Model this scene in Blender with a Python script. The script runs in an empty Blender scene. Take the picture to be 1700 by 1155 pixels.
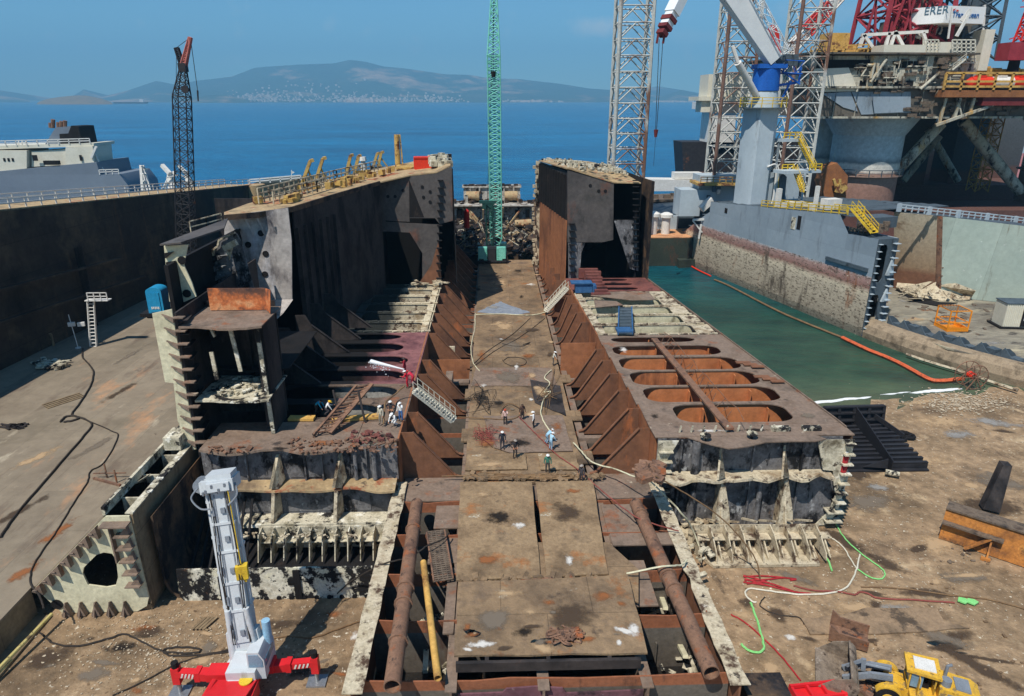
import bpy, bmesh, math, random
from mathutils import Vector as V, Matrix
RN = random.Random(11)
SC = bpy.context.scene
COL = SC.collection
rad = math.radians

# ---------------------------------------------------------------- camera numbers
H = 32.0; PIT = rad(20); FPX = 1133.0
YAW = math.atan(35 / FPX * math.cos(PIT))
_c, _s, _cy, _sy = math.cos(PIT), math.sin(PIT), math.cos(YAW), math.sin(YAW)

def at(px, py, z=None, y=None, x=None):
    """a survey point: where the sight line through a photo pixel meets a plane"""
    u = (px - 850) / FPX; v = (py - 577.5) / FPX
    fx, fy, fz = u, _c - v * _s, -_s - v * _c
    r = (fx * _cy + fy * _sy, -fx * _sy + fy * _cy, fz)
    t = (z - H) / r[2] if z is not None else (y / r[1] if y is not None else x / r[0])
    return V((r[0] * t, r[1] * t, H + r[2] * t))

def lerp(a, b, t): return a + (b - a) * t
def S(r, g, b):
    def f(c):
        c /= 255.0
        return c / 12.92 if c <= .04045 else ((c + .055) / 1.055) ** 2.4
    return (f(r), f(g), f(b), 1)

# ---------------------------------------------------------------- mesh builder
class M:
    def __init__(s): s.v = []; s.f = []; s.m = []; s.cut = []; s.fcut = []
    def add(s, vs, fs, mi=0):
        o = len(s.v); s.cut.append(o); s.fcut.append(len(s.f)); s.v += [tuple(p) for p in vs]
        for f in fs: s.f.append([i + o for i in f]); s.m.append(mi)
        return s
    def box(s, c, d, rz=0.0, mi=0, mtx=None):
        x, y, z = d[0] / 2, d[1] / 2, d[2] / 2
        vs = [V((a * x, b * y, e * z)) for e in (-1, 1) for a, b in ((-1, -1), (1, -1), (1, 1), (-1, 1))]
        m = (mtx if mtx is not None else Matrix.Rotation(rz, 3, 'Z'))
        return s.add([V(c) + m @ p for p in vs], [(3, 2, 1, 0), (4, 5, 6, 7), (0, 1, 5, 4), (1, 2, 6, 5), (2, 3, 7, 6), (3, 0, 4, 7)], mi)
    def bx(s, x0, x1, y0, y1, z0, z1, mi=0):
        return s.box(((x0 + x1) / 2, (y0 + y1) / 2, (z0 + z1) / 2), (x1 - x0, y1 - y0, z1 - z0), 0, mi)
    def bar(s, a, b, w, h=None, mi=0):
        a, b = V(a), V(b); h = h or w; d = b - a; L = d.length
        if L < 1e-6: return s
        z = d / L; up = V((0, 0, 1)) if abs(z.z) < .95 else V((0, 1, 0))
        x = up.cross(z).normalized(); y = z.cross(x)
        m = Matrix((x, y, z)).transposed()
        return s.box((a + b) / 2, (w, h, L), 0, mi, m)
    def tube(s, a, b, r, r2=None, n=8, cap=True, mi=0, hollow=False):
        a, b = V(a), V(b); r2 = r if r2 is None else r2
        d = (b - a).normalized(); up = V((0, 0, 1)) if abs(d.z) < .95 else V((0, 1, 0))
        x = up.cross(d).normalized(); y = d.cross(x)
        vs = []
        for p, q in ((a, r), (b, r2)):
            for k in range(n):
                t = 2 * math.pi * k / n; vs.append(p + (x * math.cos(t) + y * math.sin(t)) * q)
        fs = [(k, (k + 1) % n, n + (k + 1) % n, n + k) for k in range(n)]
        if hollow:
            o = 2 * n
            for p, q in ((a, r * .86), (b, r2 * .86)):
                for k in range(n):
                    t = 2 * math.pi * k / n; vs.append(p + (x * math.cos(t) + y * math.sin(t)) * q)
            for k in range(n):
                k2 = (k + 1) % n
                fs += [(o + k, o + n + k, o + n + k2, o + k2), (k, o + k, o + k2, k2), (n + k, n + k2, o + n + k2, o + n + k)]
        elif cap: fs += [tuple(range(n - 1, -1, -1)), tuple(range(n, 2 * n))]
        return s.add(vs, fs, mi)
    def pipe(s, pts, r, n=6, mi=0):
        pts = [V(p) for p in pts]; vs = []; fs = []; px = None
        for i, p in enumerate(pts):
            d = (pts[min(i + 1, len(pts) - 1)] - pts[max(i - 1, 0)])
            d = d.normalized() if d.length > 1e-9 else V((0, 1, 0))
            if px is None:
                up = V((0, 0, 1)) if abs(d.z) < .9 else V((0, 1, 0)); x = up.cross(d).normalized()
            else:
                x = px - d * px.dot(d); x = x.normalized() if x.length > 1e-6 else px
            px = x; y = d.cross(x)
            for k in range(n):
                t = 2 * math.pi * k / n; vs.append(p + (x * math.cos(t) + y * math.sin(t)) * r)
        L = len(pts)
        for i in range(L - 1):
            for k in range(n): fs.append((i * n + k, i * n + (k + 1) % n, (i + 1) * n + (k + 1) % n, (i + 1) * n + k))
        fs += [tuple(range(n - 1, -1, -1)), tuple(range((L - 1) * n, L * n))]
        return s.add(vs, fs, mi)
    def prism(s, poly, vec, mi=0):
        poly = [V(p) for p in poly]; vec = V(vec); n = len(poly)
        vs = poly + [p + vec for p in poly]
        fs = [tuple(range(n - 1, -1, -1)), tuple(range(n, 2 * n))] + [(i, (i + 1) % n, n + (i + 1) % n, n + i) for i in range(n)]
        return s.add(vs, fs, mi)
    def xz(s, poly, y, t=.12, mi=0): return s.prism([(p[0], y, p[1]) for p in poly], (0, t, 0), mi)
    def yz(s, poly, x, t=.12, mi=0): return s.prism([(x, p[0], p[1]) for p in poly], (t, 0, 0), mi)
    def xy(s, poly, z, t=.1, mi=0): return s.prism([(p[0], p[1], z) for p in poly], (0, 0, -t), mi)
    def ring(s, outer, inner, vec, mi=0):
        n = len(outer); vec = V(vec); o = [V(p) for p in outer]; q = [V(p) for p in inner]
        vs = o + q + [p + vec for p in o] + [p + vec for p in q]; fs = []
        for i in range(n):
            j = (i + 1) % n
            fs += [(i, j, n + j, n + i), (2 * n + i, 3 * n + i, 3 * n + j, 2 * n + j), (i, 2 * n + i, 2 * n + j, j), (n + i, n + j, 3 * n + j, 3 * n + i)]
        return s.add(vs, fs, mi)
    def rail(s, pts, h=1.1, step=1.6, r=.035, rows=(1, .55), mi=0):
        pts = [V(p) for p in pts]; up = V((0, 0, 1))
        for a, b in zip(pts, pts[1:]):
            n = max(1, int((b - a).length / step))
            for k in range(n + 1):
                p = a.lerp(b, k / n); s.bar(p, p + up * h, r * 2, r * 2, mi)
            for q in rows: s.bar(a + up * h * q, b + up * h * q, r * 2, r * 2, mi)
        return s
    def lattice(s, a, b, w0, w1, n, rc, rb, u=None, mode='z', mi=0, nn=4):
        a, b = V(a), V(b); d = (b - a).normalized()
        u = V(u) if u else V((1, 0, 0)); x = (u - d * u.dot(d)).normalized(); y = d.cross(x)
        co = ((-1, -1), (1, -1), (1, 1), (-1, 1))
        P = lambda k, t: a.lerp(b, t) + (x * co[k % 4][0] + y * co[k % 4][1]) * lerp(w0, w1, t) / 2
        for k in range(4): s.tube(P(k, 0), P(k, 1), rc, rc, nn + 2, True, mi)
        for i in range(n):
            t0, t1 = i / n, (i + 1) / n
            for k in range(4):
                if mode == 'k':
                    m = (P(k, t1) + P(k + 1, t1)) / 2
                    s.tube(P(k, t0), m, rb, rb, nn, False, mi); s.tube(P(k + 1, t0), m, rb, rb, nn, False, mi)
                    s.tube(P(k, t1), P(k + 1, t1), rb, rb, nn, False, mi)
                elif mode == 'x':
                    s.tube(P(k, t0), P(k + 1, t1), rb, rb, nn, False, mi); s.tube(P(k + 1, t0), P(k, t1), rb, rb, nn, False, mi)
                    s.tube(P(k, t1), P(k + 1, t1), rb, rb, nn, False, mi)
                else:
                    p, q = (k, k + 1) if (i + k) % 2 else (k + 1, k)
                    s.tube(P(p, t0), P(q, t1), rb, rb, nn, False, mi)
                    if i % 3 == 0: s.tube(P(k, t0), P(k + 1, t0), rb, rb, nn, False, mi)
        return s
    def stairs(s, a, b, w, side=(1, 0, 0), mi=0, rail=True):
        a, b = V(a), V(b); sd = V(side).normalized() * w / 2
        for q in (-1, 1):
            s.bar(a + sd * q, b + sd * q, .1, .3, mi)
            if rail:
                for hh in (.55, 1.05): s.bar(a + sd * q + V((0, 0, hh)), b + sd * q + V((0, 0, hh)), .07, .07, mi)
                n = max(2, int((b - a).length / 1.3))
                for k in range(n + 1):
                    p = a.lerp(b, k / n) + sd * q; s.bar(p, p + V((0, 0, 1.05)), .06, .06, mi)
        n = max(3, int((b - a).length / .45))
        for k in range(n + 1):
            p = a.lerp(b, k / n); s.bar(p - sd, p + sd, .26, .05, mi)
        return s
    def build(s, name, mats, parent=None, local=False, smooth=38):
        me = bpy.data.meshes.new(name)
        org = V(parent['_o']) if (parent is not None and not local) else V((0, 0, 0))
        me.from_pydata([tuple(V(p) - org) for p in s.v], [], s.f)
        if not isinstance(mats, (list, tuple)): mats = [mats]
        for m in mats: me.materials.append(m)
        if len(mats) > 1:
            for p, i in zip(me.polygons, s.m): p.material_index = i
        bm = bmesh.new(); bm.from_mesh(me); bmesh.ops.recalc_face_normals(bm, faces=bm.faces); bm.to_mesh(me); bm.free()
        if smooth:
            me.shade_smooth(); me.set_sharp_from_angle(angle=rad(smooth))
        o = bpy.data.objects.new(name, me); COL.objects.link(o)
        if parent is not None:
            o.parent = parent; o['_o'] = tuple(org)
        return o

def _each(s, name, mats, parent=None, local=False):
    '''every primitive of the builder becomes a part of its own'''
    out = []; cuts = s.cut + [len(s.v)]; fc = s.fcut + [len(s.f)]
    for i in range(len(cuts) - 1):
        b = M(); b.v = s.v[cuts[i]:cuts[i + 1]]; b.f = [[q - cuts[i] for q in f] for f in s.f[fc[i]:fc[i + 1]]]; b.m = s.m[fc[i]:fc[i + 1]]
        out.append(b.build(name, mats, parent, local))
    return out
M.each = _each
def tag(o, label=None, cat=None, group=None, kind=None):
    if label: o['label'] = label
    if cat: o['category'] = cat
    if group: o['group'] = group
    if kind: o['kind'] = kind
    return o
def thing(name, label, cat, loc=(0, 0, 0), rz=0.0, group=None):
    o = bpy.data.objects.new(name, None); COL.objects.link(o)
    o.location = loc; o.rotation_euler = (0, 0, rz); o.empty_display_size = .5
    o['_o'] = tuple(loc)
    return tag(o, label, cat, group)
def solo(mb, name, mats, label, cat, group=None, loc=(0, 0, 0), smooth=38):
    """a thing that is one mesh; its origin sits at loc"""
    loc = V(loc); mb.v = [tuple(V(p) - loc) for p in mb.v]
    o = mb.build(name, mats, smooth=smooth); o.location = loc
    return tag(o, label, cat, group)
def kids(o): return [c for c in bpy.data.objects if c.parent == o]
def dup(o, loc, rz=None, label=None, parent=None, group=None):
    c = o.copy(); COL.objects.link(c)
    if parent is None:
        c.location = loc
        if rz is not None: c.rotation_euler = (0, 0, rz)
        if label: c['label'] = label
        if group: c['group'] = group
    else: c.parent = parent
    for ch in kids(o): dup(ch, None, None, None, c)
    return c
def smoothpts(pts, sub=6):
    pts = [V(p) for p in pts]; out = []
    for i in range(len(pts) - 1):
        p0, p1, p2, p3 = pts[max(i - 1, 0)], pts[i], pts[i + 1], pts[min(i + 2, len(pts) - 1)]
        for k in range(sub):
            t = k / sub
            out.append(.5 * ((2 * p1) + (p2 - p0) * t + (2 * p0 - 5 * p1 + 4 * p2 - p3) * t * t + (3 * p1 - p0 - 3 * p2 + p3) * t ** 3))
    out.append(pts[-1]); return out

# ---------------------------------------------------------------- materials
def mat(name, cols, sc=.35, rough=.75, metal=0.0, bump=.25, bsc=5.0, spots=(), seams=None, bands=None, st=(1, 1, 1), fine=.35, span=(.32, .68), bamp=.6, soot_shade_x=None):
    m = bpy.data.materials.new(name); m.use_nodes = True
    N = m.node_tree.nodes; L = m.node_tree.links; b = N['Principled BSDF']
    b.inputs['Roughness'].default_value = rough; b.inputs['Metallic'].default_value = metal
    b.inputs['Specular IOR Level'].default_value = .3
    tc = N.new('ShaderNodeTexCoord'); src = tc.outputs['Object']
    def noise(scale, st=(1, 1, 1), det=6, ro=.62, off=0.0):
        mp = N.new('ShaderNodeMapping'); mp.inputs['Scale'].default_value = st; mp.inputs['Location'].default_value = (off, off * .7, off * 1.3)
        L.new(src, mp.inputs['Vector'])
        n = N.new('ShaderNodeTexNoise'); n.inputs['Scale'].default_value = scale; n.inputs['Detail'].default_value = det; n.inputs['Roughness'].default_value = ro
        L.new(mp.outputs[0], n.inputs['Vector']); return n.outputs['Fac']
    def ramp(fac, stops, interp='LINEAR'):
        r = N.new('ShaderNodeValToRGB'); r.color_ramp.interpolation = interp
        e = r.color_ramp.elements
        while len(e) < len(stops): e.new(.5)
        for q, (p, c) in zip(e, stops): q.position = p; q.color = c
        L.new(fac, r.inputs['Fac']); return r.outputs['Color']
    def mix(f, a, c, bt='MIX'):
        x = N.new('ShaderNodeMix'); x.data_type = 'RGBA'; x.blend_type = bt
        if isinstance(f, float): x.inputs[0].default_value = f
        else: L.new(f, x.inputs[0])
        for i, q in ((6, a), (7, c)):
            if hasattr(q, 'links'): L.new(q, x.inputs[i])
            else: x.inputs[i].default_value = q
        return x.outputs[2]
    n1 = noise(sc, st)
    k = len(cols)
    col = ramp(n1, [(lerp(span[0], span[1], i / max(1, k - 1)), c) for i, c in enumerate(cols)]) if k > 1 else None
    if col is None: col = ramp(n1, [(0, cols[0]), (1, cols[0])])
    if bands:
        z0, z1 = bands[0][0], bands[-1][0]
        sx = N.new('ShaderNodeSeparateXYZ'); L.new(src, sx.inputs[0])
        nz = noise(.5, (1, 1, .5), 7, .7, 3.1)
        ma = N.new('ShaderNodeMath'); ma.operation = 'MULTIPLY_ADD'; L.new(nz, ma.inputs[0]); ma.inputs[1].default_value = bamp * 2; L.new(sx.outputs[2], ma.inputs[2])
        mr = N.new('ShaderNodeMapRange'); L.new(ma.outputs[0], mr.inputs[0]); mr.inputs[1].default_value = z0 + bamp; mr.inputs[2].default_value = z1 + bamp
        bc = ramp(mr.outputs[0], [((z - z0) / (z1 - z0), c) for z, c in bands])
        col = mix(.9, col, bc)
    for i, sp in enumerate(spots):
        c, thr, ssc = sp[:3]; thr = thr - .045; sst = sp[3] if len(sp) > 3 else (1, 1, 1); soft = sp[4] if len(sp) > 4 else .07
        f = ramp(noise(ssc, sst, 7, .68, 5.3 * (i + 1)), [(thr, (0, 0, 0, 1)), (thr + soft, (1, 1, 1, 1))])
        col = mix(f, col, c)
    if soot_shade_x:   # soot plus painted shadow on one side of the plate: x position, width, colour
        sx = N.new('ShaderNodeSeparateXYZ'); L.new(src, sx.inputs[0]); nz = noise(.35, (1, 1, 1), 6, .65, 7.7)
        ma = N.new('ShaderNodeMath'); ma.operation = 'MULTIPLY_ADD'; L.new(nz, ma.inputs[0]); ma.inputs[1].default_value = soot_shade_x[1] * 2; L.new(sx.outputs[0], ma.inputs[2])
        mr = N.new('ShaderNodeMapRange'); L.new(ma.outputs[0], mr.inputs[0]); mr.inputs[1].default_value = soot_shade_x[0] + soot_shade_x[1] * .7; mr.inputs[2].default_value = soot_shade_x[0] + soot_shade_x[1] * 1.5; mr.inputs[3].default_value = 1; mr.inputs[4].default_value = 0
        col = mix(mr.outputs[0], col, soot_shade_x[2])
    if fine:
        f2 = ramp(noise(sc * 11, st, 5, .7, 9.0), [(.25, (1 - fine,) * 3 + (1,)), (.75, (1 + fine * .5,) * 3 + (1,))])
        col = mix(1.0, col, f2, 'MULTIPLY')
    if seams:
        ax, w, h, dk = seams
        sx = N.new('ShaderNodeSeparateXYZ'); L.new(src, sx.inputs[0]); cb = N.new('ShaderNodeCombineXYZ')
        L.new(sx.outputs['xyz'.index(ax[0])], cb.inputs[0]); L.new(sx.outputs['xyz'.index(ax[1])], cb.inputs[1])
        br = N.new('ShaderNodeTexBrick'); L.new(cb.outputs[0], br.inputs['Vector']); br.inputs['Scale'].default_value = 1
        br.inputs['Brick Width'].default_value = w; br.inputs['Row Height'].default_value = h
        br.inputs['Mortar Size'].default_value = .03; br.inputs['Mortar Smooth'].default_value = .4
        br.inputs['Color1'].default_value = (1, 1, 1, 1); br.inputs['Color2'].default_value = (.86, .86, .86, 1); br.inputs['Mortar'].default_value = (dk,) * 3 + (1,)
        col = mix(1.0, col, br.outputs['Color'], 'MULTIPLY')
    L.new(col, b.inputs['Base Color'])
    if bump:
        bp = N.new('ShaderNodeBump'); bp.inputs['Strength'].default_value = bump; bp.inputs['Distance'].default_value = .12
        L.new(noise(bsc, (1, 1, 1), 8, .68, 2.0), bp.inputs['Height']); L.new(bp.outputs[0], b.inputs['Normal'])
    return m

g = lambda v: (v, v, v, 1)
RUST = S(150, 84, 48); RUSTD = S(84, 50, 36); SOOT = S(26, 24, 24); WHITEB = S(225, 215, 195)
m_web = mat('red_brown_primer', [S(118, 80, 58), S(138, 94, 68), S(106, 74, 56)], .16, .8, bump=.1, spots=[(S(92, 66, 54), .56, .22, (1, 1, .25), .2), (S(190, 112, 66), .64, .5, (1, 1, .35), .12)])
m_bulk = mat('red_brown_bulkhead', [S(148, 94, 62), S(168, 110, 74), S(130, 84, 58)], .14, .8, bump=.12, spots=[(S(110, 66, 48), .58, .45, (1, 1, .15), .16), (S(206, 134, 88), .66, .7, (1, 1, .2), .12)])
m_keel = mat('dirty_deck_plate', [S(92, 76, 60), S(128, 106, 82), S(152, 126, 96), S(112, 94, 78)], .22, .85, bump=.5, bsc=7,
             spots=[(S(150, 100, 60), .63, .35, (1, 1, 1), .1), (S(72, 60, 52), .65, .55, (1, 1, 1), .12), (S(186, 174, 152), .69, .6, (1, 1, 1), .06), (S(56, 46, 40), .72, 1.3, (1, 1, 1), .08)], seams=('xy', 5.2, 3.9, .55))
m_plate = mat('worn_steel_plate', [S(100, 82, 62), S(138, 114, 86), S(160, 134, 102), S(116, 98, 78)], .3, .82, bump=.5, bsc=6,
              spots=[(S(160, 108, 66), .62, .4, (1, 1, 1), .1), (S(200, 190, 170), .72, .5, (1, 1, 1), .04), (S(76, 62, 52), .66, .7, (1, 1, 1), .14), (S(60, 50, 42), .74, 2.0, (1, 1, 1), .06)])
m_stringer = mat('grey_brown_stringer', [S(102, 88, 76), S(138, 118, 102), S(118, 98, 82)], .3, .82, bump=.2, spots=[(S(140, 92, 66), .62, .5, (1, 1, 1), .1), (S(72, 62, 56), .64, .8, (1, 1, 1), .12), (S(186, 172, 150), .7, 1.1, (1, 1, 1), .06)])
m_burnt = mat('burnt_pale_edge', [S(176, 160, 130), S(206, 192, 164), S(146, 124, 96)], .6, .85, bump=.35, spots=[(S(84, 64, 50), .56, .9, (1, 1, 1), .1), (S(236, 226, 206), .68, 1.3, (1, 1, 1), .08), (S(50, 42, 38), .64, 1.7, (1, 1, 1), .06)])
m_cream = mat('cream_tank_paint', [S(206, 200, 166), S(224, 216, 182), S(190, 182, 150)], .25, .7, bump=.12, spots=[(S(120, 110, 86), .62, .5, (1, 1, .4), .12), (S(70, 60, 50), .72, .9, (1, 1, .4), .08)])
m_creamd = mat('charred_cream_paint', [S(150, 140, 114), S(216, 206, 180), S(112, 102, 82)], .7, .85, bump=.5, spots=[(S(36, 33, 32), .565, .6, (1, 1, 1), .05), (S(236, 230, 212), .62, 1.0, (1, 1, 1), .04), (S(112, 78, 52), .68, .8, (1, 1, 1), .1)])
m_soot = mat('sooty_steel', [S(40, 37, 36), S(66, 59, 56), S(50, 45, 43)], .35, .8, bump=.25, spots=[(S(24, 22, 24), .52, .3, (1, 1, .4), .14), (S(112, 104, 104), .7, .6, (1, 1, .25), .1), (S(104, 70, 50), .7, .8, (1, 1, .4), .1)])
m_sootg = mat('sooty_blue_grey', [S(60, 59, 60), S(124, 122, 122), S(72, 70, 70)], .5, .75, bump=.4, spots=[(S(26, 26, 28), .55, .5, (1, 1, .7), .08), (S(176, 176, 174), .64, 1.3, (1, 1, .5), .08), (S(26, 26, 28), .64, 1.6, (1, 1, .3), .06), (S(120, 92, 70), .69, .9, (1, 1, .3), .08)])
m_black = mat('black_burnt_steel', [S(14, 13, 14), S(30, 27, 27), S(18, 17, 18)], .3, .85, bump=.2, spots=[(S(60, 50, 44), .68, .6, (1, 1, .4), .1)])
m_grey = mat('smoked_grey_plate', [S(156, 148, 142), S(190, 182, 174), S(164, 154, 146)], .2, .7, bump=.18, bsc=2, spots=[(S(92, 88, 90), .58, .35, (1, 1, .5), .14), (S(206, 204, 206), .64, .5, (1, 1, .3), .14), (S(130, 92, 76), .72, .6, (1, 1, .3), .12)])
m_dgrey = mat('dark_grey_web', [S(74, 70, 68), S(92, 86, 82), S(76, 72, 68)], .2, .75, bump=.1, spots=[(S(44, 42, 42), .58, .3, (1, 1, .5), .16), (S(118, 76, 58), .62, .25, (1, 1, .6), .14)])
m_wall = mat('burnt_bulkhead_wall', [S(58, 50, 46), S(98, 78, 60), S(46, 42, 42), S(120, 92, 66)], .22, .8, bump=.3, spots=[(S(30, 28, 30), .54, .5, (1, 1, .5), .08), (S(146, 110, 74), .68, .7, (1, 1, .3), .08)])
m_tan = mat('tan_weather_deck', [S(150, 126, 94), S(186, 160, 120), S(128, 108, 86)], .25, .85, bump=.3, spots=[(S(160, 96, 66), .6, .4), (S(206, 192, 160), .68, .6), (S(80, 68, 58), .64, .9)])
m_dredb = mat('dark_red_burnt', [S(110, 62, 56), S(132, 80, 70), S(92, 56, 52)], .3, .8, bump=.2, spots=[(S(70, 44, 42), .6, .5, (1, 1, 1), .1), (S(176, 140, 120), .7, .8, (1, 1, 1), .06)])
m_purple = mat('dull_purple_primer', [S(96, 64, 72), S(120, 82, 88), S(84, 58, 64)], .3, .8, bump=.2, spots=[(S(50, 40, 44), .58, .6, (1, 1, 1), .1), (S(170, 150, 140), .7, 1.0, (1, 1, 1), .06)])
m_girt = mat('tank_floor_two_tone', [S(150, 92, 62), S(162, 100, 68)], .3, .8, bump=.2, bands=[(0, S(80, 82, 76)), (3.15, S(104, 104, 96)), (3.22, S(158, 100, 70)), (4.6, S(140, 88, 62))], bamp=.05, spots=[(S(86, 62, 50), .62, .6, (1, 1, .3), .12)])
m_tanksole = mat('oily_tank_bottom', [S(20, 18, 17), S(40, 36, 32), S(26, 24, 22)], .5, .55, bump=.5, spots=[(S(150, 144, 132), .7, 1.4, (1, 1, 1), .04), (S(90, 72, 58), .64, .9, (1, 1, 1), .06)])
m_flame = mat('flame_orange_rust', [S(86, 64, 56), S(118, 80, 62), S(206, 116, 66), S(226, 160, 110), S(104, 72, 60)], .5, .8, bump=.3)
m_piper = mat('brown_pipe', [S(112, 84, 68), S(140, 106, 84), S(98, 74, 62)], .6, .75, bump=.25, spots=[(S(156, 92, 56), .62, .7), (S(70, 56, 50), .62, 1.4)])
m_hose = mat('black_rubber_hose', [S(46, 40, 36), S(62, 54, 46)], 1, .7, bump=0)
m_rope = mat('brown_rope', [S(110, 84, 60), S(140, 112, 80)], 1, .9, bump=0)
m_wood = mat('weathered_wood', [S(120, 100, 76), S(160, 138, 106)], 1.5, .9, bump=.2, st=(1, .2, 1))

SOOT_SHADE = S(24, 22, 22)  # soot and the wing's shadow painted as one dark colour
m_lred = mat('half_soot_shade_red_deck', [S(120, 74, 76), S(146, 98, 96), S(100, 62, 66)], .3, .8, bump=.2, spots=[(S(70, 44, 46), .62, .5, (1, 1, 1), .1), (S(190, 164, 150), .7, .8, (1, 1, 1), .06)], soot_shade_x=(-14.6, 2.2, SOOT_SHADE))
m_lstr = mat('half_soot_shade_brown_deck', [S(88, 74, 64), S(126, 106, 90), S(108, 88, 74)], .3, .82, bump=.2, spots=[(S(140, 92, 66), .62, .5), (S(150, 96, 92), .64, .35), (S(58, 50, 46), .6, .8)], soot_shade_x=(-17.5, 2.2, SOOT_SHADE))
m_lburnt = mat('half_soot_shade_pale_edge', [S(196, 180, 148), S(222, 208, 178), S(170, 146, 112)], .6, .85, bump=.35, spots=[(S(96, 74, 58), .58, .9), (S(236, 226, 206), .66, 1.3)], soot_shade_x=(-14.4, 1.6, S(60, 62, 58)))
m_lsilver = mat('half_soot_shade_silver_web', [S(150, 146, 138), S(200, 196, 186), S(120, 112, 104)], .4, .45, .2, bump=.3, spots=[(S(60, 56, 54), .58, .5), (S(226, 222, 214), .66, .9)], soot_shade_x=(-16.5, 2.0, SOOT_SHADE))

def stain_mat(name, c, thr=.46, sc=.9):
    m = bpy.data.materials.new(name); m.use_nodes = True; N = m.node_tree.nodes; L = m.node_tree.links; b = N['Principled BSDF']
    b.inputs['Base Color'].default_value = c; b.inputs['Roughness'].default_value = .9; b.inputs['Specular IOR Level'].default_value = .1
    tc = N.new('ShaderNodeTexCoord'); mp = N.new('ShaderNodeMapping'); mp.inputs['Location'].default_value = (-1, -1, 0); mp.inputs['Scale'].default_value = (2, 2, 0); L.new(tc.outputs['UV'], mp.inputs[0])
    ln = N.new('ShaderNodeVectorMath'); ln.operation = 'LENGTH'; L.new(mp.outputs[0], ln.inputs[0])
    nz = N.new('ShaderNodeTexNoise'); nz.inputs['Scale'].default_value = sc; nz.inputs['Detail'].default_value = 9; nz.inputs['Roughness'].default_value = .7; L.new(tc.outputs['Object'], nz.inputs[0])
    mr = N.new('ShaderNodeMapRange'); mr.inputs[1].default_value = .1; mr.inputs[2].default_value = 1; mr.inputs[3].default_value = .2; mr.inputs[4].default_value = -.32; L.new(ln.outputs['Value'], mr.inputs[0])
    ad = N.new('ShaderNodeMath'); L.new(nz.outputs['Fac'], ad.inputs[0]); L.new(mr.outputs[0], ad.inputs[1])
    rp = N.new('ShaderNodeMapRange'); rp.inputs[1].default_value = thr; rp.inputs[2].default_value = thr + .2; rp.inputs[4].default_value = .85; L.new(ad.outputs[0], rp.inputs[0]); L.new(rp.outputs[0], b.inputs['Alpha'])
    return m
_st = {k: stain_mat('%s_stain' % k, c, t, sc) for k, c, t, sc in (('dark_oil', S(80, 66, 54), .42, .6), ('pale_chalk', S(222, 216, 206), .5, 1.6), ('tan_dust', S(188, 158, 122), .46, .7), ('rust_brown', S(150, 96, 60), .5, 1.0), ('grey_dirt', S(122, 110, 96), .45, .7), ('soot_black', S(40, 36, 33), .5, 1.1), ('grey_mud', S(150, 146, 140), .5, .7))}
_sl = []
def stain(px, py, rx, ry, z, kind, rot=0.0): _sl.append((at(px, py, z=z), rx, ry, z, kind, rot))
def lay_stains(name, sel, parent=None, conv=None):
    """all dirt patches of one surface as one sheet of patches, each a few mm above the next"""
    vs = []; fs = []; uv = []; mi = []; kinds = list(_st); n = 20; i = 0
    for c, rx, ry, z, kind, rot in _sl:
        if not sel(z): continue
        i += 1; o = len(vs)
        for k in range(n):
            t = 2 * math.pi * k / n; x, y = math.cos(t), math.sin(t)
            q = c + V((rx * x * math.cos(rot) - ry * y * math.sin(rot), rx * x * math.sin(rot) + ry * y * math.cos(rot), .012 + .003 * (i % 12) + (.036 if z == 0 else 0)))
            vs.append(tuple(conv(q) if conv else q - (V(parent['_o']) if parent else V()))); uv.append((.5 + .5 * x, .5 + .5 * y))
        fs.append(tuple(range(o, o + n))); mi.append(kinds.index(kind))
    me = bpy.data.meshes.new(name); me.from_pydata(vs, [], fs)
    for k in kinds: me.materials.append(_st[k])
    ul = me.uv_layers.new(name='UVMap')
    for p_, m_ in zip(me.polygons, mi): p_.material_index = m_
    for l in me.loops: ul.data[l.index].uv = uv[l.vertex_index]
    ob = bpy.data.objects.new(name, me); COL.objects.link(ob)
    if parent is not None: ob.parent = parent
    return ob
m_band = mat('scorched_white_band', [S(196, 190, 168), S(232, 226, 206), S(160, 150, 124)], .6, .85, bump=.5, spots=[(S(32, 30, 30), .545, .45, (1, 1, .8), .04), (S(226, 218, 190), .6, .9, (1, 1, 1), .04), (S(28, 27, 28), .6, 1.3, (1, 1, 1), .04), (S(120, 84, 56), .7, .8)])
m_wingw = mat('orange_brown_tank_web', [S(178, 108, 66), S(200, 126, 78), S(158, 94, 60)], .14, .8, bump=.12, spots=[(S(120, 72, 50), .6, .45, (1, 1, .15), .16), (S(216, 146, 96), .66, .7, (1, 1, .2), .12)])
m_pitch = mat('pitch_black_soot_shade', [S(10, 10, 10), S(16, 15, 15)], .3, .95, bump=0)  # burnt black that also paints in the shade of the deep recesses
HAZE = 1.3e-4
# ================================================================ ground, sea, hills, haze
def hnoise(x, y, s): 
    from mathutils import noise as nn
    return nn.noise(V((x * s, y * s, 3.7)))
gm = M(); xs = [-130 + i * 1.6 for i in range(150)]; ys = [4 + j * 1.4 for j in range(85)]
def gz(x, y):
    shore = 68.2 + (x - 33) * .17
    z = (shore - y) * .05
    if z > 0: z = z * .01
    z = max(z, -3)
    keep = min(1, max(0, (shore - y - 1.5) / 4)); z = z * (1 - keep) + max(z, .02) * keep
    if x > 28 and y < 66: z += .018 * hnoise(x, y, .22) * min(1, (66 - y) / 12)
    else: z += .015 * hnoise(x, y, .5)
    return z
vs = [(x, y, gz(x, y)) for y in ys for x in xs]; nx = len(xs)
gm.add(vs, [(j * nx + i, j * nx + i + 1, (j + 1) * nx + i + 1, (j + 1) * nx + i) for j in range(len(ys) - 1) for i in range(nx - 1)])
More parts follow.
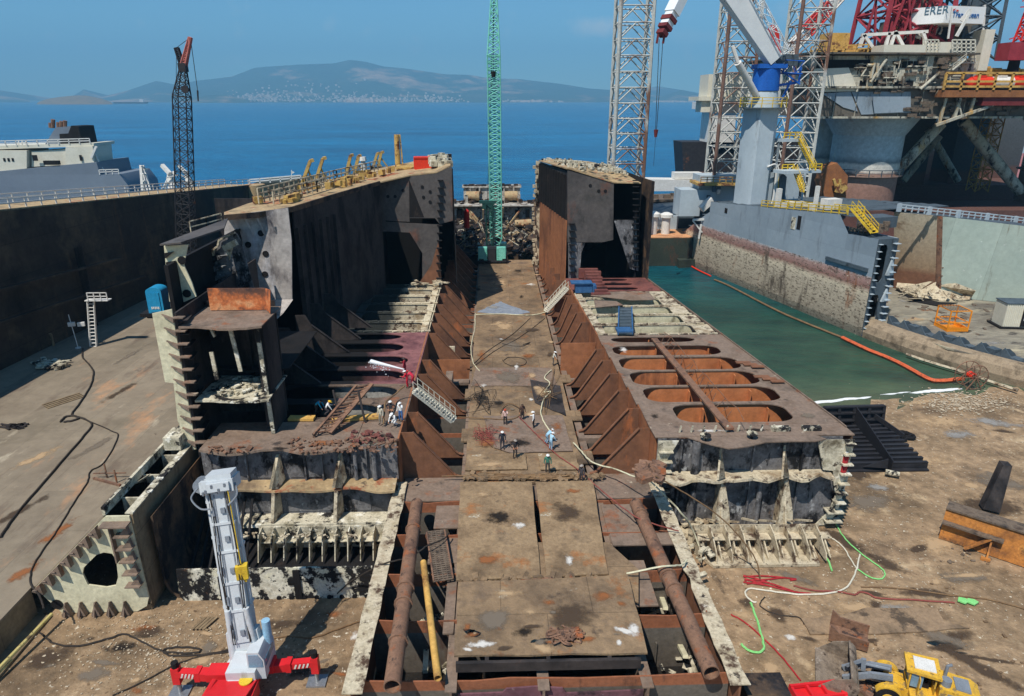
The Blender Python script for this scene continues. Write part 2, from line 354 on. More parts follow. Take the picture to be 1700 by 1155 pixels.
# the same sheet runs on below the sea to the horizon
x0, x1, y0, y1, Rr = xs[0], xs[-1], ys[0], ys[-1], 15000
o = len(gm.v); gm.v += [(-Rr, -2000, -2), (Rr, -2000, -2), (Rr, 16000, -60), (-Rr, 16000, -60)]
a, b_, c, d = 0, nx - 1, len(ys) * nx - 1, (len(ys) - 1) * nx
for f in ([o, o + 1] + list(range(b_, a - 1, -1)), [o + 1, o + 2] + [j * nx + nx - 1 for j in range(len(ys) - 1, -1, -1)], [o + 2, o + 3] + [d + i for i in range(nx)], [o + 3, o] + [j * nx for j in range(len(ys))]):
    gm.f.append(f); gm.m.append(0)
m_ground = mat('trampled_earth', [S(104, 86, 66), S(142, 118, 90), S(170, 142, 110), S(126, 104, 80)], .13, .95, bump=1.0, bsc=3.5, fine=.5,
               spots=[(S(92, 74, 58), .63, .16, (1, 1, 1), .16), (S(186, 160, 126), .62, .4, (1, 1, 1), .1), (S(84, 68, 54), .68, .5, (1, .35, 1), .12), (S(226, 214, 190), .67, 3.2, (1, 1, 1), .03), (S(190, 186, 180), .715, .22, (1, 1, 1), .05), (S(80, 64, 52), .72, 2.2, (1, 1, 1), .06)])
gr = gm.build('ground', m_ground, smooth=60); tag(gr, kind='structure')

m_sea = bpy.data.materials.new('sea_water'); m_sea.use_nodes = True
N = m_sea.node_tree.nodes; L = m_sea.node_tree.links; b = N['Principled BSDF']
b.inputs['Roughness'].default_value = .22; b.inputs['IOR'].default_value = 1.33; b.inputs['Specular IOR Level'].default_value = .22
tc = N.new('ShaderNodeTexCoord'); sx = N.new('ShaderNodeSeparateXYZ'); L.new(tc.outputs['Object'], sx.inputs[0])
n0 = N.new('ShaderNodeTexNoise'); n0.inputs['Scale'].default_value = .03; n0.inputs['Detail'].default_value = 4; L.new(tc.outputs['Object'], n0.inputs[0])
ma = N.new('ShaderNodeMath'); ma.operation = 'MULTIPLY_ADD'; L.new(n0.outputs['Fac'], ma.inputs[0]); ma.inputs[1].default_value = 22; L.new(sx.outputs[1], ma.inputs[2])
mr = N.new('ShaderNodeMapRange'); mr.inputs[1].default_value = 78; mr.inputs[2].default_value = 205; L.new(ma.outputs[0], mr.inputs[0])
rp = N.new('ShaderNodeValToRGB'); e = rp.color_ramp.elements
st_ = ((0, S(92, 100, 76)), (.1, S(54, 82, 64)), (.3, S(26, 68, 60)), (.6, S(8, 74, 90)), (1, S(0, 94, 136)))
while len(e) < len(st_): e.new(.5)
for q, (p, c) in zip(e, st_): q.position = p; q.color = c
L.new(mr.outputs[0], rp.inputs[0])
n4 = N.new('ShaderNodeTexNoise'); n4.inputs['Scale'].default_value = .012; n4.inputs['Detail'].default_value = 12; n4.inputs['Roughness'].default_value = .72; mp4 = N.new('ShaderNodeMapping'); mp4.inputs['Scale'].default_value = (.35, 1, 1); L.new(tc.outputs['Object'], mp4.inputs[0]); L.new(mp4.outputs[0], n4.inputs[0])
r4 = N.new('ShaderNodeValToRGB'); r4.color_ramp.elements[0].position = .3; r4.color_ramp.elements[0].color = (.42, .46, .54, 1); r4.color_ramp.elements[1].position = .7; r4.color_ramp.elements[1].color = (1.5, 1.42, 1.34, 1); L.new(n4.outputs['Fac'], r4.inputs[0])
m4 = N.new('ShaderNodeMix'); m4.data_type = 'RGBA'; m4.blend_type = 'MULTIPLY'; m4.inputs[0].default_value = 1; L.new(rp.outputs[0], m4.inputs[6]); L.new(r4.outputs[0], m4.inputs[7])
n5 = N.new('ShaderNodeTexNoise'); n5.inputs['Scale'].default_value = .16; n5.inputs['Detail'].default_value = 6; n5.inputs['Roughness'].default_value = .7; mp5 = N.new('ShaderNodeMapping'); mp5.inputs['Scale'].default_value = (.5, 1, 1); mp5.inputs['Rotation'].default_value = (0, 0, .4); L.new(tc.outputs['Object'], mp5.inputs[0]); L.new(mp5.outputs[0], n5.inputs[0])
r5 = N.new('ShaderNodeValToRGB'); r5.color_ramp.elements[0].position = .36; r5.color_ramp.elements[0].color = (.6, .66, .74, 1); r5.color_ramp.elements[1].position = .66; r5.color_ramp.elements[1].color = (1.3, 1.25, 1.2, 1); L.new(n5.outputs['Fac'], r5.inputs[0])
m5 = N.new('ShaderNodeMix'); m5.data_type = 'RGBA'; m5.blend_type = 'MULTIPLY'; m5.inputs[0].default_value = 1; L.new(m4.outputs[2], m5.inputs[6]); L.new(r5.outputs[0], m5.inputs[7]); L.new(m5.outputs[2], b.inputs['Base Color'])
n1 = N.new('ShaderNodeTexNoise'); n1.inputs['Scale'].default_value = .35; n1.inputs['Detail'].default_value = 7; n1.inputs['Roughness'].default_value = .62
mp = N.new('ShaderNodeMapping'); mp.inputs['Scale'].default_value = (.55, 1, 1); mp.inputs['Rotation'].default_value = (0, 0, .5); L.new(tc.outputs['Object'], mp.inputs[0]); L.new(mp.outputs[0], n1.inputs[0])
bp = N.new('ShaderNodeBump'); bp.inputs['Distance'].default_value = 1.1
mb = N.new('ShaderNodeMapRange'); mb.inputs[1].default_value = 90; mb.inputs[2].default_value = 260; mb.inputs[3].default_value = .3; mb.inputs[4].default_value = 1.0; L.new(sx.outputs[1], mb.inputs[0]); L.new(mb.outputs[0], bp.inputs['Strength'])
L.new(n1.outputs['Fac'], bp.inputs['Height']); L.new(bp.outputs[0], b.inputs['Normal'])
s = M(); s.add([(-14500, 60, 0), (14500, 60, 0), (14500, 15500, 0), (-14500, 15500, 0)], [(0, 1, 2, 3)])
tag(s.build('sea', m_sea, smooth=0), kind='structure')
# surf on the small beach
m_foam = mat('surf_foam', [S(236, 236, 232), S(250, 250, 248)], 2, .6, bump=.4)
f = M()
for (xa, xb, yo) in ((32.5, 43.2, 0), (44.5, 48.5, .35), (48.2, 55.2, .1)):
    up, dn = [], []
    for k in range(31):
        x = lerp(xa, xb, k / 30); yc = 68.5 + (x - 33) * .17 + yo + .3 * hnoise(x, 1, .5); hw = (.42 if yo != .35 else .16) * math.sin(math.pi * k / 30) ** .5 + .16 * hnoise(x, 5, 1.6)
        hw = max(hw, .02); up.append((x, yc + hw * .6, .05)); dn.append((x, yc - hw, .05))
    for k in range(30): f.prism([dn[k], dn[k + 1], up[k + 1], up[k]], (0, 0, -.03))
tag(f.build('surf', m_foam), kind='stuff')

# far coast
m_hill = mat('dry_scrub_hill', [S(26, 56, 48), S(44, 72, 58), S(34, 64, 52), S(66, 82, 70)], .0016, .95, bump=0, fine=.3, spots=[(S(168, 140, 112), .57, .0009, (1, 1, 1), .1), (S(50, 62, 44), .6, .003, (1, 1, 1), .1)])
def ridge(prof, D0, D1, name, amp=.08):
    m = M(); cols = []
    rows = [0, .12, .28, .45, .62, .8, 1.0, 1.3]
    px = [prof[0][0] + (prof[-1][0] - prof[0][0]) * i / 170 for i in range(171)]
    for x in px:
        for (a, c) in zip(prof, prof[1:]):
            if a[0] <= x <= c[0]:
                yy = lerp(a[1], c[1], (x - a[0]) / max(1, c[0] - a[0])); break
        top = at(x, yy, y=D1); base = at(x, 168.5, y=D0); hgt = max(top.z, 1)
        for r in rows:
            d = lerp(D0, D1, min(r, 1)); xx = at(x, 168, y=d).x
            hh = hgt * (r ** 1.25 if r <= 1 else .4)
            yy2 = d if r <= 1 else D1 + (D1 - D0) * (r - 1) * 2
            nz_ = hnoise(xx, yy2, .0012) * .9 + hnoise(xx, yy2, .004) * .4
            if 0 < r < 1: hh *= 1 + amp * 3 * nz_
            cols.append((xx, yy2, max(hh, -2) if r else -3))
    nr = len(rows)
    m.add(cols, [(i * nr + j, (i + 1) * nr + j, (i + 1) * nr + j + 1, i * nr + j + 1) for i in range(170) for j in range(nr - 1)])
    return tag(m.build(name, m_hill, smooth=70), kind='structure')
ridge([(120, 167), (150, 163), (185, 157), (215, 150), (265, 134), (300, 141), (330, 134), (390, 127), (430, 112), (500, 107), (560, 105), (585, 99), (610, 102), (640, 110), (680, 114), (740, 123), (780, 124), (815, 130), (860, 131), (930, 139), (980, 147), (1030, 150), (1075, 155), (1120, 163), (1150, 167)], 9000, 11800, 'hills')
ridge([(960, 166), (1000, 156), (1065, 146), (1090, 143), (1130, 149), (1165, 155), (1230, 160), (1300, 160)], 11000, 13500, 'hills', .05)
ridge([(1080, 167), (1110, 156), (1130, 149), (1150, 154), (1180, 163), (1200, 166)], 9500, 10800, 'hills', .05)
ridge([(-120, 150), (-60, 142), (0, 149), (12, 153), (30, 160), (50, 167)], 9500, 11500, 'hills', .05)
ridge([(105, 167), (125, 158), (143, 148), (155, 154), (180, 164), (190, 167)], 10000, 11500, 'hills', .03)
ridge([(300, 167), (345, 158), (375, 157), (400, 163), (415, 167)], 7800, 8600, 'hills', .05)
m_isl = mat('brown_islet_scrub', [S(100, 84, 60), S(130, 112, 84), S(84, 80, 56)], .02, .95, bump=0)
mi = M(); n = 60; cols = []
for i in range(n + 1):
    x = lerp(60, 188, i / n); hh = math.sin(math.pi * min(1, i / n * 1.0)) ** .6
    for r in (0, .3, .7, 1):
        d = lerp(5200, 5600, r); p = at(x, 170, y=d); cols.append((p.x, d, max(-1, (62 * hh * (1 + .25 * hnoise(p.x, d, .004)) * r ** .5) - .6)))
mi.add(cols, [(i * 4 + j, (i + 1) * 4 + j, (i + 1) * 4 + j + 1, i * 4 + j + 1) for i in range(n) for j in range(3)])
tag(mi.build('islet', m_isl), kind='structure')
# the white town on the slope, hundreds of tiny houses read as one mass
m_town = mat('whitewashed_town', [S(206, 190, 174), S(226, 214, 200)], .01, .8, bump=0, spots=[(S(206, 160, 130), .6, .02)])
t = M()
for k in range(800):
    c = RN.choice([(470, 70, 40), (540, 70, 38), (430, 40, 30), (640, 60, 20), (720, 50, 22), (590, 40, 14), (1120, 40, 12), (880, 30, 6)])
    x = RN.gauss(c[0], c[1] * .6); r = abs(RN.gauss(0, .16)) * c[2] / 22
    d = lerp(9050, 11200, min(r, .8)); p = at(x, 168, y=d)
    s = RN.uniform(12, 28); t.box((p.x, d, 0), (s, s, s * .9), RN.uniform(0, 1.5))
tb = t
bpy.context.view_layer.update()
hill = bpy.data.objects['hills']
from mathutils.bvhtree import BVHTree
trees = []
for o in bpy.data.objects:
    if o.name.startswith('hills'):
        trees.append(BVHTree.FromPolygons([v.co for v in o.data.vertices], [p.vertices[:] for p in o.data.polygons]))
for i in range(0, len(tb.v), 8):
    cx = sum(tb.v[i + j][0] for j in range(8)) / 8; cy = sum(tb.v[i + j][1] for j in range(8)) / 8
    z = 0
    for tr in trees:
        h = tr.ray_cast(V((cx, cy, 2000)), V((0, 0, -1)))
        if h[0] is not None: z = max(z, h[0].z)
    for j in range(8): q = tb.v[i + j]; tb.v[i + j] = (q[0], q[1], q[2] + z + 6)
tag(tb.build('hillside_town', m_town, smooth=0), kind='stuff')
# haze
m_haze = bpy.data.materials.new('sea_haze'); m_haze.use_nodes = True
N = m_haze.node_tree.nodes; L = m_haze.node_tree.links; N.remove(N['Principled BSDF'])
pv = N.new('ShaderNodeVolumePrincipled'); pv.inputs['Color'].default_value = (.3, .68, 1, 1); pv.inputs['Density'].default_value = HAZE; pv.inputs['Anisotropy'].default_value = 0
L.new(pv.outputs[0], N['Material Output'].inputs['Volume'])
h = M(); h.bx(-16000, 16000, -2500, 17000, -70, 1150)
hz = h.build('haze', m_haze, smooth=0); tag(hz, kind='stuff')
# ================================================================ THE CUT-UP SHIP IN THE MIDDLE
ship = thing('broken_ship', 'huge rusty ship cut open, its long plated lane running between rows of brown brackets', 'ship wreck', (2.5, 46, 0))
XL = -7.2
def XR(y): return 12.3 - max(0, y - 46) * .043
def XRO(y): return 27.4 - max(0, y - 47.5) * .115
def XLO(y): return -22.4 + max(0, y - 75) * .06
PX = lambda pts, y: [(p.x, p.z) for p in (at(a, b, y=y) for a, b in pts)]

# bottom plating, floors and girders of the centre tank
b = M(); b.bx(-7.1, 12.4, 26.2, 128, .12, .3)
for k in range(9):
    x = -6.4 + k * 2.2
    b.bx(x, x + .12, 26.4, 60, .31, .75); b.bx(x - .12, x + .24, 26.4, 60, .76, .82)
b.build('tank_bottom', m_tanksole, ship)
fl = [27.3, 31.4, 35.4, 39.5, 43.6] + [47.6 + 3.95 * k for k in range(18)]
for i, y in enumerate(fl):
    f = M(); xr = XR(y) - .15
    if i < 5:
        top = 4.15 - (.12 if i else .35)
        pr = [(-7.05, .3), (-7.05, top)]
        for k in range(11):
            x = lerp(-6.8, xr - .2, k / 10); pr.append((x, top + (RN.uniform(-.1, .1) if k % 10 else .1)))
        pr += [(xr, top + .3), (xr, .3)]
        f.xz(pr, y, .09)
        for x in (-5.9, -4.1, 9.3, 11.1): f.bx(x, x + .09, y - .16, y - .01, .4, 2.2)
    else:
        f.xz([(-7.05, .3), (-7.05, 3.6), (xr, 3.6), (xr, .3)], y, .09)
    f.build('floor_web', m_girt, ship)
for x in (-2.35, 2.4, 7.75):
    f = M(); f.bx(x - .06, x + .06, 26.6, 122, .3, 3.72); f.bx(x - .3, x + .3, 26.6, 122, 3.73, 3.8); f.build('girder', m_stringer, ship)
# front faces of the centre box
f = M(); f.xz([(-2.0, .3), (-2.0, 3.3), (.3, 3.35), (.5, 3.6), (2.0, 3.7), (3.4, 3.55), (3.6, 3.2), (7.6, 3.3), (7.6, .3)], 26.9, .1)
for x in (.3, 2.6, 4.8): f.box((x, 26.86, 1.7), (.34, .06, .34), 0, 0, Matrix.Rotation(rad(45), 3, 'Y'))
f.bx(-2.05, 7.65, 26.5, 26.89, .12, .3)
f.build('front_plate', m_purple, ship)
# the lane down the middle
k_ = M(); k_.bx(-2.35, 7.2, 46, 124, 4.0, 4.18)
for y in (53, 62, 70, 79): k_.bx(-2.9, -2.36, y, y + 2.4, 4.0, 4.14)
for y in (49, 57, 66): k_.bx(7.21, 8.2, y, y + 2.0, 3.98, 4.12)
k_.build('centre_lane', m_keel, ship)
j = M()
for (x0, x1, y0, y1, z) in ((-7, -2.4, 43.9, 47.2, 4.0), (7.8, 12.0, 43.9, 47.4, 4.0), (-2.4, 7.8, 43.9, 46, 3.95), (7.8, 10.2, 38.6, 43.2, 3.9), (7.8, 12.1, 37.9, 39.2, 4.2), (-4.3, -2.4, 40.6, 43.4, 3.9), (-4.4, -2.4, 36.8, 39.8, 3.86), (7.8, 9.6, 32.4, 36.6, 3.95), (-3.0, -2.4, 30.5, 36.2, 3.95)):
    j.bx(x0, x1, y0, y1, z - .1, z)
j.each('floor_plate', m_stringer, ship)

# longitudinal bulkheads: low cut edge in front, high behind
for side, X in ((-1, lambda y: XL), (1, XR)):
    w = M()
    ys = [26.3, 31, 36, 41, 46.2]
    for a, c in zip(ys, ys[1:]):
        w.prism([(X(a), a, .2), (X(c), c, .2), (X(c), c, 4.2), (X(a), a, 4.2)], (side * .1, 0, 0))
    w.build('low_bulkhead', m_web, ship)
    t = M()
    n = 22
    P = []
    for k in range(n + 1):
        y = lerp(26.2, 46.2, k / n); hw = .48 + RN.uniform(-.05, .05)
        if side > 0 and .4 < k / n < .45: hw *= .7
        P.append((X(y) - hw, y, 4.26 + RN.uniform(-.02, .02), X(y) + hw))
    for a, c in zip(P, P[1:]):
        t.prism([(a[0], a[1], a[2]), (a[3], a[1], a[2]), (c[3], c[1], c[2]), (c[0], c[1], c[2])], (0, 0, -.06))
    t.build('cut_flange', m_burnt, ship)
    w = M(); ys = [46.2 + 4 * k for k in range(13)]
    for a, c in zip(ys, ys[1:]):
        w.prism([(X(a), a, .2), (X(c), c, .2), (X(c), c, 7.95), (X(a), a, 7.95)], (side * .12, 0, 0))
        w.bx(min(X(a) + side * .14, X(a) + side * .3), max(X(a) + side * .14, X(a) + side * .3), a, a + .1, .3, 7.7)
    w.build('bulkhead', m_bulk, ship)
# brown bracket webs either side of the lane
def bracket(y, side, ztop=7.9, cut=0):
    xb = XL + .02 if side < 0 else XR(y) - .02; s = side
    xt = -2.6 if side < 0 else 7.6
    w = M(); prof = [(xb, 3.65)]
    prof.append((xt, 3.65)); prof.append((xt, 3.95))
    a = V((xt + s * .5, 4.0)); c = V((xb - s * .9, ztop))
    for k in range(4): # curved toe
        t = k / 3; prof.append((xt + s * (.15 + .75 * t), 3.98 + .62 * t * t))
    prof.append((c.x, c.y)); prof.append((xb, ztop))
    w.xz(prof, y, .06)
    fp = prof[2:8]
    for p, q in zip(fp, fp[1:]):
        w.bar((p[0], y + .03, p[1]), (q[0], y + .03, q[1]), .3, .05)
    return w.build('bracket_web', m_web, ship)
for y in [47.6, 51.2, 55, 58.9, 62.4, 65.6, 74.6, 78.4, 82.2, 86, 90.3, 94.2, 98, 101.8, 105.6, 109.4, 113, 117, 121]: bracket(y, 1)
for y in [47.4, 51.0, 59.3, 63, 71.2, 74.8, 78.6, 82.4, 87.5, 91.6, 95.6, 99.6, 103.6, 107.6, 112, 116, 120]: bracket(y, -1)
for s, x0, x1 in ((1, 7.4, XR(70) - .1), (-1, XL + .1, -2.6)):
    w = M(); w.bx(x0, x1, 70.0, 70.1, .3, 7.0 if s > 0 else 5.2); w.build('swash_plate', m_bulk, ship)
b = M(); b.bx(7.4, 11.3, 66.6, 67.2, 3.7, 4.05); b.bx(-6.9, -2.6, 66.4, 67.4, 3.7, 4.0); b.bx(-4.9, -4.2, 63.6, 66.0, 3.7, 5.5); b.bx(7.4, 11.6, 53.3, 53.9, 3.6, 4.1); b.each('cross_beam', m_stringer, ship)

# ---------------------------------------------------------------- wing decks with oval openings
def oval_bay(mb, x0, x1, y0, y1, hx0, hx1, hy0, hy1, r, z, t=.1, n=7):
    rx = min(r, (hx1 - hx0) / 2); ry = min(r * .62, (hy1 - hy0) / 2)
    inn, out = [], []
    for (cx, cy, a0, ca, cb, cc) in ((hx1 - rx, hy1 - ry, 0, (x1, hy1 - ry), (x1, y1), (hx1 - rx, y1)), (hx0 + rx, hy1 - ry, 90, (hx0 + rx, y1), (x0, y1), (x0, hy1 - ry)),
                                     (hx0 + rx, hy0 + ry, 180, (x0, hy0 + ry), (x0, y0), (hx0 + rx, y0)), (hx1 - rx, hy0 + ry, 270, (hx1 - rx, y0), (x1, y0), (x1, hy0 + ry))):
        for k in range(n):
            u = k / (n - 1); a = rad(a0 + 90 * u); inn.append((cx + rx * math.cos(a), cy + ry * math.sin(a), z))
            if u < .5: q = (lerp(ca[0], cb[0], 2 * u), lerp(ca[1], cb[1], 2 * u))
            else: q = (lerp(cb[0], cc[0], 2 * u - 1), lerp(cb[1], cc[1], 2 * u - 1))
            out.append((q[0], q[1], z))
    mb.ring(out, inn, (0, 0, -t))
ZD = 8.0
edges = [47.9, 51.9, 55.6, 59.3, 63.0, 66.6, 69.6]
for i, (a, c) in enumerate(zip(edges, edges[1:])):
    d = M(); xi, xo = XR(a) - .1, XRO(c)
    ho = [1.6, .6, .6, .6, .9, 2.2][i]; hi = [2.6, 1.1, .8, .6, .7, 1.2][i]
    oval_bay(d, xi, xo, a + .01, c - .01, xi + hi, xo - ho - 1.2, a + [.35, .28, .22, .22, .4, .7][i], c - [.2, .14, .12, .12, .3, .6][i], 1.7, ZD)
    if xo < XRO(a): d.prism([(xo + .01, a + .02, ZD), (XRO(a), a + .02, ZD), (xo + .02, c - .02, ZD)], (0, 0, -.1))
    d.build('wing_deck', m_stringer, ship)
    w = M(); w.bx(XR(c) + .2, XRO(c) - .2, c - .05, c + .05, .3, 7.88)
    for x in (XR(c) + 5.5, XR(c) + 11): w.bx(x - .05, x + .05, c - .5, c - .06, .3, 7.6)
    w.build('wing_web', m_wingw, ship)
d = M(); d.prism([(XR(46) - .1, 45.9, ZD + .0), (27.5, 45.9, ZD), (27.4, 47.88, ZD), (XR(47.9) - .1, 47.88, ZD)], (0, 0, -.1))
tong = [(14.6, 45.89), (16.0, 44.7), (17.2, 44.0), (18.6, 44.25), (20.2, 44.9), (22.4, 45.0), (24.0, 44.95), (25.0, 45.3), (24.6, 45.89)]
d.xy(tong, ZD - .02, .09); d.build('wing_deck', m_stringer, ship)
b = M()
for k in range(46): b.bar((XRO(47 + k * 1.05) - .02, 47 + k * 1.05, 8.02), (XRO(47 + k * 1.05 + 1.04) - .02, 48.04 + k * 1.05, 8.02), .1, .22)
b.build('deck_edge_bar', m_stringer, ship)
b = M()
for (x, y) in ((15.8, 45.3), (19.4, 45.5)):
    b.tube((x, y, 8), (x, y, 8.35), .12); b.tube((x, y, 8.35), (x, y, 8.45), .42, .42, 10); b.tube((x, y, 8.45), (x, y, 8.6), .12)
for k in range(9): x = 14.2 + k * .9; b.bar((x, 46.6, 8), (x + .1, 46.6, 8.55), .12, .1)
for (x0, x1) in ((21.4, 22.8), (23.8, 25.2)): b.bx(x0, x1, 46.5, 47.0, 8.01, 8.3)
b.each('deck_fitting', m_creamd, ship)
for (x, y) in ((XRO(57) - 1.9, 57.6), (XRO(61) - 1.9, 61.2)):
    b = M()
    for k in range(3): b.bx(x - .5 + k * .5, x + .9 + k * .4, y - .5 - k * .7, y - k * .7, 8.05 + .06 * k, 8.14 + .06 * k)
    b.each('deck_step', m_web, ship)
# burnt bays further aft
ys = [69.8, 73.4, 77, 80.6, 84.2, 87.6]
for i, (a, c) in enumerate(zip(ys, ys[1:])):
    d = M(); xi, xo = XR(a) + .1, XRO(c)
    oval_bay(d, xi, xo, a, c - .02, xi + .9, xo - 2.0, a + .6, c - .12, .5, ZD - .05)
    for k in range(12):
        x = lerp(xi + .6, xo - .4, k / 11); d.box((x, a + .1, ZD + .03), (.9, .3, .1), RN.uniform(-.3, .3))
    d.build('burnt_wing_deck', m_burnt, ship)
    w = M(); w.bx(xi + .2, xo - .2, c - .06, c + .05, .3, 7.86); w.build('wing_web', m_cream, ship)
d = M(); d.prism([(17.5, 82.5, 8.25), (20.6, 82.8, 8.2), (20.2, 85.2, 8.5), (15.2, 85.8, 8.45), (12.6, 84.6, 8.3)], (0, 0, -.08)); d.prism([(12.5, 79.6, 8.2), (16, 80.2, 8.3), (15.5, 82.2, 8.2), (12.7, 82.4, 8.3)], (0, 0, -.08)); d.each('torn_plate', m_stringer, ship)
ys = [87.8, 90.2, 92.6, 95.0]
for a, c in zip(ys, ys[1:]):
    d = M(); xi, xo = XR(a) + .1, XRO(c)
    oval_bay(d, xi, xo, a, c - .02, xi + 2.4, xo - 2.8, a + .7, c - .25, 1.4, ZD - .04)
    d.build('red_wing_deck', m_dredb, ship)
    w = M(); w.bx(xi + .2, xo - .2, c - .06, c + .05, .3, 7.86); w.build('wing_web', m_dredb, ship)
b = M()
for k in range(9):
    y = 85 + k * 1.2; b.bx(XR(y) + 2.6 + RN.uniform(-.6, .6), XR(y) + 4.4 + RN.uniform(0, .6), y - .3, y + .3, 8.1, 8.5 + .12 * k)
b.each('red_step_plate', m_dredb, ship)
# outer shell of the right wing
w = M()
for k in range(20):
    a, c = 45.9 + k * 6.0, 45.9 + (k + 1) * 6.0
    zt = 7.9 if a < 93 else (21.6 if a < 106 else 8.5)
    w.prism([(XRO(a), a, -1.0), (XRO(c), c, -1.0), (XRO(c), c, zt), (XRO(a), a, zt)], (-.12, 0, 0))
w.build('side_shell', m_wall, ship)

# ---------------------------------------------------------------- right wing: cut front face
w = M(); w.bx(12.4, 26.6, 45.85, 45.95, .1, 7.85)
for x in (14.2, 19.8, 23.6): w.bx(x - .07, x + .07, 45.62, 45.84, .2, 7.8)
w.tube((15.3, 45.5, .3), (15.3, 45.5, 7.8), .32, .32, 10); w.tube((20.6, 45.5, .3), (20.6, 45.5, 4.6), .2, .2, 8)
w.build('back_bulkhead', m_sootg, ship)
sh = M(); n = 26; pts = []
for k in range(n + 1):
    x = lerp(12.3, 25.9, k / n)
    yf = 44.6 - .45 * abs(math.sin((x - 12.3) * 1.25)) + RN.uniform(-.07, .07) + .4 * (k / n)
    pts.append((x, yf, 5.0 + .14 * math.sin(x * 2.1) + .05 * RN.random()))
for a, c in zip(pts, pts[1:]):
    sh.prism([(a[0], a[1], a[2]), (c[0], c[1], c[2]), (c[0], 45.84, 5.05), (a[0], 45.84, 5.05)], (0, 0, -.08))
    sh.prism([(a[0], a[1], a[2]), (c[0], c[1], c[2]), (c[0], c[1] - .03, c[2] - .2), (a[0], a[1] - .03, a[2] - .2)], (0, .06, 0))
sh.build('shelf', m_burnt, ship)
for x in (17.0, 21.9):
    w = M()
    w.prism([(x + .2, 45.8, 7.2), (x + .1, 45.6, 7.0), (x - .3, 44.4, 5.1), (x + .3, 44.7, 5.1), (x + .3, 45.8, 5.1)], (.16, 0, 0))
    w.prism([(x + .3, 44.9, 4.75), (x - .5, 43.4, 1.0), (x - .9, 43.2, .8), (x + .9, 43.6, .8), (x + 1.0, 44.4, 2.2), (x + .55, 45.0, 4.75)], (.05, .3, 0))
    w.prism([(x + .2, 45.8, 4.8), (x + .2, 45.0, 4.7), (x + .2, 43.3, .6), (x + .2, 45.8, .6)], (.14, 0, 0))
    w.build('buttress_web', m_burnt, ship)
w = M(); yf = 45.3
w.xz([(24.4, 7.85), (27.25, 7.85), (27.1, 4.6), (26.4, 3.2), (26.0, 5.2), (25.2, 5.3)], yf, .12)
for k in range(9):
    z = .7 + k * .85; w.bx(26.5 - .5 * (k < 2), 27.3, 44.9, 45.8, z, z + .1)
w.xz([(27.0, 4.5), (27.35, 4.5), (27.0, 1.2), (26.2, .2), (25.4, .2), (26.3, 1.4)], yf + .14, .1)
for k in range(8): z = 1.0 + k * .85; w.bx(12.4, 13.5, 45.2, 45.8, z, z + .08)
w.xz([(12.35, 7.85), (13.9, 7.85), (13.2, 6.4), (12.35, 4.0)], yf + .2, .1)
w.build('side_frame', m_creamd, ship)
# tray of bottom longitudinals lying forward
w = M(); w.prism([(13.0, 45.6, .32), (24.6, 45.0, .32), (23.6, 40.6, .28), (15.8, 40.6, .28)], (0, 0, -.22)); w.prism([(14.6, 43.2, .34), (24.4, 43.0, .34), (24.4, 43.1, 1.9), (14.6, 43.3, 1.9)], (0, .08, 0))
for k in range(9):
    x = 14.9 + k * 1.15
    w.prism([(x, 43.2, .34), (x, 43.2, 1.95), (x, 42.2, 1.7), (x, 41.0, .9), (x, 40.8, .34)], (.08, 0, 0))
    w.bx(x + .1, x + 1.05, 42.3, 43.1, 1.2, 1.26)
    w.prism([(x + .5, 42.4, .34), (x + .5, 42.4, 1.1), (x + .5, 41.2, .34)], (.1, 0, 0))
for k in range(7): x = 15 + k * 1.4; w.bar((x, 44.8, 1.2 + .2 * (k % 2)), (x + .5, 43.3, 2.1), .22, .12)
w.build('bottom_tray', m_burnt, ship)

# ---------------------------------------------------------------- left wing: cut front face
def ragged(mb, x0, x1, yf, yb, z, amp, n=22, lip=.16, ph=0., cr=.0):
    pts = []
    for k in range(n + 1):
        x = lerp(x0, x1, k / n); pts.append((x, yf + amp * math.sin(x * 1.1 + ph) + RN.uniform(-.1, .1) * amp, z + cr * math.sin(x * 1.3 + ph) + RN.uniform(-.02, .02)))
    for a, c in zip(pts, pts[1:]):
        mb.prism([a, c, (c[0], yb, z), (a[0], yb, z)], (0, 0, -.08))
        if lip: mb.prism([a, c, (c[0], c[1] - .02, c[2] - lip), (a[0], a[1] - .02, a[2] - lip)], (0, .05, 0))
t = M(); ragged(t, -21.6, -10.4, 44.6, 49.4, 7.95, .35, ph=.6); ragged(t, -10.39, -7.3, 46.0, 49.4, 7.9, .3, n=8); t.build('wing_deck', m_stringer, ship)
w = M(); w.bx(-21.8, -7.3, 45.6, 45.7, 4.9, 7.75); w.bx(-21.8, -7.3, 44.9, 45.0, .2, 4.9)
for x in (-18.5, -14.2, -12.9, -9.6): w.bx(x - .06, x + .06, 45.35, 45.59, 5, 7.7)
for x0, x1 in ((-17.9, -16.6), (-15.4, -14.4), (-14.0, -12.9), (-12.1, -10.9)): w.bx(x0, x1, 45.54, 45.59, 5.2, 7.4)
for x0, x1 in ((-19.2, -16.9), (-15.6, -12.2), (-11.0, -9.4), (-9.2, -8.0)): w.bx(x0, x1, 44.84, 44.89, 2.7, 4.6)
w.tube((-9.0, 45.3, 5.1), (-9.0, 45.3, 7.7), .18, .18, 8); w.tube((-10.4, 45.3, 5.1), (-10.4, 45.3, 7.7), .14, .14, 8)
w.build('back_bulkhead', m_sootg, ship)
t = M(); ragged(t, -21.3, -7.4, 44.0, 45.58, 5.0, .3, n=30, lip=.14, ph=2.0, cr=.18); t.build('shelf', m_tan, ship)
t = M(); ragged(t, -21.0, -7.6, 43.4, 44.88, 2.5, .06, n=16, lip=.2); t.build('shelf', m_creamd, ship)
